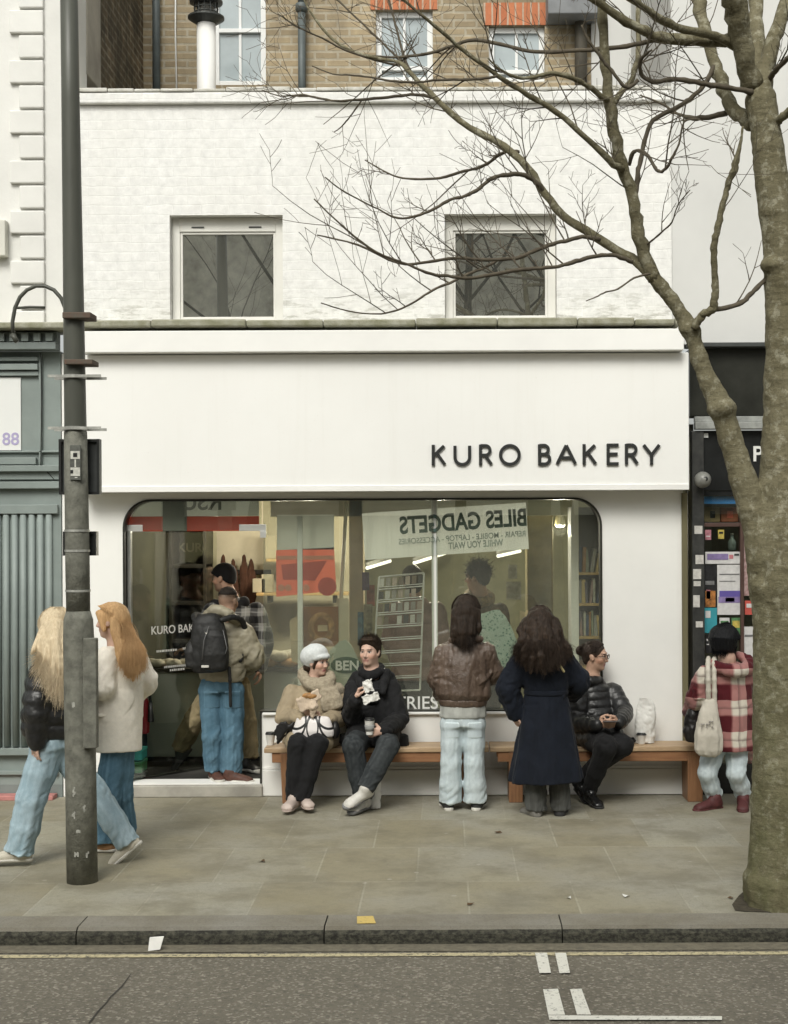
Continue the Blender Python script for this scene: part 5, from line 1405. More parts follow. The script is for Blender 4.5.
# ---- 1 walking woman in black puffer
f = Fig('woman with long pale blonde hair in black puffer jacket striding behind the lamp post', -2.33, 57)
f.set(head=(57, 627, 0), neck=(59, 652, .02), sa=(44, 668, -.10), sb=(74, 667, .12), ea=(37, 708, -.17), wa=(37, 738, -.15), eb=(82, 703, .2), wb=(74, 730, .15),
      pel=(54, 738, 0), ha=(47, 748, -.04), hb=(60, 748, .06), ka=(32, 797, -.06), fa=(21, 845, -.05), kb=(95, 792, .05), fb=(124, 838, .04))
f.frame((.35, 1, -.05), hs=.98)
f.body(hands=[(f.wa, (-.15, 0, -1), (.6, .6, 0), .3, (-1, 0, 0))])
b = SDF(.008); side = (.7, .55, 0)
qz = (.022, .098)
b.loft([(f.p(52, 738, 0), .185, .15), (f.p(53, 722), .205, .17), (f.p(55, 700), .20, .165), (f.p(57, 675), .19, .15), (f.p(58, 660, .01), .13, .10), (f.p(59, 651, .02), .075, .07)], side, .03, quilt=qz)
f.sleeve(b, 'a', (.080, .078, .058), .015, quilt=(.020, .082), end=.02); f.sleeve(b, 'b', (.08, .075, .055), .015, quilt=(.020, .082), end=.02)
soft('puffer_jacket', b, PUFF_B, f.root, wr=[(.006, (14, 14, 22), 3, 1), (.004, (34, 34, 40), 4, 0)])
f.legs(JEANS_LT, (.105, .092, .088), (.10, .085, .078), top=f.p(54, 727), belt=(.15, .13), seed=11, wr=.0075)
f.shoe(f.p(22, 851, -.05), (-1, -.12, 0), SUEDE, SOLE_W, hgt=.065)
f.shoe(f.p(128, 842, .04), (-.72, -.1, -.62), SUEDE, SOLE_W, n=(-.6, 0, .75), hgt=.065)
HB = hair_mat('pale_blonde_hair', (.82, .70, .50), (.60, .47, .30))
b = SDF(.007); ax = (f.hr, f.hf, f.hu)
b.ell(f.h(0, -.018, .026), (.090, .108, .103), ax)
b.ell(f.h(0, -.05, -.05), (.078, .06, .09), ax, .03)
b.loft([(f.p(60, 692, -.20), .055, .03), (f.p(58, 668, -.19), .085, .05), (f.p(56, 645, -.13), .10, .07), (f.p(56, 625, -.05), .085, .08)], (1, 0, 0), .03, fold=(.10, 9, .4))
strands(b, [f.p(42, 632, -.10), f.p(56, 622, -.14), f.p(70, 632, -.08)], [f.p(31, 655, -.18), f.p(50, 688, -.24), f.p(62, 700, -.24), f.p(74, 694, -.2)], .026, .012, 16, 3, wav=.008, mid=[f.p(38, 645, -.18), f.p(56, 660, -.25), f.p(74, 655, -.18)])
hr_ = soft('hair', b, HB, f.root, wr=[(.002, (60, 60, 5), 2, 1)])
long_fall(f, hr_, HB, [f.p(42, 652, -.16), f.p(56, 655, -.22), f.p(72, 655, -.16)], [f.p(30, 660, -.2), f.p(48, 684, -.25), f.p(60, 696, -.25), f.p(73, 690, -.2)], 2400, r=.0013, seed=1, wav=.008, a0=-120, a1=110, spread=.016)

# ---- 2 walking woman in cream coat
f = Fig('woman with strawberry blonde ponytail in cream wool coat and blue jeans beside the lamp post', -1.93, 117)
f.set(head=(112, 621, 0), neck=(117, 645, .02), sa=(107, 658, -.10), sb=(136, 657, .10), ea=(103, 689, -.17), wa=(88, 680, -.02), eb=(147, 683, .12), wb=(136, 697, .30),
      pel=(119, 738, 0), ha=(114, 748, -.01), hb=(122, 748, .03), ka=(108, 795, -.05), fa=(105, 836, -.08), kb=(120, 795, .05), fb=(124, 829, .12))
f.frame((-1, .12, -.06), hs=.97)
f.body(hands=[(f.wa, (-1, 0, .2), (0, -1, 0), .4, (0, 0, 1)), (f.wb, (-.6, .6, .1), (0, 0, -1), .4, (-1, 0, 0))])
CREAMW = cloth('cream_boucle', (.88, .83, .73), scale=40, var=.06, weave=130, bstr=.4, rough=.95)
b = SDF(.008); side = (.85, .52, 0)
b.loft([(f.p(117, 751, 0), .165, .14), (f.p(117.5, 715), .165, .14), (f.p(119, 685), .160, .135), (f.p(121, 662), .165, .12), (f.p(120, 652, .01), .11, .085), (f.p(118, 645, .02), .07, .065)], side, .03, kr=.012)
f.sleeve(b, 'a', (.078, .066, .052), .03, end=.02); f.sleeve(b, 'b', (.076, .066, .052), .03, end=.02)
co = soft('coat', b, CREAMW, f.root, wr=[(.009, (7, 7, 3), 6, 1), arm_folds(f, .007, .003), (.004, (18, 18, 14), 7, 0)])
b = SDF(.006).box(f.p(104, 715, -.14), (.055, .012, .012), ((.85, .5, -.1), (-.5, .85, 0), (0, 0, 1)), .006); soft('pocket_flap', b, CREAMW, co)
f.legs(JEANS_MID, (.082, .084, .082), top=f.p(119, 735), belt=(.12, .09), seed=21, wr=.0075)
BOOT = M('tan_boot', (.36, .20, .10), .6)
f.shoe(f.p(106, 841, -.08), (-1, .1, 0), BOOT, SOLE_W, hgt=.07); f.shoe(f.p(124, 837, .12), (-.9, .4, -.3), BOOT, SOLE_W, hgt=.07)
HG = hair_mat('strawberry_hair', (.76, .50, .26), (.53, .31, .14))
b = SDF(.007); ax = (f.hr, f.hf, f.hu)
b.ell(f.h(0, -.016, .030), (.088, .104, .098), ax)
b.ell(f.h(0, -.07, -.015), (.070, .055, .07), ax, .03)
b.cone(f.h(-.055, .072, .062), f.h(-.078, .03, -.055), .02, .016, .02)
b.ell(f.p(126, 632, -.05), (.045, .04, .04), None, .02)
strands(b, [f.p(124, 630, -.04), f.p(129, 632, -.06)], [f.p(126, 668, -.19), f.p(134, 676, -.19), f.p(142, 665, -.16)], .034, .022, 9, 5, wav=.010, mid=[f.p(131, 648, -.2), f.p(142, 648, -.16)])
strands(b, [f.p(113, 620, -.1), f.p(118, 628, -.1)], [f.p(117, 662, -.2), f.p(124, 668, -.2)], .022, .012, 5, 6, wav=.008)
hr_ = soft('hair', b, HG, f.root, wr=[(.002, (60, 60, 6), 2, 1)])
g_ = np.random.default_rng(4); n_ = 2000; t_ = g_.random(n_); an_ = g_.uniform(-1, 1, n_)
q0 = f.head + (f.hr[None] * (an_ * .05)[:, None] + f.hf[None] * (.075 - .05 * g_.random(n_))[:, None] + f.hu[None] * .108) ; q1 = f.head + f.hr[None] * (an_ * .095)[:, None] + f.hf[None] * -.02 + f.hu[None] * (.06 - .03 * g_.random(n_))[:, None] + f.hu[None] * (.055 * (1 - np.abs(an_)))[:, None]
q2 = np.tile(f.p(126, 630, -.06), (n_, 1)) + g_.normal(0, .018, (n_, 3)); q3 = lerp_line([f.p(124, 650, -.17), f.p(133, 650, -.20), f.p(143, 650, -.17)], t_) + g_.normal(0, .012, (n_, 3)); q4 = lerp_line([f.p(121, 664, -.2), f.p(132, 677, -.2), f.p(145, 664, -.17)], t_) + g_.normal(0, .02, (n_, 3))
fibres('hair_strands', bez(np.stack([q0, q1, q2, q3, q4], 1), 14).astype(np.float32), .0014, HG, hr_)

# ---- 3 man with backpack in the doorway
f = Fig('man with cropped hair in sand puffer jacket and blue jeans standing in the doorway', .2, 222, .1, 'warm')
f.set(head=(228, 601, 0), neck=(226, 621, -.02), sa=(205, 632, 0), sb=(244, 632, 0), ea=(196, 658, .02), wa=(206, 670, .26), eb=(254, 658, .02), wb=(246, 670, .26),
      pel=(221, 684, 0), ha=(211, 692, 0), hb=(232, 692, 0), ka=(213, 736, -.02), fa=(214, 764, .02), kb=(233, 736, -.02), fb=(232, 767, -.02))
f.frame((.45, 1, -.12), hs=.93)
f.body(hands=[(f.wa, (.5, .5, .3), (1, 0, 0), .5, (0, 0, 1)), (f.wb, (-.5, .5, .3), (-1, 0, 0), .5, (0, 0, 1))], female=False, fade=(.11, .075, .05))
SAND = M('sand_nylon', (.315, .285, .205), .55, scale=9, var=.18, bscale=28, bstr=.4, bdist=.006)
b = SDF(.008)
b.loft([(f.p(222, 681), .175, .13), (f.p(222, 668), .195, .15), (f.p(223, 648), .195, .15), (f.p(224, 632), .18, .13), (f.p(225, 622, -.01), .11, .09), (f.p(226, 615, -.01), .075, .075)], (1, 0, 0), .03, quilt=(.007, .12))
f.sleeve(b, 'a', (.078, .078, .055), .03, end=.01); f.sleeve(b, 'b', (.082, .085, .055), .03, quilt=(.006, .11), end=.01)
b.chain([f.p(203, 618, -.06), f.p(214, 610, -.10), f.p(228, 614, -.11), f.p(238, 622, -.07)], [.03, .045, .045, .03], .03, smooth=2)
soft('puffer_jacket', b, SAND, f.root, wr=[(.008, (11, 11, 16), 3, 1), arm_folds(f, .009, .003), (.004, (30, 30, 30), 4, 0)])
f.legs(JEANS_MID, (.098, .088, .080), top=f.p(221, 676), belt=(.168, .125), seed=31, wr=.0065)
f.pocket(211, 700, -.12); f.pocket(232, 700, -.12)
BRS = M('brown_trainer', (.11, .05, .035), .6, scale=25, var=.3)
f.shoe(f.p(214, 771, .04), (.35, -.75, 0), BRS, SOLE_W, hgt=.07, st=.028); f.shoe(f.p(230, 774, -.06), (.96, -.25, 0), BRS, SOLE_W, hgt=.07, st=.028)
HD = hair_mat('dark_cropped_hair', (.035, .028, .022), (.015, .012, .010), .6)
b = SDF(.007); ax = (f.hr, f.hf, f.hu)
b.ell(f.h(0, -.006, .026), (.0765, .0955, .0925), ax); b.cut(f.h(0, 0, .048), -f.hu + f.hf * .1, .03)
hr_ = soft('hair', b, HD, f.root, wr=[(.004, (80, 80, 80), 2, 0)])
fur(f, hr_, HD, (0, -.006, .026), (.075, .094, .0915), 1500, .010, .0014, .035, 3, (0, .1, .3))

# ---- 4 man in plaid jacket at the counter
f = Fig('man in dark cap and grey black plaid jacket and khaki trousers at the bakery counter', .62, 225, .1, 'warm')
f.set(head=(224, 578, 0), neck=(230, 598, .02), sa=(212, 612, -.06), sb=(256, 612, .10), ea=(202, 640, 0), wa=(190, 650, .15), eb=(265, 642, .08), wb=(260, 668, .12),
      pel=(228, 678, 0), ha=(218, 686, -.02), hb=(238, 686, .05), ka=(196, 718, .04), fa=(182, 744, .10), kb=(246, 722, 0), fb=(247, 752, 0))
f.frame((-.95, .35, -.08), hs=.98)
f.body(hands=[(f.wa, (-1, .2, 0), (0, 0, -1), .4, (0, 1, 0)), (f.wb, (0, 0, -1), (-1, 0, 0), .4, (0, -1, 0))], female=False, stub=.3)
def plaid_mat(name, A, B, Cc, W, pitch=.12, soft_=.0, ax='XZ'):
    if name in MATS: return MATS[name]
    m, t, b = nodes(name); tc = N(t, 'TexCoord'); sp = N(t, 'SeparateXYZ'); t.links.new(tc.outputs['Object'], sp.inputs[0])
    nz = N(t, 'TexNoise'); nz.inputs['Scale'].default_value = 6; t.links.new(tc.outputs['Object'], nz.inputs['Vector'])
    def stripe(c, w_, off, d=1.):
        v = math_(t, 'ADD', c, math_(t, 'MULTIPLY', nz.outputs['Fac'], .035)); v = math_(t, 'ADD', v, off)
        fr = math_(t, 'FRACT', math_(t, 'DIVIDE', v, pitch * d)); 
        r = N(t, 'MapRange'); r.inputs['From Min'].default_value = w_ + .04; r.inputs['From Max'].default_value = w_ - .04; t.links.new(fr, r.inputs['Value']); return r.outputs[0]
    xx, zz = sp.outputs[ax[0]], sp.outputs[ax[1]]
    c = mixc(t, math_(t, 'MULTIPLY', stripe(xx, .5, 9.), .80), A, B)
    c = mixc(t, math_(t, 'MULTIPLY', stripe(zz, .5, 9.02), .80), c, B)
    both = math_(t, 'MULTIPLY', stripe(xx, .5, 9.), stripe(zz, .5, 9.02)); c = mixc(t, both, c, Cc)
    c = mixc(t, math_(t, 'MULTIPLY', stripe(xx, .07, 9. + pitch * .29), .5), c, W); c = mixc(t, math_(t, 'MULTIPLY', stripe(zz, .07, 9.02 + pitch * .29), .5), c, W)
    t.links.new(c, b.inputs['Base Color']); b.inputs['Roughness'].default_value = .9; b.inputs['Sheen Weight'].default_value = .15; b.inputs['Specular IOR Level'].default_value = .2
    bump(t, b, noisef(t, coords(t), 160, 4, .7, 0, 1), .4, .003)
    MATS[name] = m; return m
PL_G = plaid_mat('grey_plaid', (.26, .26, .24), (.03, .03, .03), (.008, .008, .008), (.4, .4, .38), .13)
b = SDF(.009)
b.loft([(f.p(231, 674), .18, .13), (f.p(232, 645), .195, .145), (f.p(233, 618), .19, .13), (f.p(232, 605), .12, .09), (f.p(231, 597), .075, .07)], (1, .3, 0), .03)
f.sleeve(b, 'a', (.082, .07, .055), .03); f.sleeve(b, 'b', (.085, .075, .058), .03)
soft('plaid_jacket', b, PL_G, f.root, wr=[(.010, (8, 8, 12), 3, 1)])
b = SDF(.008).chain([f.p(215, 604, -.02), f.p(228, 608, -.05), f.p(244, 602, .02)], [.045, .055, .05], .03, smooth=2); soft('collar', b, KNITB, f.root, wr=[(.006, (12, 12, 12), 4, 1)])
KHAKI = cloth('khaki_cotton', (.29, .235, .135), scale=7, var=.2, weave=200)
f.legs(KHAKI, (.10, .088, .08), top=f.p(229, 670), belt=(.16, .12), seed=41, wr=.010)
f.shoe(f.p(182, 752, .10), (-.55, -.2, -.75), SOLE_D, SOLE_D, n=(-.8, 0, .6), hgt=.06); f.shoe(f.p(245, 762, -.02), (.6, -.6, 0), BLACK_M, SOLE_W, hgt=.075, st=.035)
b = SDF(.007); ax = (f.hr, f.hf, f.hu)
b.ell(f.h(0, -.006, .045), (.086, .106, .085), ax); b.ell(f.h(0, -.06, -.01), (.075, .045, .06), ax, .03)
b.cone(f.h(-.05, .09, .035), f.h(.05, .09, .035), .022, .022, .02); b.cut(f.h(0, .05, .022), -f.hu * .8 + f.hf * .5, .008)
soft('cap', b, KNITB, f.root)

# ---- 5 seated woman with beret
f = Fig('woman in pale knitted beret, chunky beige scarf and tan coat seated at the bench end', -.2, 312, 0, 'fair')
f.set(head=(317, 662, -.02), neck=(314, 684, 0), sa=(292, 693, -.01), sb=(337, 693, -.01), ea=(285, 717, -.10), wa=(302, 718, -.33), eb=(341, 716, -.08), wb=(322, 722, -.34),
      pel=(312, 738, 0), ha=(303, 738, -.03), hb=(322, 738, -.03), ka=(298, 744, -.42), fa=(294, 794, -.42), kb=(317, 744, -.42), fb=(303, 794, -.44))
f.frame((.82, -.57, -.06), hs=.91)
f.body(hands=[(f.wa, (.8, -.2, .55), (.3, .8, .2), .75, (0, 0, 1)), (f.wb, (-.85, -.2, .3), (-.2, .7, .3), .8, (0, 0, 1))], lips=(.50, .22, .20))
TAN = M('tan_padded_cotton', (.36, .29, .19), .75, scale=6, var=.14, bscale=60, bstr=.12, bdist=.003, sheen=.05)
b = SDF(.008)
b.loft([(f.p(311, 744, -.06), .225, .18), (f.p(311, 728, -.03), .215, .17), (f.p(313, 705), .185, .145), (f.p(314, 692), .165, .11), (f.p(314, 683), .08, .075)], (1, 0, 0), .04)
b.cone(f.ha + V((-.02, -.02, .02)), f.ka * .72 + f.ha * .28 + V((-.015, 0, .01)), .115, .10, .04); b.cone(f.hb + V((.02, -.02, .02)), f.kb * .72 + f.hb * .28 + V((.015, 0, .01)), .115, .10, .04)
f.sleeve(b, 'a', (.072, .074, .052), .03, end=.0); f.sleeve(b, 'b', (.072, .074, .052), .03, end=.0)
soft('coat', b, TAN, f.root, wr=[(.005, (8, 8, 9), 3, 1), arm_folds(f, .007, .003, 6)])
KN = cloth('chunky_beige_knit', (.40, .345, .255), (.25, .21, .15), scale=55, weave=60, bstr=1.0, rough=.95)
b = SDF(.007)
b.chain([f.p(303, 675, -.02), f.p(308, 683, -.09), f.p(317, 687, -.13), f.p(328, 683, -.10), f.p(330, 676, -.02), f.p(318, 672, .08), f.p(305, 671, .05), f.p(303, 675, -.02)], [.042, .045, .048, .046, .042, .045, .045, .042], .02, smooth=2)
b.chain([f.p(306, 681, -.08), f.p(317, 683, -.12), f.p(327, 680, -.09)], [.036, .042, .036], .02, smooth=2)
b.loft([(f.p(333, 711, -.20), .085, .028), (f.p(331, 700, -.19), .09, .032), (f.p(328, 688, -.15), .07, .04)], (1, .05, 0), .02)
b.chain([f.p(328, 694, -.14), f.p(338, 690, -.04), f.p(342, 694, .05)], [.05, .055, .05], .02)
soft('scarf', b, KN, f.root, wr=[(.009, (13, 13, 26), 3, 1), (.004, (60, 60, 60), 5, 0)])
BLKP = cloth('black_trouser', (.012, .012, .013), weave=200)
f.legs(BLKP, (.10, .078, .062), top=None, seed=51, wr=.008)
PNK = M('pale_pink_leather', (.52, .43, .38), .5, scale=12, var=.12)
f.shoe(f.p(294, 800, -.44), (-.25, -.95, 0), PNK, PNK, hgt=.06, st=.012, L=.245); f.shoe(f.p(303.5, 798, -.40), (.35, -.9, 0), PNK, PNK, hgt=.06, st=.012, L=.245)
BER = cloth('pale_grey_knit', (.70, .72, .71), (.55, .58, .58), scale=60, weave=90, bstr=.8, rough=.95)
b = SDF(.007); ax = (f.hr, f.hf, f.hu)
b.ell(f.h(.005, -.034, .058), (.103, .118, .088), (f.hr, f.hf * .93 + f.hu * .36, f.hu * .93 - f.hf * .36), .02)
b.ell(f.h(0, -.05, .02), (.088, .075, .075), ax, .03)
b.chain([f.h(-.078, .025, .042), f.h(-.05, .075, .052), f.h(0, .094, .056), f.h(.05, .075, .052), f.h(.078, .025, .042)], [.018] * 5, .02, smooth=2)
soft('beret', b, BER, f.root, wr=[(.006, (22, 22, 22), 3, 1)])
HBR = hair_mat('dark_brown_hair', (.055, .034, .022), (.022, .014, .010))
b = SDF(.006); b.cone(f.h(-.062, .045, .03), f.h(-.062, .02, -.045), .017, .012, .01); b.cone(f.h(.062, .045, .03), f.h(.062, .02, -.045), .017, .012, .01); b.cone(f.h(-.05, -.06, -.02), f.h(.05, -.06, -.05), .04, .035, .02)
soft('hair', b, HBR, f.root)

# ---- 6 seated man
f = Fig('man with short brown hair in black coat seated cross ankled on the bench with coffee', -.2, 373, 0, 'fair')
f.set(head=(370, 652, -.02), neck=(372, 674, 0), sa=(354, 688, -.01), sb=(391, 688, -.01), ea=(351, 716, -.16), wa=(356, 699, -.36), eb=(399, 719, -.10), wb=(383, 731, -.36),
      pel=(373, 738, 0), ha=(362, 738, -.03), hb=(385, 738, -.03), ka=(353, 746, -.42), fa=(362, 793, -.42), kb=(388, 746, -.44), fb=(368, 784, -.58))
f.frame((-.38, -1, -.02), hs=.94)
f.body(hands=[(f.wa, (.35, -.1, .9), (.9, -.2, -.1), .75, (.4, -1, 0)), (f.wb, (-.95, -.25, -.1), (-.2, .9, .1), .8, (0, 0, 1))], female=False, stub=.14, lips=(.46, .24, .20))
COATB = cloth('black_melton', (.013, .013, .014), scale=8, weave=140, bstr=.5)
b = SDF(.008)
b.loft([(f.p(373, 744, -.04), .215, .16), (f.p(373, 728, -.03), .210, .16), (f.p(373, 705), .20, .145), (f.p(373, 690), .185, .115), (f.p(373, 679), .11, .09)], (1, 0, 0), .04)
f.sleeve(b, 'a', (.075, .074, .056), .03, end=-.01); f.sleeve(b, 'b', (.075, .076, .056), .03, end=-.02)
b.loft([(f.p(402, 748, -.02), .06, .08), (f.p(400, 735, -.02), .07, .1)], (1, 0, 0), .03); b.loft([(f.p(342, 744, -.02), .04, .08), (f.p(346, 735, -.02), .05, .1)], (1, 0, 0), .03)
b.cone(f.ha + V((0, -.03, .03)), f.ka * .35 + f.ha * .65 + V((0, 0, .025)), .11, .10, .04); b.cone(f.hb + V((0, -.03, .03)), f.kb * .35 + f.hb * .65 + V((0, 0, .025)), .11, .10, .04)
b.chain([f.p(352, 683, .04), f.p(358, 676, -.02), f.p(364, 690, -.15)], [.04, .04, .03], .02, smooth=2); b.chain([f.p(393, 682, .04), f.p(386, 674, -.02), f.p(383, 692, -.15)], [.04, .045, .03], .02, smooth=2)
co = soft('coat', b, COATB, f.root, wr=[(.009, (9, 9, 10), 3, 1), arm_folds(f, .008, .003, 5), (.004, (24, 24, 24), 4, 0)])
b = SDF(.005).ell(f.p(384.5, 668.5, -.10), (.007, .005, .007)); soft('badge', b, SOLE_W, co)
b = SDF(.007).chain([f.p(362, 673, -.06), f.p(370, 676, -.085), f.p(379, 672, -.06), f.p(380, 667, .06), f.p(364, 667, .06), f.p(362, 673, -.06)], [.032, .040, .034, .034, .034, .032], .02, smooth=2)
b.loft([(f.p(372, 704, -.15), .05, .03), (f.p(372, 688, -.13), .07, .04)], (1, 0, 0), .02)
soft('scarf', b, KNITB, f.root, wr=[(.006, (16, 16, 16), 3, 1)])
f.legs(JEANS_BLK, (.098, .083, .068), top=None, seed=61, wr=.0055)
WHS = M('white_trainer', (.62, .60, .55), .5, scale=20, var=.15); GRS = M('grey_rubber', (.20, .20, .20), .7, scale=30, var=.3)
f.shoe(f.p(364, 800, -.46), (-.45, -.88, -.02), WHS, GRS, hgt=.075, st=.03); f.shoe(f.p(366, 790, -.60), (-.72, -.52, -.30), WHS, GRS, n=(-.05, -.55, .8), hgt=.075, st=.03)
HM = hair_mat('short_brown_hair', (.060, .040, .026), (.025, .017, .012), .55)
b = SDF(.006); ax = (f.hr, f.hf, f.hu)
b.ell(f.h(0, -.012, .048), (.080, .099, .080), ax)
b.cut(f.h(0, .070, .066), f.hf * .75 - f.hu * .66, .01)
b.ell(f.h(0, .046, .106), (.060, .045, .022), ax, .015); b.ell(f.h(0, -.05, -.01), (.073, .052, .06), ax, .02)
for e in (-1, 1): b.cone(f.h(.074 * e, .020, .04), f.h(.073 * e, .016, -.004), .012, .007, .01)
hr_ = soft('hair', b, HM, f.root, wr=[(.005, (70, 70, 40), 2, 0)])
fur(f, hr_, HM, (0, -.010, .050), (.082, .101, .084), 1500, .022, .0018, .055, 3, (.1, .5, .35), .075)
fur(f, hr_, HM, (0, -.012, .030), (.079, .098, .080), 700, .010, .0014, -.03, 4, (0, -.2, -.5), .02)

# ---- 7 woman in brown leather jacket
f = Fig('woman in brown leather jacket and pale jeans standing with her back turned at the window', -.62, 464, 0, 'fair')
f.set(head=(466, 610, 0), neck=(466, 632, -.01), sa=(443, 652, 0), sb=(487, 651, 0), ea=(437, 680, .03), wa=(441, 695, .20), eb=(493, 673, .05), wb=(487, 680, .30),
      pel=(463, 718, 0), ha=(452, 726, 0), hb=(474, 726, 0), ka=(451, 762, -.01), fa=(450.5, 795, .02), kb=(474, 762, -.01), fb=(475, 795, .02))
f.frame((.22, 1, -.1), hs=.92)
f.body(hands=[(f.wa, (.5, .8, 0), (1, 0, 0), .5, (0, 0, 1)), (f.wb, (-.3, .9, .3), (-1, 0, 0), .5, (0, 0, 1))])
def leather():
    m, t, b = nodes('brown_leather'); v = coords(t)
    c = mixc(t, noisef(t, coords(t, (1, 1, .45)), 6, 5, .65, .3, .7), (.055, .036, .026), (.135, .095, .070))
    c = mixc(t, math_(t, 'MULTIPLY', noisef(t, v, 40, 4, .7, .5, .7), .4), c, (.19, .14, .105))
    t.links.new(c, b.inputs['Base Color']); b.inputs['Roughness'].default_value = .36; b.inputs['Specular IOR Level'].default_value = .55
    vo = N(t, 'TexVoronoi'); vo.inputs['Scale'].default_value = 140; t.links.new(v, vo.inputs['Vector'])
    bump(t, b, math_(t, 'ADD', vo.outputs['Distance'], noisef(t, coords(t, (1, 1, .5)), 24, 5, .7, 0, 1)), .45, .006)
    return m
LEA = leather()
b = SDF(.0075)
b.loft([(f.p(463, 701), .185, .12), (f.p(463, 694), .212, .150), (f.p(463, 675), .205, .15), (f.p(464, 658), .195, .135), (f.p(465, 645), .15, .105), (f.p(466, 634), .085, .08)], (1, 0, 0), .03)
f.sleeve(b, 'a', (.070, .070, .054), .03, end=.02); f.sleeve(b, 'b', (.070, .072, .054), .03, end=.02)
jk = soft('leather_jacket', b, LEA, f.root, wr=[(.015, (12, 12, 2.6), 3, 1), (.006, (24, 24, 7), 8, 1), arm_folds(f, .009, .004), (.003, (50, 50, 40), 4, 0)])
b = SDF(.007).loft([(f.p(463, 706.5), .178, .118), (f.p(463, 698), .190, .128)], (1, 0, 0), .02); soft('waistband', b, LEA, jk, wr=[(.006, (30, 30, 4), 3, 1)])
b = SDF(.007).chain([f.p(452, 640, -.05), f.p(466, 638, -.10), f.p(480, 639, -.05)], [.028, .034, .028], .02, smooth=2); soft('collar', b, LEA, jk)
SWE = cloth('grey_sweat', (.42, .43, .40), scale=9, weave=160)
b = SDF(.0075).loft([(f.p(463, 718), .178, .118), (f.p(463, 703), .172, .112)], (1, 0, 0), .02, fold=(.03, 10, .2)); soft('sweatshirt', b, SWE, f.root, wr=[(.005, (20, 20, 6), 3, 1)])
f.legs(JEANS_PALE, (.086, .076, .088), top=f.p(463, 708), belt=(.163, .108), seed=71, wr=.0055, crotch=.1)
f.pocket(452, 731, -.12, .055, .06); f.pocket(475, 731, -.12, .055, .06)
f.shoe(f.p(448, 801, .02), (-.15, .95, 0), SOLE_D, SOLE_W, hgt=.07, st=.03); f.shoe(f.p(477, 801, .02), (.2, .95, 0), SOLE_D, SOLE_W, hgt=.07, st=.03)
HL = hair_mat('long_brown_hair', (.046, .031, .021), (.017, .012, .009))
b = SDF(.007); ax = (f.hr, f.hf, f.hu)
b.ell(f.h(0, -.012, .028), (.088, .104, .10), ax)
b.loft([(f.p(465, 637, -.13), .078, .045), (f.p(465, 622, -.08), .090, .075), (f.p(465, 606, -.02), .086, .08)], (1, 0, 0), .03, fold=(.07, 11, .3))
strands(b, [f.p(455, 612, -.06), f.p(466, 608, -.11), f.p(477, 612, -.05)], [f.p(455, 638, -.13), f.p(466, 643, -.16), f.p(477, 636, -.10)], .03, .02, 10, 7, wav=.004)
hr_ = soft('hair', b, HL, f.root, wr=[(.002, (60, 60, 5), 2, 1)])
long_fall(f, hr_, HL, [f.p(453, 622, -.04), f.p(465, 622, -.15), f.p(478, 622, -.04)], [f.p(453, 635, -.06), f.p(460, 643, -.15), f.p(470, 645, -.16), f.p(479, 633, -.06)], 2000, r=.0013, seed=3, wav=.004, spread=.010, elen=.03)

# ---- 8 woman in navy coat
f = Fig('woman with wavy dark hair in long belted navy coat and grey trousers, back turned', -.85, 542, 0, 'fair')
f.set(head=(540, 622, 0), neck=(541, 645, -.01), sa=(520, 662, 0), sb=(564, 661, 0), ea=(508, 688, -.02), wa=(514, 709, .0), eb=(578, 682, .06), wb=(572, 694, .28),
      pel=(544, 725, 0), ha=(536, 730, 0), hb=(556, 730, 0), ka=(536, 770, -.01), fa=(536, 803, .0), kb=(559, 770, -.01), fb=(560, 802, .02))
f.frame((.1, 1, -.12), hs=.94)
f.body(hands=[(f.wa, (.22, -.05, -1), (.8, .5, 0), .35, (0, 1, 0)), (f.wb, (-.5, .8, 0), (-1, 0, 0), .5, (0, 0, 1))])
NAVY = cloth('navy_wool', (.0068, .0100, .0185), (.004, .006, .011), scale=8, weave=130, bstr=.5)
b = SDF(.008)
b.loft([(f.p(546, 781), .270, .215), (f.p(546, 745), .225, .185), (f.p(546, 708), .178, .150), (f.p(546, 692), .158, .128), (f.p(544, 672), .195, .15), (f.p(542, 656), .185, .125), (f.p(541, 645), .09, .08)], (1, 0, 0), .03, fold=(.07, 7, .62), kr=.012)
f.sleeve(b, 'a', (.082, .090, .068), .03, end=.03); f.sleeve(b, 'b', (.082, .088, .066), .03, end=.03)
co = soft('coat', b, NAVY, f.root, wr=[(.012, (10, 10, 3), 3, 1), arm_folds(f, .008, .004), (.004, (22, 22, 16), 4, 0)])
b = SDF(.006).loft([(f.p(546, 694.5), .166, .138), (f.p(546, 689.5), .166, .138)], (1, 0, 0), .01, kr=.008); soft('belt', b, NAVY, co)
b = SDF(.005).chain([f.p(548, 650, -.175), f.p(556, 660, -.175), f.p(564, 671.5, -.16)], [.009] * 3, .01); soft('bag_strap', b, M('pale_yellow_strap', (.50, .43, .22), .6), co)
GRT = cloth('grey_flannel', (.10, .102, .095), (.055, .056, .052), scale=14, weave=150, stretch=(3, 3, .4))
f.legs(GRT, (.09, .072, .078), top=f.p(544, 715), belt=(.14, .10), seed=81, wr=.008)
f.shoe(f.p(535, 809, .0), (-.35, .8, 0), M('grey_shoe', (.22, .21, .19), .5), SOLE_D, hgt=.07); f.shoe(f.p(560, 809, .02), (.2, .95, 0), SOLE_D, SOLE_D, hgt=.07)
HW = hair_mat('wavy_dark_hair', (.068, .045, .031), (.018, .013, .010))
b = SDF(.0075); ax = (f.hr, f.hf, f.hu)
b.ell(f.h(0, -.012, .030), (.092, .108, .102), ax)
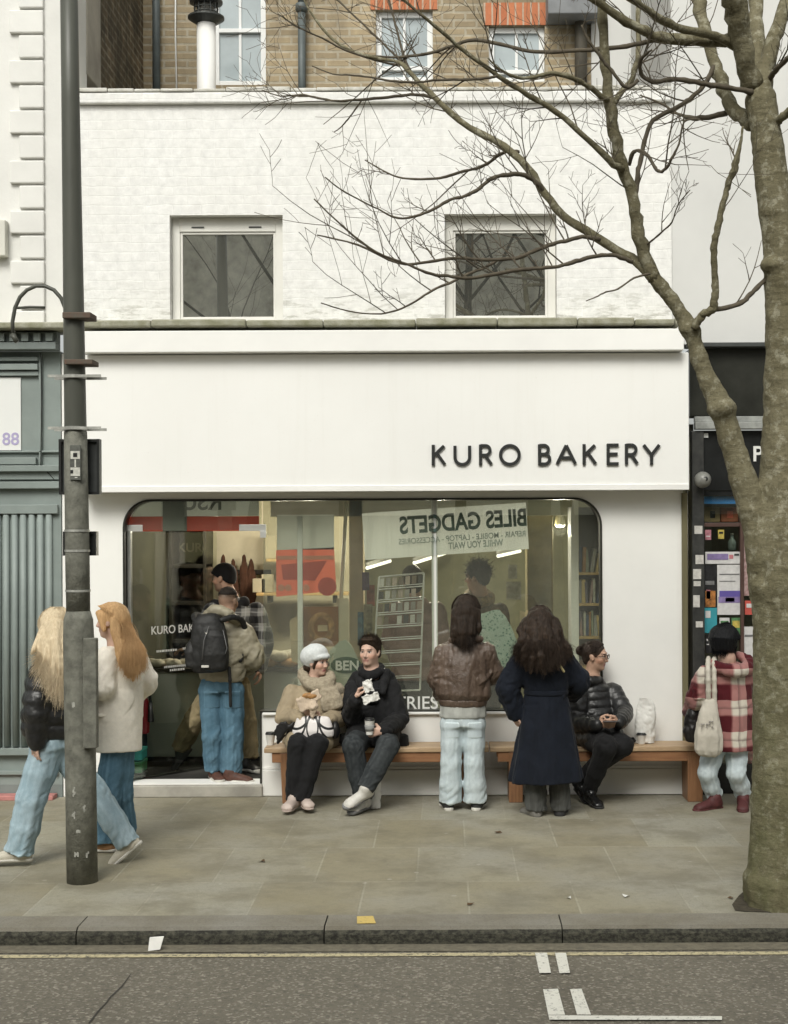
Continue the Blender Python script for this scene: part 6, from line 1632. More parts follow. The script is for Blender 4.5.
b.loft([(f.p(543, 660, -.16), .15, .06), (f.p(543, 648, -.14), .145, .08), (f.p(541, 632, -.08), .098, .085), (f.p(540, 615, -.03), .086, .088)], (1, 0, 0), .03, fold=(.10, 13, .4))
strands(b, [f.p(526, 622, -.05), f.p(540, 612, -.12), f.p(555, 622, -.05)], [f.p(514, 657, -.12), f.p(528, 667, -.20), f.p(544, 671, -.23), f.p(560, 666, -.2), f.p(572, 652, -.1)], .036, .026, 18, 9, wav=.022, mid=[f.p(523, 640, -.12), f.p(541, 645, -.22), f.p(560, 640, -.1)])
hr_ = soft('hair', b, HW, f.root, wr=[(.008, (30, 30, 16), 2, 1), (.004, (70, 70, 20), 3, 1)])
long_fall(f, hr_, HW, [f.p(521, 640, -.10), f.p(531, 645, -.2), f.p(548, 645, -.22), f.p(561, 638, -.1)], [f.p(513, 653, -.10), f.p(527, 664, -.20), f.p(544, 668, -.24), f.p(559, 663, -.2), f.p(571, 650, -.1)], 2600, r=.0014, seed=5, wav=.024, spread=.020, elen=.03, wfreq=16., rad=.090)

# ---- 9 seated woman with glasses
f = Fig('woman with glasses and tied dark hair in black puffer coat seated holding a phone', -.16, 597, 0, 'warm')
f.set(head=(595, 656, -.02), neck=(592, 678, 0), sa=(577, 691, -.10), sb=(612, 691, .04), ea=(577, 722, -.18), wa=(597, 725, -.38), eb=(624, 713, -.10), wb=(619, 723, -.36),
      pel=(594, 736, 0), ha=(588, 738, -.05), hb=(603, 738, 0), ka=(606, 746, -.48), fa=(590, 788, -.26), kb=(622, 745, -.40), fb=(580, 779, -.10))
f.frame((.93, -.36, -.10), hs=.97)
f.body(hands=[(f.wa, (.9, -.25, .15), (.1, .9, .4), .6, (0, .3, 1)), (f.wb, (-.7, -.4, -.05), (.0, .9, .5), .6, (0, .3, 1))], lips=(.48, .22, .20))
b = SDF(.008)
b.loft([(f.p(599, 741, -.08), .195, .17), (f.p(597, 728, -.04), .195, .165), (f.p(594, 707), .175, .15), (f.p(593, 692), .15, .12), (f.p(592, 678), .082, .08)], (.86, .5, 0), .03, quilt=(.013, .062))
b.cone(f.ha + V((0, -.05, .03)), f.ka * .5 + f.ha * .5 + V((0, 0, .03)), .12, .10, .04); b.cone(f.hb + V((0, -.05, .03)), f.kb * .5 + f.hb * .5 + V((0, 0, .03)), .11, .10, .04)
f.sleeve(b, 'a', (.078, .074, .052), .02, quilt=(.012, .056), end=.0); f.sleeve(b, 'b', (.078, .072, .052), .02, quilt=(.012, .056), end=.0)
b.chain([f.p(580, 676, -.03), f.p(590, 681, -.1), f.p(600, 680, -.05)], [.035, .042, .032], .02, smooth=2)
soft('puffer_coat', b, PUFF_B, f.root, wr=[(.006, (13, 13, 18), 3, 1), (.004, (32, 32, 36), 4, 0)])
f.legs(BLKP, (.098, .082, .056), top=None, seed=91, wr=.007)
GLS = M('black_patent', (.012, .012, .012), .22)
f.shoe(f.p(590, 793, -.27), (.30, -.92, -.12), GLS, SOLE_D, hgt=.07); f.shoe(f.p(580, 785, -.10), (.3, -.92, -.3), GLS, SOLE_D, n=(0, -.3, 1), hgt=.07)
b = SDF(.006); ax = (f.hr, f.hf, f.hu)
b.ell(f.h(0, -.018, .034), (.083, .098, .088), ax); b.cut(f.h(0, .066, .05), f.hf * .8 - f.hu * .45, .01); b.ell(f.h(0, -.118, .03), (.045, .045, .045), ax, .02)
b.ell(f.h(0, -.06, -.03), (.06, .04, .05), ax, .02)
HT = hair_mat('tied_dark_hair', (.06, .042, .032), (.02, .014, .011)); hr_ = soft('hair', b, HT, f.root, wr=[(.005, (10, 60, 60), 2, 1)])
g_ = np.random.default_rng(8); n_ = 380; an_ = g_.uniform(-1.5, 1.5, n_); hr3 = lambda x, y, z: f.head[None] + f.hr[None] * np.asarray(x)[:, None] + f.hf[None] * np.asarray(y)[:, None] + f.hu[None] * np.asarray(z)[:, None]
q0 = hr3(np.sin(an_) * .072, np.full(n_, .062) - .02 * np.abs(an_), .045 + np.cos(an_) * .055); q1 = hr3(np.sin(an_) * .086, np.full(n_, .0), .03 + np.cos(an_) * .098); q2 = hr3(np.sin(an_) * .06, np.full(n_, -.085), .03 + np.cos(an_) * .065); q3 = hr3(np.sin(an_) * .03 + g_.normal(0, .015, n_), np.full(n_, -.125), .03 + g_.normal(0, .02, n_))
fibres('hair_strands', bez(np.stack([q0, q1, q2, q3], 1), 10).astype(np.float32), .002, HT, hr_)
gm = MB()
for e in (-1, 1):
    cn = f.h(.033 * e, .104, .006); k = 14
    gm.tube([Vector(cn + (f.hr * .024 * math.cos(2 * math.pi * i / k) + f.hu * .019 * math.sin(2 * math.pi * i / k))) for i in range(k + 1)], .0028, 5, False)
    gm.tube([Vector(f.h(.056 * e, .10, .012)), Vector(f.h(.076 * e, .05, .010)), Vector(f.h(.08 * e, -.005, .008))], .003, 5)
gm.tube([Vector(f.h(-.01, .108, .009)), Vector(f.h(.01, .108, .009))], .003, 5)
gm.build('glasses', M('tortoise_frame', (.05, .02, .012), .3), f.root)

# ---- 10 woman in red plaid
f = Fig('person with black bob in red plaid hooded shirt and pale jeans beside the tree', -.6, 724, 0, 'fair')
f.set(head=(724, 640, .0), neck=(727, 658, -.02), sa=(707, 675, 0), sb=(748, 674, .02), ea=(696, 698, .06), wa=(690, 712, .26), eb=(755, 702, .08), wb=(744, 716, .28),
      pel=(726, 742, 0), ha=(714, 748, 0), hb=(737, 748, .02), ka=(707, 773, -.05), fa=(713, 791, .02), kb=(736, 773, -.05), fb=(742, 790, .03))
f.frame((-.35, .9, -.35), hs=.94)
f.body(hands=[(f.wa, (-.2, .8, -.4), (1, 0, 0), .5, (0, 0, 1)), (f.wb, (-.6, .6, -.2), (-1, 0, 0), .5, (0, 0, 1))])
PL_R = plaid_mat('red_plaid', (.66, .61, .52), (.30, .07, .075), (.075, .008, .012), (.10, .05, .05), .235)
b = SDF(.0075)
b.loft([(f.p(727, 750), .205, .155), (f.p(727, 725), .205, .155), (f.p(728, 695), .195, .15), (f.p(728, 676), .17, .125), (f.p(727, 662), .10, .09)], (1, 0, 0), .03, fold=(.04, 8, .5), kr=.012)
f.sleeve(b, 'a', (.08, .075, .056), .025, end=.0); f.sleeve(b, 'b', (.08, .075, .056), .025, end=.0)
pj = soft('plaid_shirt', b, PL_R, f.root, wr=[(.010, (9, 9, 5), 3, 1), arm_folds(f, .008, .003), (.004, (24, 24, 20), 4, 0)])
b = SDF(.0075).chain([f.p(712, 663, -.06), f.p(722, 668, -.13), f.p(735, 671, -.17), f.p(747, 668, -.12), f.p(748, 660, -.03), f.p(738, 655, .02)], [.03, .042, .052, .05, .04, .03], .03, smooth=2)
soft('hood', b, PL_R, pj, wr=[(.009, (14, 14, 14), 5, 1)])
f.legs(JEANS_PALE, (.085, .070, .060), top=f.p(726, 738), belt=(.165, .12), seed=101, wr=.006)
MAR = M('maroon_trainer', (.105, .030, .030), .6, scale=25, var=.25)
f.shoe(f.p(715, 800, .0), (-.75, -.45, 0), MAR, MAR, hgt=.07, st=.02); f.shoe(f.p(743, 799, .02), (-.2, -.9, 0), MAR, MAR, hgt=.07, st=.02)
HK = hair_mat('black_bob', (.012, .013, .015), (.005, .005, .006), .35)
b = SDF(.0065); ax = (f.hr, f.hf, f.hu)
b.ell(f.h(0, -.014, .030), (.096, .110, .100), ax); b.loft([(f.p(722.5, 653, -.035), .085, .085), (f.p(722.5, 640, -.03), .112, .108), (f.p(724, 630, 0), .10, .10)], (1, 0, 0), .03)
b.cut(f.h(0, .05, -.06), f.hf * .9 - f.hu * .5, .01)
hr_ = soft('hair', b, HK, f.root, wr=[(.004, (60, 60, 5), 2, 1)])
long_fall(f, hr_, HK, [f.p(711, 645, -.05), f.p(722, 646, -.11), f.p(736, 645, -.04)], [f.p(712, 653, -.05), f.p(722, 655, -.10), f.p(735, 653, -.04)], 500, seed=6, wav=.003, spread=.006, elen=.012, rad=.112, up=.13)

# ---- 11, 12 customers inside the shop
f = Fig('customer with dark hair in brown puffer jacket inside the shop, behind the card rack', .72, 413, .1, 'warm')
f.set(head=(412, 580, 0), neck=(414, 599, 0), sa=(396, 610, 0), sb=(436, 610, 0), ea=(391, 640, .02), wa=(397, 660, .15), eb=(441, 640, .02), wb=(436, 662, .15), pel=(415, 685, 0), ha=(407, 690, 0), hb=(424, 690, 0), ka=(407, 722, 0), fa=(407, 748, 0), kb=(424, 722, 0), fb=(424, 748, 0))
f.frame((-.3, 1, -.1), hs=1.)
f.body(hands=[(f.wa, (0, .5, -.8), (1, 0, 0)), (f.wb, (0, .5, -.8), (-1, 0, 0))])
BPUF = M('brown_nylon', (.25, .155, .125), .42, scale=9, var=.25, bscale=25, bstr=.5, bdist=.006)
b = SDF(.009)
b.loft([(f.p(415, 680), .20, .15), (f.p(415, 650), .215, .16), (f.p(416, 618), .20, .145), (f.p(416, 604), .12, .10), (f.p(415, 596), .08, .08)], (1, 0, 0), .03, quilt=(.010, .12))
f.sleeve(b, 'a', (.085, .08, .06), .02, quilt=(.009, .1)); f.sleeve(b, 'b', (.085, .08, .06), .02, quilt=(.009, .1))
soft('puffer_jacket', b, BPUF, f.root, wr=[(.006, (14, 14, 20), 3, 1)])
f.legs(JEANS_BLK, (.10, .08, .07), top=f.p(415, 675), seed=111)
f.shoe(f.p(407, 756, 0), (0, 1, 0), SOLE_D, SOLE_D); f.shoe(f.p(424, 756, 0), (.1, 1, 0), SOLE_D, SOLE_D)
b = SDF(.008); ax = (f.hr, f.hf, f.hu); b.ell(f.h(0, -.012, .03), (.088, .104, .10), ax); b.ell(f.h(0, -.05, -.05), (.075, .055, .07), ax, .03); soft('hair', b, HL, f.root, wr=[(.006, (50, 50, 6), 2, 1)])

f = Fig('customer with curly black hair and patterned scarf inside the shop, seen above the leather jacket', .92, 480, .1, 'tan')
f.set(head=(477, 577, 0), neck=(480, 596, 0), sa=(465, 611, -.06), sb=(500, 611, .08), ea=(460, 642, -.02), wa=(463, 650, .2), eb=(504, 642, .1), wb=(492, 655, .3), pel=(482, 682, 0), ha=(474, 688, 0), hb=(490, 688, 0), ka=(474, 722, 0), fa=(474, 750, 0), kb=(490, 722, 0), fb=(490, 750, 0))
f.frame((-.9, .35, -.1), hs=1.)
f.body(hands=[(f.wa, (-.5, .6, .3), (1, 0, 0)), (f.wb, (-.5, .6, .3), (-1, 0, 0))], female=False)
CAMO = cloth('mottled_brown_cotton', (.16, .11, .06), (.03, .028, .02), scale=14, weave=120)
b = SDF(.009)
b.loft([(f.p(483, 676), .18, .13), (f.p(483, 645), .185, .135), (f.p(483, 615), .18, .12), (f.p(481, 603), .11, .09), (f.p(480, 594), .07, .07)], (1, .4, 0), .03)
f.sleeve(b, 'a', (.075, .065, .05), .03); f.sleeve(b, 'b', (.075, .065, .05), .03)
soft('jacket', b, CAMO, f.root, wr=[(.009, (9, 9, 12), 3, 1)])
b = SDF(.008).chain([f.p(468, 598, -.05), f.p(478, 603, -.1), f.p(490, 600, -.02), f.p(486, 594, .08), f.p(470, 594, .06), f.p(468, 598, -.05)], [.045] * 6, .02, smooth=2); soft('scarf', b, PL_R if False else cloth('ochre_check_scarf', (.30, .21, .09), (.07, .05, .03), scale=40, weave=80), f.root, wr=[(.008, (16, 16, 16), 3, 1)])
f.legs(JEANS_BLK, (.10, .08, .07), top=f.p(482, 672), seed=121)
f.shoe(f.p(474, 757, 0), (-1, .3, 0), SOLE_D, SOLE_D); f.shoe(f.p(490, 757, 0), (-1, .3, 0), SOLE_D, SOLE_D)
b = SDF(.008); ax = (f.hr, f.hf, f.hu); b.ell(f.h(0, -.02, .045), (.096, .104, .092), ax); b.ell(f.h(0, -.06, -.02), (.075, .05, .06), ax, .03); b.cut(f.h(0, .062, .04), f.hf * .8 - f.hu * .5, .01)
HC = hair_mat('curly_black_hair', (.022, .017, .013), (.008, .007, .006), .6); hr_ = soft('hair', b, HC, f.root, wr=[(.012, (40, 40, 40), 2, 0)])
fur(f, hr_, HC, (0, -.02, .045), (.096, .104, .092), 700, .03, .0022, .0, 3, (0, 0, .2), .07, .4)
# ------------------------------------------------------------------ benches
def wood(name, c1, c2, axis=(1, 12, 12)):
    if name in MATS: return MATS[name]
    m, t, b = nodes(name); v = coords(t, axis)
    c = mixc(t, noisef(t, v, 4, 5, .65, .3, .7), c1, c2); c = mixc(t, math_(t, 'MULTIPLY', noisef(t, coords(t), 5, 4, .6, .5, .7), .35), c, tuple(x * .5 for x in c1))
    t.links.new(c, b.inputs['Base Color']); b.inputs['Roughness'].default_value = .5; bump(t, b, noisef(t, v, 14, 4, .6, 0, 1), .25, .003)
    MATS[name] = m; return m
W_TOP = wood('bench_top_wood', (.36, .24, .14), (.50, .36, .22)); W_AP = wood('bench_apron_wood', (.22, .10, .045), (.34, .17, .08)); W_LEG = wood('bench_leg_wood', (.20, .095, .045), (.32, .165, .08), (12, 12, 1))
YB0, YB1 = -.36, -.05
def bench(x0, x1, legs, label):
    zt_ = .432; o = thing('bench', label, 'bench', ((x0 + x1) / 2, -.2, 0), 'wooden benches under the window')
    MB().box(x0, x1, YB0, YB1, zt_ - .038, zt_).build('seat', W_TOP, o, bev=.006)
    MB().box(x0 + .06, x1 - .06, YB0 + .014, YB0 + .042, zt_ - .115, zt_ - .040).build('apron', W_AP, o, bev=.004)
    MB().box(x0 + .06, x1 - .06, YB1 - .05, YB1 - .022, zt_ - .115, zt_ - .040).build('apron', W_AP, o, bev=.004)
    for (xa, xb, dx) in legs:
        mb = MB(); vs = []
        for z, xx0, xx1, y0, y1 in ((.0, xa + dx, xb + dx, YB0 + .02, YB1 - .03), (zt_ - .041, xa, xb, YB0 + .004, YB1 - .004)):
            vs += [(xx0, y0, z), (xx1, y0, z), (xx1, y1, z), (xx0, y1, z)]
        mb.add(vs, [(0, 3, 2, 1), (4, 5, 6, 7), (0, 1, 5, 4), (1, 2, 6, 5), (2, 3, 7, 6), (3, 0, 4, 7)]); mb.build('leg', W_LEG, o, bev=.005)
def bx(px): return at(px, 770, YB0).x
bench(bx(264), bx(489), ((bx(280), bx(290.5), .015), (bx(462), bx(473), 0)), 'left wooden bench where the couple sits, under the bakery window')
bench(bx(490), bx(703), ((bx(509), bx(523), 0), (bx(688), bx(704) - .006, 0)), 'right wooden bench where the woman with glasses sits, ending by the black shop')

# ------------------------------------------------------------------ small things people carry
PAPER = M('white_paper', (.74, .73, .69), .8, scale=12, var=.08, bscale=25, bstr=.4, bdist=.006)
LIDB = M('black_lid', (.02, .02, .02), .4)
def cup(c, label, sleeve=None, h=.105, tilt=None):
    o = thing('coffee_cup', label, 'cup', c); x, y, z = c
    MB().lathe(c, [(.026, 0), (.027, .004), (.037, h - .004), (.039, h)], 20).build('cup_body', PAPER, o, True)
    MB().lathe((x, y, z + h + .001), [(.041, 0), (.041, .006), (.036, .009), (.034, .018), (.010, .018)], 20).build('lid', LIDB, o, True)
    if sleeve: MB().lathe((x, y, z + .03), [(.0325, 0), (.0372, .045)], 20).build('sleeve', sleeve, o, True)
    return o
ZS = .432
q = at(270.5, 744, -.2); cup((q.x, -.2, ZS), 'white paper cup with black lid on the bench end beside the woman in beret', h=.085)
q = at(641.5, 744, -.22); cup((q.x, -.22, ZS), 'small paper cup with dark lid on the right bench beside the white paper bag', h=.07)
q = at(369.5, 729, -.61); cup((q.x, -.60, q.z - .045), 'paper cup with black lid held low in the hand of the man in black coat', M('grey_sleeve', (.30, .30, .29), .8), h=.11)

def crumple(name, label, cat, build, mat, loc, wr, parent=None):
    o = thing(name, label, cat, loc) if parent is None else parent
    return o, soft('paper', build, mat, o, wr=wr, it=0)
# napkin / pastry wrapper in the man's raised hand
Yh = -.2 - .42
c_ = at(368, 692, Yh)
b = SDF(.005); ax = ((.9, -.2, .2), (.2, .95, 0), (-.25, 0, .95))
b.box(c_ + Vector((0, 0, .045)), (.045, .018, .05), ax, .012); b.box(c_ + Vector((.025, -.01, -.045)), (.07, .014, .035), ((.9, -.2, .35), (.2, .95, 0), (-.3, 0, .9)), .010); b.box(c_ + Vector((-.02, 0, -.06)), (.03, .014, .04), ax, .01)
crumple('napkin', 'crumpled white napkin held up by the man in black coat', 'napkin', b, PAPER, tuple(c_), [(.030, (17, 17, 17), 3, 1), (.008, (45, 45, 45), 7, 1)])
c_ = at(310, 703, -.2 - .40)
b = SDF(.005); b.box(c_ + Vector((-.03, 0, .0)), (.065, .03, .055), ((.95, 0, .35), (0, 1, 0), (-.35, 0, .95)), .012); b.box(c_ + Vector((.035, 0, .05)), (.05, .025, .04), ((.8, 0, .5), (0, 1, 0), (-.5, 0, .8)), .01)
b.cone(c_ + Vector((.03, -.01, -.02)), c_ + Vector((.02, 0, -.10)), .035, .018)
o, _ = crumple('pastry_wrapper', 'pale brown paper wrapper with pastry held by the woman in beret', 'paper wrapper', b, M('kraft_paper', (.62, .50, .38), .8, scale=10, var=.15, bscale=25, bstr=.4), tuple(c_), [(.012, (22, 22, 22), 4, 1)])
b = SDF(.006); b.ell(c_ + Vector((.0, -.01, .055)), (.06, .03, .026)); soft('pastry', b, M('pastry_crust', (.48, .25, .09), .55, scale=20, var=.3, bstr=.4), o, wr=[(.006, (40, 40, 40), 3, 1)])

# striped handbag on her lap
def zebra():
    m, t, b = nodes('black_white_bag'); tc = N(t, 'TexCoord'); sp = N(t, 'SeparateXYZ'); t.links.new(tc.outputs['Object'], sp.inputs[0])
    x, z = sp.outputs['X'], sp.outputs['Z']
    def oval(cx, cz, rx, rz, w_):
        a = math_(t, 'DIVIDE', math_(t, 'SUBTRACT', x, cx), rx); c = math_(t, 'DIVIDE', math_(t, 'SUBTRACT', z, cz), rz)
        r = math_(t, 'SQRT', math_(t, 'ADD', math_(t, 'MULTIPLY', a, a), math_(t, 'MULTIPLY', c, c)))
        return math_(t, 'LESS_THAN', math_(t, 'ABSOLUTE', math_(t, 'SUBTRACT', r, 1)), w_)
    k = oval(0, 0, .042, .085, .13)
    for args in ((-.20, .05, .15, .16, .05), (.20, .05, .15, .16, .05), (-.13, .16, .12, .17, .055), (.13, .16, .12, .17, .055)): k = math_(t, 'MAXIMUM', k, oval(*args))
    t.links.new(mixc(t, k, (.74, .70, .68), (.012, .012, .012)), b.inputs['Base Color']); b.inputs['Roughness'].default_value = .45; return m
c_ = at(313, 727, -.2 - .36); hb = thing('handbag', 'cream handbag with curved black stripes on the lap of the woman in beret', 'handbag', tuple(c_))
b = SDF(.006); b.loft([(c_ + Vector((0, 0, -.082)), .155, .05), (c_ + Vector((0, 0, -.03)), .160, .06), (c_ + Vector((0, 0, .04)), .135, .045), (c_ + Vector((0, 0, .085)), .12, .025)], (1, 0, .04), .02, kr=.02)
soft('bag_body', b, zebra(), hb, wr=[(.005, (12, 12, 12), 3, 0)])
b = SDF(.006); e = c_ + Vector((-.15, .02, -.02))
for k in range(5): b.chain([e + Vector((0, 0, .02 * k - .03)), e + Vector((-.06, -.01, .05 - .015 * k)), e + Vector((-.12, .01, .02 - .03 * k)), e + Vector((-.15 + .02 * k, .03, -.05))], [.009, .011, .010, .007], .004, smooth=2)
b.ell(e + Vector((-.01, .04, -.03)), (.05, .04, .045)); b.ell(c_ + Vector((.165, .05, -.03)), (.035, .05, .07))
soft('strap', b, M('black_leather', (.014, .013, .013), .4, bscale=60), hb)

# paper bags
def paper_bag(label, x, y, z, w_, d, h, rot=0., name='paper_bag', tall=False, pinch=.55):
    o = thing(name, label, 'paper bag', (x, y, z)); b = SDF(.006); c = Vector((x, y, z))
    b.loft([(c, w_ / 2, d / 2), (c + Vector((0, 0, h * .5)), w_ / 2 * 1.02, d / 2), (c + Vector((.005, 0, h * .82)), w_ / 2 * .86, d / 2 * pinch), (c + Vector((-.004, 0, h)), w_ / 2 * .5, d / 2 * .35)], (math.cos(rot), math.sin(rot), 0), .02, kr=.006)
    soft('bag_body', b, PAPER, o, wr=[(.016, (11, 11, 8), 3, 1), (.006, (30, 30, 24), 4, 1)], it=0); return o
q = at(645, 742, -.2); o = paper_bag('white paper takeaway bag with twisted top standing on the right bench', q.x, -.19, ZS, .165, .10, .36, pinch=.35)
q = ground(372, 811); paper_bag('white paper bag standing on the pavement behind the crossed feet of the man', q.x + .01, -.56, .0, .11, .09, .34, pinch=.9)
q = ground(155, 943, ZR)
yl_ = ground(155, 951, ZR + .006).y; lit = MB(); p = [at(148, 951, yl_), at(160, 949.5, yl_ + .004), at(163.5, 937, yl_ + .03), at(149.5, 938, yl_ + .028)]
lit.add(p + [v + Vector((.002, .006, .003)) for v in p], [(0, 1, 2, 3), (7, 6, 5, 4), (0, 4, 5, 1), (1, 5, 6, 2), (2, 6, 7, 3), (3, 7, 4, 0)])
tag(lit.build('paper_scrap', PAPER), 'folded scrap of white paper lying against the kerb in the gutter', 'litter')
# phone in the seated woman's hands
q = at(611, 722.5, -.16 - .45)
ph = MB().box(q.x - .06, q.x + .06, q.y - .035, q.y + .035, q.z + .004, q.z + .013).build('phone', M('phone_shell', (.02, .02, .022), .3), bev=.004); tag(ph, 'dark mobile phone held flat in the hands of the woman with glasses', 'phone')
# dark cloth heap behind the phone woman on the bench
q = at(629, 741, -.2)
b = SDF(.006).ell((q.x + .01, -.2, ZS + .02), (.035, .04, .03), None); b.chain([V((q.x, -.2, ZS + .02)), V((q.x + .03, -.22, ZS + .045)), V((q.x + .06, -.2, ZS + .012))], [.01, .008, .006])
o = thing('glove', 'small dark glove lying on the right bench beside the seated woman', 'glove', (q.x, -.2, ZS)); soft('glove_body', b, KNITB, o, wr=[(.006, (30, 30, 30), 2, 1)])

# ------------------------------------------------------------------ backpack
BPM = M('black_ripstop', (.010, .010, .010), .6, col2=(.022, .022, .021), scale=12, bscale=90, bstr=.4)
Yb = .2 - .20
c_ = at(209, 645, Yb); bp = thing('backpack', 'large black backpack hanging from the shoulders of the man in sand jacket', 'backpack', tuple(c_))
b = SDF(.0075)
b.loft([(at(211, 673, Yb), .13, .07), (at(210, 664, Yb), .155, .105), (at(209, 640, Yb), .150, .105), (at(208, 622, Yb), .125, .085), (at(208, 613, Yb), .075, .05)], (1, .1, 0), .03, kr=.04)
b.loft([(at(214, 671, Yb - .10), .085, .03), (at(214, 655, Yb - .11), .105, .045), (at(213, 636, Yb - .10), .09, .035), (at(212, 628, Yb - .08), .05, .02)], (1, .1, 0), .025, kr=.03)
soft('pack_body', b, BPM, bp, wr=[(.008, (9, 9, 9), 3, 1), (.004, (24, 24, 24), 4, 0)])
b = SDF(.007).loft([(at(192, 668, Yb - .02), .05, .05), (at(191, 652, Yb - .02), .055, .055), (at(194, 640, Yb - .01), .04, .03)], (1, 0, 0), .02); soft('side_pocket', b, BPM, bp, wr=[(.006, (18, 18, 18), 3, 1)])
for pts in ([(196, 622, -.03), (194, 616, .06), (200, 616, .14), (205, 626, .2)], [(222, 620, -.03), (234, 617, .04), (243, 622, .12), (245, 640, .19), (240, 660, .12)]):
    b = SDF(.007).chain([V(at(x, y, Yb + dy)) for x, y, dy in pts], [.022] * len(pts), .01, smooth=3, flat=None); soft('shoulder_strap', b, BPM, bp)
b = SDF(.006).chain([V(at(229, 668, Yb + .03)), V(at(230, 680, Yb + .03)), V(at(230.5, 706, Yb + .05))], [.016, .013, .013], .01); soft('hanging_strap', b, BPM, bp)
for pts in ([(222, 664, -.09), (227, 648, -.09), (223, 630, -.07)], [(202, 660, -.14), (204, 640, -.135), (209, 626, -.10)]):
    MB().tube([at(x, y, Yb + dy - .025) for x, y, dy in pts], .004, 6).build('zip', M('zip_grey', (.12, .12, .12), .5), bp, True)
q = at(205, 666.5, Yb - .16); MB().box(q.x - .028, q.x + .028, q.y - .002, q.y + .03, q.z - .008, q.z + .008).build('label_patch', SOLE_W, bp)
q = at(206, 633, Yb - .16)
MB().add([q + Vector(v) for v in ((-.012, 0, .01), (.003, 0, -.012), (.014, 0, .014), (.003, 0, -.002))], [(0, 1, 2, 3)]).build('emblem', SOLE_W, bp)

# ------------------------------------------------------------------ bags of the person in red plaid
Yt = -.6 - .17
CANV = cloth('cream_canvas', (.60, .56, .48), scale=8, var=.1, weave=220)
c_ = at(709, 725, Yt); tb = thing('tote_bag', 'cream canvas tote bag on the shoulder of the person in red plaid', 'tote bag', tuple(c_))
b = SDF(.0075).loft([(at(708.5, 757, Yt), .075, .04), (at(708.5, 750, Yt), .105, .065), (at(708.5, 735, Yt), .108, .075), (at(709, 712, Yt), .075, .05), (at(711, 698, Yt + .02), .045, .025)], (1, .1, 0), .03, kr=.03, fold=(.07, 9, .3))
soft('bag_body', b, CANV, tb, wr=[(.008, (16, 16, 7), 3, 1), (.004, (34, 34, 30), 4, 1)])
def bprint():
    q = at(708, 722, Yt - .083); m_ = MB()
    for k in range(5):
        for j in range(3):
            if TR.random() < .75: m_.box(q.x - .05 + k * .02, q.x - .05 + k * .02 + TR.uniform(.006, .014), q.y, q.y + .02, q.z - .02 * j, q.z - .02 * j + .006)
    m_.build('faded_print', M('faded_ink', (.34, .32, .30), .8), tb)
bprint()
for xa, dy in ((708.5, -.01), (714.5, .02)):
    b = SDF(.006).chain([V(at(xa, 700, Yt + .02)), V(at(xa - .3, 680, Yt + dy)), V(at(xa - .5, 664, Yt + dy + .05)), V(at(xa, 658, Yt + .15))], [.019, .018, .018, .017], .01, smooth=2); soft('strap', b, CANV, tb)
c_ = at(692, 722, -.55); kb_ = thing('shoulder_bag', 'slouchy black bag at the left side of the person in red plaid', 'bag', tuple(c_))
b = SDF(.0075).loft([(at(693, 743, -.5), .06, .05), (at(692, 732, -.5), .075, .07), (at(693, 715, -.5), .06, .06), (at(695, 700, -.48), .035, .03)], (1, .2, 0), .03, kr=.03)
soft('bag_body', b, M('black_leather', (.014, .013, .013), .4), kb_, wr=[(.012, (16, 16, 14), 3, 1)])

# ------------------------------------------------------------------ shop interior
CNT = M('counter_sage', (.36, .40, .35), .5, scale=2, var=.06); DARKW = M('dark_oak', (.035, .03, .022), .6, scale=4, var=.3, stretch=(1, 8, 8)); SHELFW = wood('shelf_pine', (.40, .26, .10), (.56, .40, .18))
Yc = 1.12
ct = thing('counter', 'pale sage green bakery counter with dark top inside the shop', 'counter', (-2, Yc, .1))
x0, x1 = IX0 + .02, xpx(322, Yc)
MB().box(x0, x1, Yc, Yc + .55, .14, .88).build('front_panel', CNT, ct, bev=.006); MB().box(x0, x1, Yc + .03, Yc + .5, .101, .139).build('kickboard', BLACK_M, ct)
MB().box(x0, x1 + .02, Yc - .03, Yc + .6, .882, .915).build('counter_top', DARKW, ct, bev=.004)
MB().box(xpx(225, Yc), xpx(255, Yc), Yc + .34, Yc + .42, .917, 1.16).build('till', BLACK_M, ct, bev=.01)
BUN = M('bun_crust', (.55, .36, .17), .6, scale=14, col2=(.34, .17, .06)); PALEB = M('floured_bread', (.66, .60, .48), .8, scale=14, var=.2)
def bun(x, y, z, s_, mat, k, label, grp):
    b = SDF(.008).ell((x, y, z + .035 * s_), (.075 * s_, .05 * s_, .04 * s_)); b.ell((x + .03 * s_, y - .01, z + .045 * s_), (.04 * s_, .04 * s_, .035 * s_), None, .02)
    o = soft('pastry', b, mat, None, wr=[(.008, (24, 24, 24), k, 1)]); tag(o, label, 'pastry', grp)
for i in range(9):
    bun(xpx(268 + i * 3.6, Yc + .1), Yc + .04 + .11 * (i % 3), .917 + (.05 if i % 2 else 0), 1.0 + .15 * (i % 2), (BUN, PALEB)[i % 2], i, 'floury pastry heaped on the counter beside the window bar', 'pastries on the counter')
for i in range(6):
    bun(xpx(140 + i * 8.5, Yc + .1), Yc + .05 + .08 * (i % 2), .917, .95, PALEB, 30 + i, 'small pale pastry on the counter behind the open glass door', 'pastries behind the glass door')
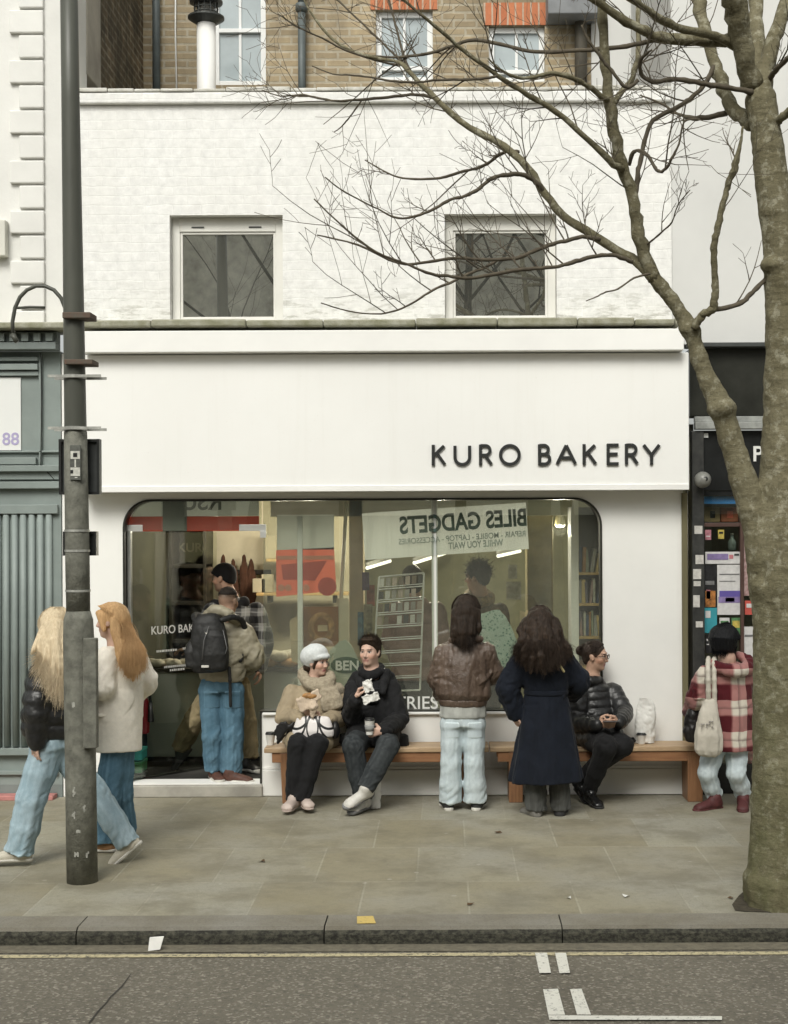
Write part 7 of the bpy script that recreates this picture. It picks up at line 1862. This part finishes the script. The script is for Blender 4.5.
# dark shelving behind the counter
Ys = 2.1
sh = thing('shelving_unit', 'tall dark shelving unit behind the counter seen through the open door', 'shelving', (xpx(170, Ys), Ys, .1))
x0, x1 = IX0 + .03, xpx(206, Ys)
MB().box(x0, x1, Ys + .38, Ys + .41, .102, 2.45).build('back_panel', M('dark_back', (.045, .043, .032), .8, scale=2, var=.3), sh)
for z in (2.43, zpx(565, Ys), zpx(602, Ys), zpx(640, Ys)): MB().box(x0, x1, Ys, Ys + .379, z - .018, z + .018).build('shelf', DARKW, sh, bev=.003)
for x in (x0, x1 - .03): MB().box(x, x + .03, Ys - .004, Ys + .379, .102, 2.41).build('upright', DARKW, sh, bev=.003)
text_mesh('shelf_lettering', 'KURO', .085, M('letter_gold', (.16, .145, .10), .5), (xpx(170, Ys), Ys + .375, zpx(551, Ys)), (1, 0, 0), (0, 0, 1), sh, .003, .002)
zb1 = zpx(565, Ys) + .019
for k, (px, w_, h_, m_) in enumerate(((134, .13, .2, BLACK_M), (146, .16, .30, BLACK_M), (160, .10, .24, DARKGREY))):
    x = xpx(px, Ys - .0); o = thing('coffee_tin', 'dark coffee tin with a pale label, %s on the upper shelf by the door' % ('first', 'tallest', 'third')[k], 'tin', (x, Ys + .1, zb1 - 1.0 + 1.0))
    zz = zpx(602, Ys) + .019 + (.0)
    o.location = (x, Ys + .1, zz); MB().box(x - w_ / 2, x + w_ / 2, Ys + .03, Ys + .17, zz, zz + h_).build('tin_body', m_, o, bev=.012)
    MB().box(x - w_ * .3, x + w_ * .3, Ys + .026, Ys + .0295, zz + h_ * .25, zz + h_ * .45).build('label_patch', GRS, o)
q = [xpx(132, 1.75), xpx(149, 1.75)]; tag(MB().box(q[0], q[1], 1.75, 1.757, zpx(622, 1.75), zpx(580, 1.75)).build('wall_notice', M('yellowish_card', (.52, .50, .32), .8, var=.06)), 'blank yellowish card hanging behind the glass door', 'notice')
# apron row
Ya = 2.45
rail = thing('apron_rail', 'dark hook rail on the cream wall holding brown aprons', 'rail', (xpx(240, Ya), Ya, zpx(572, Ya)))
MB().box(xpx(208, Ya), xpx(270, Ya), Ya + .05, Ya + .09, zpx(574, Ya), zpx(569, Ya)).build('rail_board', DARKW, rail, bev=.004)
for i, px in enumerate((223, 233, 244, 251)):
    x = xpx(px, Ya); z = zpx(553 + (i % 2) * 4, Ya)
    b = SDF(.008).loft([((x, Ya, z), .012, .014), ((x, Ya - .01, z - .14), .042, .02), ((x + .005, Ya - .01, z - .36), .055, .022), ((x, Ya, z - .48), .03, .02)], (1, 0, 0), .02, fold=(.15, 7, .5))
    o = soft('apron', b, cloth('brown_apron', (.085, .038, .022), scale=7, var=.3), None, wr=[(.010, (20, 20, 5), i, 1)]); tag(o, 'folded brown apron hanging from the hook rail', 'apron', 'aprons hanging on the rail')
# pine shelves with a few boxes
Yp = 2.15
for k, (py, pa, pb_) in enumerate(((592, 256, 348), (558, 266, 330))):
    x0, x1 = xpx(pa, Yp), xpx(pb_, Yp); z = zpx(py, Yp)
    o = thing('wall_shelf', ('lower', 'upper')[k] + ' pine wall shelf behind the window bar', 'shelf', ((x0 + x1) / 2, Yp, z)); MB().box(x0, x1, Yp, Yp + .3, z - .028, z).build('board', SHELFW, o, bev=.003)
    for x in (x0 + .1, x1 - .15): MB().box(x, x + .025, Yp + .03, Yp + .3, z - .10, z - .029).build('bracket', DARKW, o)
for k, (px, w_, h_, py) in enumerate(((258, .12, .13, 592), (266, .10, .17, 592), (270, .11, .22, 558))):
    x = xpx(px, Yp); z = zpx(py, Yp) + .002; o = MB().box(x - w_ / 2, x + w_ / 2, Yp + .05, Yp + .2, z, z + h_).build('carton', M('carton_card', (.40, .35, .24), .8, var=.15), bev=.003); tag(o, ('low cream carton at the left end of the lower pine shelf', 'taller cream carton on the lower pine shelf', 'cream carton on the upper pine shelf')[k], 'carton')
# posters hung in the window
RED = M('red_print', (.80, .17, .11), .6, col2=(.72, .22, .15), scale=3); RED2 = M('dark_red_print', (.52, .09, .07), .6, var=.1); RED3 = M('pale_red_print', (.66, .28, .19), .6, var=.1)
yw = .115
def W(px, Y): return xpx(px, Y)
def Zz(py, Y): return zpx(py, Y)
po = thing('hanging_poster', 'tall poster hung in the window, pale grey above with red bread drawing below', 'poster', (W(306, yw), yw, Zz(550, yw)))
MB().box(W(277, yw), W(334, yw), yw, yw + .006, Zz(549, yw), Zz(514, yw)).build('upper_sheet', sheer('pale_sheer', (.80, .81, .78), .5), po)
MB().add([(W(276, yw), yw, Zz(596, yw)), (W(336, yw), yw, Zz(590, yw)), (W(334, yw), yw, Zz(547, yw)), (W(276, yw), yw, Zz(549.5, yw))], [(0, 1, 2, 3)]).build('red_sheet', sheer('red_sheer', (.84, .20, .13), .45), po)
MB().add([(W(281, yw), yw - .003, Zz(564, yw)), (W(327, yw), yw - .003, Zz(560, yw)), (W(315, yw), yw - .003, Zz(580, yw)), (W(283, yw), yw - .003, Zz(579, yw))], [(0, 1, 2, 3)]).build('drawing', RED2, po)
MB().lathe((W(327, yw), yw - .003, Zz(586, yw)), [(.075, -.001), (.07, 0)], 24, 'Y').build('drawing', RED2, po)
MB().box(W(277, yw), W(334, yw), yw - .005, yw - .002, Zz(559, yw), Zz(555, yw)).build('drawing', RED3, po)
for px in (281, 288, 306): MB().lathe((W(px, yw), yw - .003, Zz(587, yw)), [(.028, -.001), (.026, 0)], 16, 'Y').build('drawing', RED3, po)
yb_ = .2
br = thing('bread_poster', 'square brown poster with a round loaf in the window above the woman in beret', 'poster', (W(320, yb_), yb_, Zz(626, yb_)))
MB().box(W(303, yb_), W(338, yb_), yb_, yb_ + .006, Zz(646, yb_), Zz(606, yb_)).build('sheet', M('brown_print', (.25, .105, .035), .6, col2=(.17, .075, .03), scale=6), br)
rg = MB(); cx0, cz0 = W(321, yb_), Zz(627, yb_); rg.tube([Vector((cx0 + .085 * math.cos(a * math.pi / 9), yb_ - .004, cz0 + .10 * math.sin(a * math.pi / 9))) for a in range(19)], .026, 6, False)
for v in rg.v: v.y = yb_ - .004 + (v.y - yb_ + .004) * .1
rg.build('loaf_print', M('loaf_print', (.40, .22, .09), .6, scale=20, var=.4), br); MB().box(cx0 - .03, cx0 + .05, yb_ - .005, yb_ - .003, cz0 - .03, cz0 + .02).build('crumb_print', M('crumb_print', (.55, .42, .26), .6, var=.3), br)
MB().add([(W(291, yb_ + .1), yb_ + .1, Zz(660, yb_ + .1)), (W(302, yb_ + .1), yb_ + .1, Zz(665, yb_ + .1)), (W(301, yb_ + .1), yb_ + .1, Zz(612, yb_ + .1)), (W(289, yb_ + .1), yb_ + .1, Zz(620, yb_ + .1))], [(0, 1, 2, 3)]).build('backing', M('tan_column', (.48, .40, .25)), br)
MB().box(W(336, yb_), W(348, yb_), yb_ + .01, yb_ + .02, Zz(660, yb_), Zz(598, yb_)).build('side_sheet', M('beige_sheet', (.50, .44, .31), .7, var=.1), br)
# reflection of a street pole, modelled as a cream rod behind the glass
tag(MB().tube([at(347, 492, .5), at(341, 600, .45), at(336, 690, .4)], .016, 10).build('reflected_pole', M('cream_pole', (.60, .56, .42), .5, var=.08), None, True), 'cream rod modelled behind the glass as a reflected street pole beside the tan column', 'pole')
# sage board with green oval
yq2 = .17
sgn = thing('sage_board', 'pale sage pointed board with dark green oval reading BEN, behind the couple', 'sign', (W(345, yq2), yq2, Zz(690, yq2)))
MB().poly([(W(329, yq2), Zz(700, yq2)), (W(363, yq2), Zz(700, yq2)), (W(362, yq2), Zz(668, yq2)), (W(351, yq2), Zz(645, yq2)), (W(345, yq2), Zz(639, yq2)), (W(339, yq2), Zz(641, yq2)), (W(329, yq2), Zz(650, yq2))], yq2, yq2 + .02).build('board', M('sage_paint', (.42, .46, .36), .6, var=.06), sgn)
oc = (W(345.5, yq2), Zz(664.5, yq2)); MB().poly([(oc[0] + .125 * math.cos(a * math.pi / 14), oc[1] + .066 * math.sin(a * math.pi / 14)) for a in range(28)], yq2 - .006, yq2 - .001).build('oval', M('deep_green', (.025, .085, .05), .5), sgn)
text_mesh('lettering', 'BEN', .075, LW, (W(334.5, yq2), yq2 - .012, Zz(669.4, yq2)), (1, 0, 0), (0, 0, 1), sgn, .001, .003)
# reflected shop banner, modelled as a white sheet with reversed writing behind the glass
yn = .105
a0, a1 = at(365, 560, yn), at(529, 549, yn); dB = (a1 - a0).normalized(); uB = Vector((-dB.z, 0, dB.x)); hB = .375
bn = thing('reflected_banner', 'wide white sheet modelled inside the window as a reflected shop banner, its dark green lettering reversed', 'banner', tuple((a0 + a1) / 2))
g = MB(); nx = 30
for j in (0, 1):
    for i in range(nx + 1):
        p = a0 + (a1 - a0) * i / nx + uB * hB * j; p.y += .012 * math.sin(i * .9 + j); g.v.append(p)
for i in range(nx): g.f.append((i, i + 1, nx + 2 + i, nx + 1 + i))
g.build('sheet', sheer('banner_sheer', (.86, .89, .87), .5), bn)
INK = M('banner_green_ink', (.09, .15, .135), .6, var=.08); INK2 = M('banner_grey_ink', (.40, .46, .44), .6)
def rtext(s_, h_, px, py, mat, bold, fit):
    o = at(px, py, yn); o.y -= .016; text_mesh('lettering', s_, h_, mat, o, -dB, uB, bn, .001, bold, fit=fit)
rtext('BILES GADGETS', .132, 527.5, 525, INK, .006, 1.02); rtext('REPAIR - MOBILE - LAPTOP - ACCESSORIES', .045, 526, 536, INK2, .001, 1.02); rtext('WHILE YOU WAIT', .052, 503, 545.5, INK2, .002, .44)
# reflected red and white sign over the door, modelled as a sheet, lettering reversed
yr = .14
rs = thing('reflected_door_sign', 'white and red sheet modelled above the open door as a reflected shop sign with reversed grey lettering', 'banner', (W(190, yr), yr, Zz(515, yr)))
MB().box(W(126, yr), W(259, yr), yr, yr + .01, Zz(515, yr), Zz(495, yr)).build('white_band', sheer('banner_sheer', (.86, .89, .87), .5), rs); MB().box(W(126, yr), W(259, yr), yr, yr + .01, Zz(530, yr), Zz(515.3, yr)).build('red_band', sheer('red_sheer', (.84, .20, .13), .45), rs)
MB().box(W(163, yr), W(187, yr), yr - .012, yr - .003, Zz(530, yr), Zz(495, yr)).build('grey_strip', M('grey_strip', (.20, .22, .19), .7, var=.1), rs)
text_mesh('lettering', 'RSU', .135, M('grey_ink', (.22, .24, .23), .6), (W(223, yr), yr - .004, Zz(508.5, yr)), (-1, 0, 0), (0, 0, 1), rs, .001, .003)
# beige header band along the top of the window
MB().box(W(264, .45), W(604, .45), .9, .93, Zz(516, .9), IZ1 - .003).build('header_panel', M('header_beige', (.46, .45, .34), .8, scale=2, stretch=(.3, 1, 12), var=.15), bak)
# card rack
yk = .26
rk = thing('card_rack', 'white wire rack of greeting cards standing in the window behind the seated man', 'card rack', (W(398, yk), yk, Zz(690, yk)))
A, B_, C_, D_ = at(379, 577, yk), at(424, 573, yk), at(420, 690, yk), at(372, 692, yk); fr = MB()
for (p, q) in ((A, D_), (B_, C_), (A, B_), (D_, C_)): fr.tube([p, q], .008, 6)
for k in range(1, 9):
    t_ = k / 9; fr.tube([A.lerp(D_, t_), B_.lerp(C_, t_)], .006, 5); fr.tube([A.lerp(D_, t_) + Vector((0, -.04, .02)), B_.lerp(C_, t_) + Vector((0, -.04, .02))], .004, 5)
fr.build('wire_frame', M('white_wire', (.72, .72, .70), .5), rk)
cards = [M('card_a', (.62, .61, .57), .7), M('card_b', (.20, .16, .12), .7), M('card_c', (.35, .33, .30), .7), M('card_d', (.07, .07, .07), .7), M('card_e', (.48, .40, .34), .7)]
for k in range(4):
    t0, t1 = k / 9 + .015, k / 9 + .085
    for j in range(7):
        s0, s1 = j / 7 + .02, (j + 1) / 7 - .02
        pts = [A.lerp(D_, t1).lerp(B_.lerp(C_, t1), s0), A.lerp(D_, t1).lerp(B_.lerp(C_, t1), s1), A.lerp(D_, t0).lerp(B_.lerp(C_, t0), s1), A.lerp(D_, t0).lerp(B_.lerp(C_, t0), s0)]
        if (k, j) in ((1, 6), (3, 2)): continue
        o = MB().add([p + Vector((0, -.012, 0)) for p in pts], [(0, 1, 2, 3)]).build('greeting_card', cards[(k * 3 + j * 2 + (j > 3)) % 5]); tag(o, 'small greeting card in the white wire rack', 'card', 'greeting cards in the rack')
# magazines and colour beside the rack
for k, (px0, px1, py0, py1, c) in enumerate(((362, 369, 572, 590, (.10, .06, .16)), (363, 372, 604, 640, (.28, .27, .18)), (357, 368, 612, 645, (.05, .16, .24)), (366, 374, 585, 606, (.33, .10, .06)))):
    o = MB().box(W(px0, .8), W(px1, .8), .8 + .02 * k, .81 + .02 * k, Zz(py1, .8), Zz(py0, .8)).build('magazine', M('magazine_%s' % 'abcd'[k], c, .5, scale=20, var=.5)); tag(o, ('dark violet', 'olive', 'blue', 'red brown')[k] + ' magazine behind the glass between tan column and card rack', 'magazine')
# notices on the olive wall
for k, (px0, px1, py0, py1) in enumerate(((508, 517, 565, 579), (506, 521, 582, 600))):
    o = MB().box(W(px0, 1.15), W(px1, 1.15), 1.15, 1.155, Zz(py1, 1.15), Zz(py0, 1.15)).build('wall_notice', M('notice_paper', (.58, .57, .50), .8, scale=30, var=.3)); tag(o, ('upper small', 'lower wider')[k] + ' paper notice on the olive column in the window', 'notice')
# green tote
gt = thing('tote_bag', 'pale green patterned tote bag inside the window behind the leather jacket', 'tote bag', tuple(at(497, 635, .55)))
def dots():
    m, t, b = nodes('green_pattern'); vo = N(t, 'TexVoronoi'); vo.inputs['Scale'].default_value = 38; t.links.new(coords(t), vo.inputs['Vector'])
    t.links.new(mixc(t, math_(t, 'LESS_THAN', vo.outputs['Distance'], .33), (.40, .50, .44), (.16, .26, .22)), b.inputs['Base Color']); b.inputs['Roughness'].default_value = .8; return m
b = SDF(.008).loft([(at(505, 672, .55), .14, .05), (at(502, 650, .55), .15, .06), (at(492, 622, .55), .13, .05), (at(486, 612, .55), .11, .03)], (1, 0, -.2), .03, kr=.02); soft('bag_body', b, dots(), gt, wr=[(.008, (14, 14, 8), 3, 1)])
# bookcase
yk2 = .46
bc = thing('bookcase', 'white sided bookcase with three shelves of books at the right end of the window', 'bookcase', (W(588, yk2), yk2, .1))
xa, xb_ = W(571, yk2), W(607, yk2)
MB().box(xa, xa + .028, yk2, yk2 + .3, .102, 2.3).build('side_panel', WHITE_P, bc, bev=.003); MB().box(xb_ - .028, xb_, yk2, yk2 + .3, .102, 2.3).build('side_panel', WHITE_P, bc, bev=.003); MB().box(xa + .029, xb_ - .029, yk2 + .28, yk2 + .3, .102, 2.3).build('back_panel', M('bookcase_back', (.16, .16, .18), .8), bc)
zsh = [zpx(p, yk2) for p in (573, 604, 637, 668)]
for z in zsh: MB().box(xa + .029, xb_ - .029, yk2 + .005, yk2 + .279, z - .022, z).build('shelf', SHELFW, bc, bev=.003)
bcs = [(.50, .49, .44), (.06, .09, .17), (.42, .22, .08), (.30, .34, .26), (.36, .36, .35), (.55, .42, .18), (.13, .12, .16), (.40, .28, .26)]
gk = random.Random(5)
for k, z in enumerate(zsh[:3]):
    x = xa + .034; n = 0
    while x < xb_ - .06:
        w_ = gk.uniform(.014, .032); h_ = gk.uniform(.15, .215); tl = gk.uniform(-.12, .22) if gk.random() < .35 else 0
        rt = Matrix.Rotation(tl, 3, 'Y'); o = MB().box(x, x + w_, yk2 + .03 + gk.uniform(0, .02), yk2 + .2, z + .003, z + h_, rt, Vector((x, yk2, z + .003))).build('book', M('book_cover_%s' % 'abcdefgh'[(n + k * 3) % 8], bcs[(n + k * 3) % 8], .5, scale=14, var=.25)); tag(o, ('book on the upper shelf of the bookcase', 'book on the middle shelf of the bookcase', 'book on the lower shelf of the bookcase')[k], 'book', ('books on the upper shelf', 'books on the middle shelf', 'books on the lower shelf')[k]); x += w_ + .004 + abs(tl) * .06; n += 1
# extinguisher and crates by the door
q = at(142, 735, .22)
fe = thing('fire_extinguisher', 'red fire extinguisher with black hose inside the doorway behind the cream coat', 'fire extinguisher', (q.x, .3, q.z))
RD = M('extinguisher_red', (.36, .02, .03), .35, var=.1)
MB().lathe((q.x, .3, q.z), [(.03, 0), (.045, .012), (.045, .25), (.030, .285), (.016, .30), (.016, .315)], 20).build('cylinder', RD, fe, True)
MB().tube([(q.x, .3, q.z + .32), (q.x + .02, .28, q.z + .36), (q.x + .055, .27, q.z + .34), (q.x + .06, .27, q.z + .25)], .010, 8).tube([(q.x + .06, .27, q.z + .26), (q.x + .062, .27, q.z + .1)], [.016, .026], 10).build('hose', BLACK_M, fe, True)
MB().box(q.x - .03, q.x + .035, .285, .315, q.z + .317, q.z + .335).build('valve', BLACK_M, fe, bev=.004)
for k, (py0, py1, c, lb) in enumerate(((790, 773, (.10, .12, .10), 'dark crate at the bottom of the stack under the fire extinguisher'), (772, 760, (.06, .28, .12), 'green plastic crate in the middle of the stack under the extinguisher'), (759, 748, (.05, .42, .38), 'turquoise plastic crate on top of the stack under the extinguisher'))):
    xa_, xb2 = xpx(126, .2), xpx(140.5, .2); z0_, z1_ = max(.102, zpx(py0, .2)) + .0, zpx(py1, .2); o = thing('plastic_crate', lb, 'crate', ((xa_ + xb2) / 2, .3, z0_)); mt = M('crate_%s' % 'abc'[k], c, .5, var=.15)
    MB().box(xa_, xb2, .2, .42, z0_, z1_ - .03).build('crate_body', mt, o, bev=.006); MB().box(xa_ - .004, xb2 + .004, .196, .424, z1_ - .028, z1_ - .004).build('rim', mt, o, bev=.005)
# hanging spot lamps
def spot(px, py, Y, watt, k):
    p = at(px, py, Y); o = thing('spot_lamp', 'small lit spot lamp hanging from the shop ceiling, %s' % k, 'lamp', tuple(p))
    MB().lathe((p.x, p.y, p.z), [(.045, 0), (.05, .02), (.03, .10), (.012, .11)], 16).tube([p + Vector((0, 0, .1)), Vector((p.x, p.y, IZ1 - .003))], .006, 6).build('lamp_shade', M('lamp_white', (.6, .6, .56), .5), o, True)
    m = MATS.get('lamp_glow')
    if m is None:
        m = bpy.data.materials.new('lamp_glow'); m.use_nodes = True; bs_ = m.node_tree.nodes['Principled BSDF']; bs_.inputs['Emission Color'].default_value = (1, .85, .6, 1); bs_.inputs['Emission Strength'].default_value = 6; MATS['lamp_glow'] = m
    MB().lathe((p.x, p.y, p.z - .004), [(.001, -.008), (.03, -.004), (.036, .003)], 14).build('bulb', m, o, True)
    l = bpy.data.lights.new('lamp_light', 'POINT'); l.energy = watt; l.shadow_soft_size = .06; l.color = (1, .93, .78)
    lo = bpy.data.objects.new('light', l); COL.objects.link(lo); lo.parent = o; lo.location = (0, 0, -.03)
spot(283, 524, 1.5, 26, 'left of the window bar'); spot(309, 528, 1.5, 26, 'right of the window bar'); spot(440, 524, 1.7, 90, 'in the middle of the window'); spot(560, 526, 1.3, 48, 'above the bookcase'); spot(214, 522, 1.75, 11, 'over the counter by the door')

# lit strip lamps under the ceiling
def strip(x0, y0, x1, y1, Y, lab):
    a, b_ = at(x0, y0, Y), at(x1, y1, Y + .5); o = thing('strip_lamp', 'thin lit strip lamp hanging deep in the shop, ' + lab, 'lamp', tuple(a))
    d = (b_ - a).normalized(); MB().tube([a, b_], .018, 8).build('tube', strip_m, o, True); MB().tube([a + Vector((0, 0, .035)), b_ + Vector((0, 0, .035))], .022, 6).build('housing', M('lamp_white', (.6, .6, .56)), o, True)
    for p in (a, b_): MB().tube([p + Vector((0, 0, .05)), Vector((p.x, p.y, IZ1 - .003))], .004, 5).build('hanger', BLACK_M, o)
strip_m = bpy.data.materials.new('strip_glow'); strip_m.use_nodes = True; strip_m.node_tree.nodes['Principled BSDF'].inputs['Emission Color'].default_value = (1, .95, .82, 1); strip_m.node_tree.nodes['Principled BSDF'].inputs['Emission Strength'].default_value = 2.2
strip(367, 568, 390, 561, 2.7, 'above the card rack'); strip(414, 563, 446, 553, 3.1, 'left of the curly haired customer'); strip(498, 556, 520, 551, 3.0, 'right of the curly haired customer')

# ------------------------------------------------------------------ goods in the black shop window
PINKP = M('violet_print', (.26, .20, .40), .6, scale=12, var=.3); WHP = M('poster_white', (.62, .61, .60), .6, scale=25, var=.12); TEAL = M('teal_print', (.04, .30, .36), .6, var=.15); BLKPOS = M('black_print', (.02, .02, .022), .5, scale=20, var=.5); ORG = M('orange_print', (.50, .20, .05), .6, scale=25, var=.6)
yv = .016
def poster(label, x0, y0, x1, y1, mat, extra=()):
    o = thing('poster', label, 'poster', (W((x0 + x1) / 2, yv), yv, Zz(y1, yv))); MB().box(W(x0, yv), W(x1, yv), yv - .004, yv, Zz(y1, yv), Zz(y0, yv)).build('sheet', mat, o)
    for (a, b_, c, d, m2) in extra: MB().box(W(a, yv), W(c, yv), yv - .007, yv - .0045, Zz(d, yv), Zz(b_, yv)).build('print', m2, o)
poster('white poster with violet band at its foot on the black shop window', 717, 566, 741.5, 616, WHP, ((719, 592, 740, 598, M('blue_violet', (.12, .09, .34), .6)), (718, 598, 740, 604, PINKP), (725, 599, 734, 603, M('purple_ink', (.12, .05, .16), .6)), (719, 575, 739, 576, GRS), (719, 582, 735, 582.7, GRS)))
poster('wide pale notice with violet strip and red dot across the black shop window', 705, 553, 741.5, 565, WHP, ((707, 555, 728, 561, PINKP), (729, 556, 733, 560, M('pinkish', (.55, .20, .22), .6)), (734, 555, 739, 557, DARKGREY)))
poster('black poster with an orange and white picture on the black shop window', 703.6, 566, 716.5, 608, BLKPOS, ((705, 592, 715, 608, ORG), (706, 591, 710, 600, M('pinkish', (.55, .20, .22))), (705, 582, 714, 586, GRS)))
poster('turquoise leaflet under the black poster on the black shop window', 703.6, 609, 716.5, 634, TEAL, ((705, 612, 710, 619, WHP),))
poster('narrow strip of magazine covers beside the tree on the black shop window', 743.8, 533, 752, 597, M('magazine_mix', (.48, .36, .34), .6, col2=(.22, .10, .10), scale=30))
poster('white price list beside the tree above the lower shelf of the black shop', 742, 628, 758, 660, WHP, ((744, 636, 757, 638, GRS),))
YEL = M('yellow_print', (.58, .46, .10), .6, scale=30, var=.4); GRN = M('green_print', (.10, .24, .10), .6, scale=30, var=.4); PNK2 = M('pink_print', (.52, .22, .26), .6, scale=30, var=.4)
poster('small yellow flyer at the bottom of the blind on the black shop window', 718, 531, 724, 540, YEL, ((719, 533, 723, 535, BLKPOS),))
poster('small pink flyer under the brown bar of the black shop window', 705, 531, 711, 541, PNK2, ((706, 537, 710, 538, WHP),))
poster('pair of white cards low on the black shop window behind the bob haired person', 719, 619, 729, 640, WHP, ((720, 622, 728, 626, GRN), (720, 632, 728, 636, YEL)))
poster('green and yellow leaflet low on the black shop window', 731, 619, 740, 640, GRN, ((732, 622, 739, 629, YEL),))
poster('red lottery style leaflet beside the window bar of the black shop', 744.5, 602, 752, 616, RED2, ((746, 605, 751, 609, WHP),))
poster('narrow white rates sheet beside the window bar above the red leaflet', 744.5, 520, 752, 531, WHP, ((745.5, 523, 751, 524, GRS), (745.5, 526, 750, 527, GRS)))
poster('dark flyer with pale text left of the white poster', 705, 636, 716, 654, BLKPOS, ((706, 640, 714, 642, WHP), (706, 645, 712, 646, WHP)))
for k, (px0, px1, c, lb) in enumerate(((704, 720, (.40, .30, .16), 'tan carton'), (721, 738, (.46, .16, .09), 'red and tan carton'))):
    xa_, xb2 = W(px0, .15), W(px1, .15); z0_, z1_ = Zz(523, .15), Zz(508.5, .15); o = thing('carton', lb + ' on the shelf behind the black shop window', 'carton', ((xa_ + xb2) / 2, .2, z0_)); MB().box(xa_, xb2, .15, .35, z0_, z1_).build('box', M('goods_%d' % k if False else ('goods_tan', 'goods_red')[k], c, .6, scale=9, var=.3), o, bev=.003); MB().box(xa_ + .05, xb2 - .04, .146, .149, z0_ + .03, z1_ - .03).build('print', (BLKPOS, RED)[k], o)
sv = thing('goods_shelf', 'dark shelf of goods behind the black shop window', 'shelf', (W(722, .3), .3, 1)); 
for py in (523.5, 552): MB().box(W(703, .12), W(752, .12), .1, .5, Zz(py, .12) - .03, Zz(py, .12) - .002).build('board', DARKW, sv)
q = (W(732, .2), .2, Zz(552, .12)); bo = thing('bottle', 'small clear bottle standing on the shelf behind the black shop window', 'bottle', q)
MB().lathe(q, [(.02, 0), (.034, .005), (.034, .07), (.014, .10), (.012, .125)], 16).build('body', M('pale_glass', (.30, .36, .34), .15), bo, True); MB().lathe((q[0], q[1], q[2] + .126), [(.014, 0), (.014, .015)], 12).build('cap', SOLE_W, bo, True)
for k, (px0, px1, py0, py1, c) in enumerate(((744, 760, 665, 700, (.40, .16, .12)), (746, 760, 703, 735, (.30, .30, .12)), (745, 760, 738, 765, (.42, .12, .12)))):
    o = MB().box(W(px0, .2), W(px1, .2), .15, .25, Zz(py1, .2), Zz(py0, .2)).build('magazine', M('magazine_%s' % 'efg'[k], c, .5, scale=20, var=.6)); tag(o, ('upper red', 'middle olive', 'lower crimson')[k] + ' magazine pack low in the black shop window beside the tree', 'magazine')
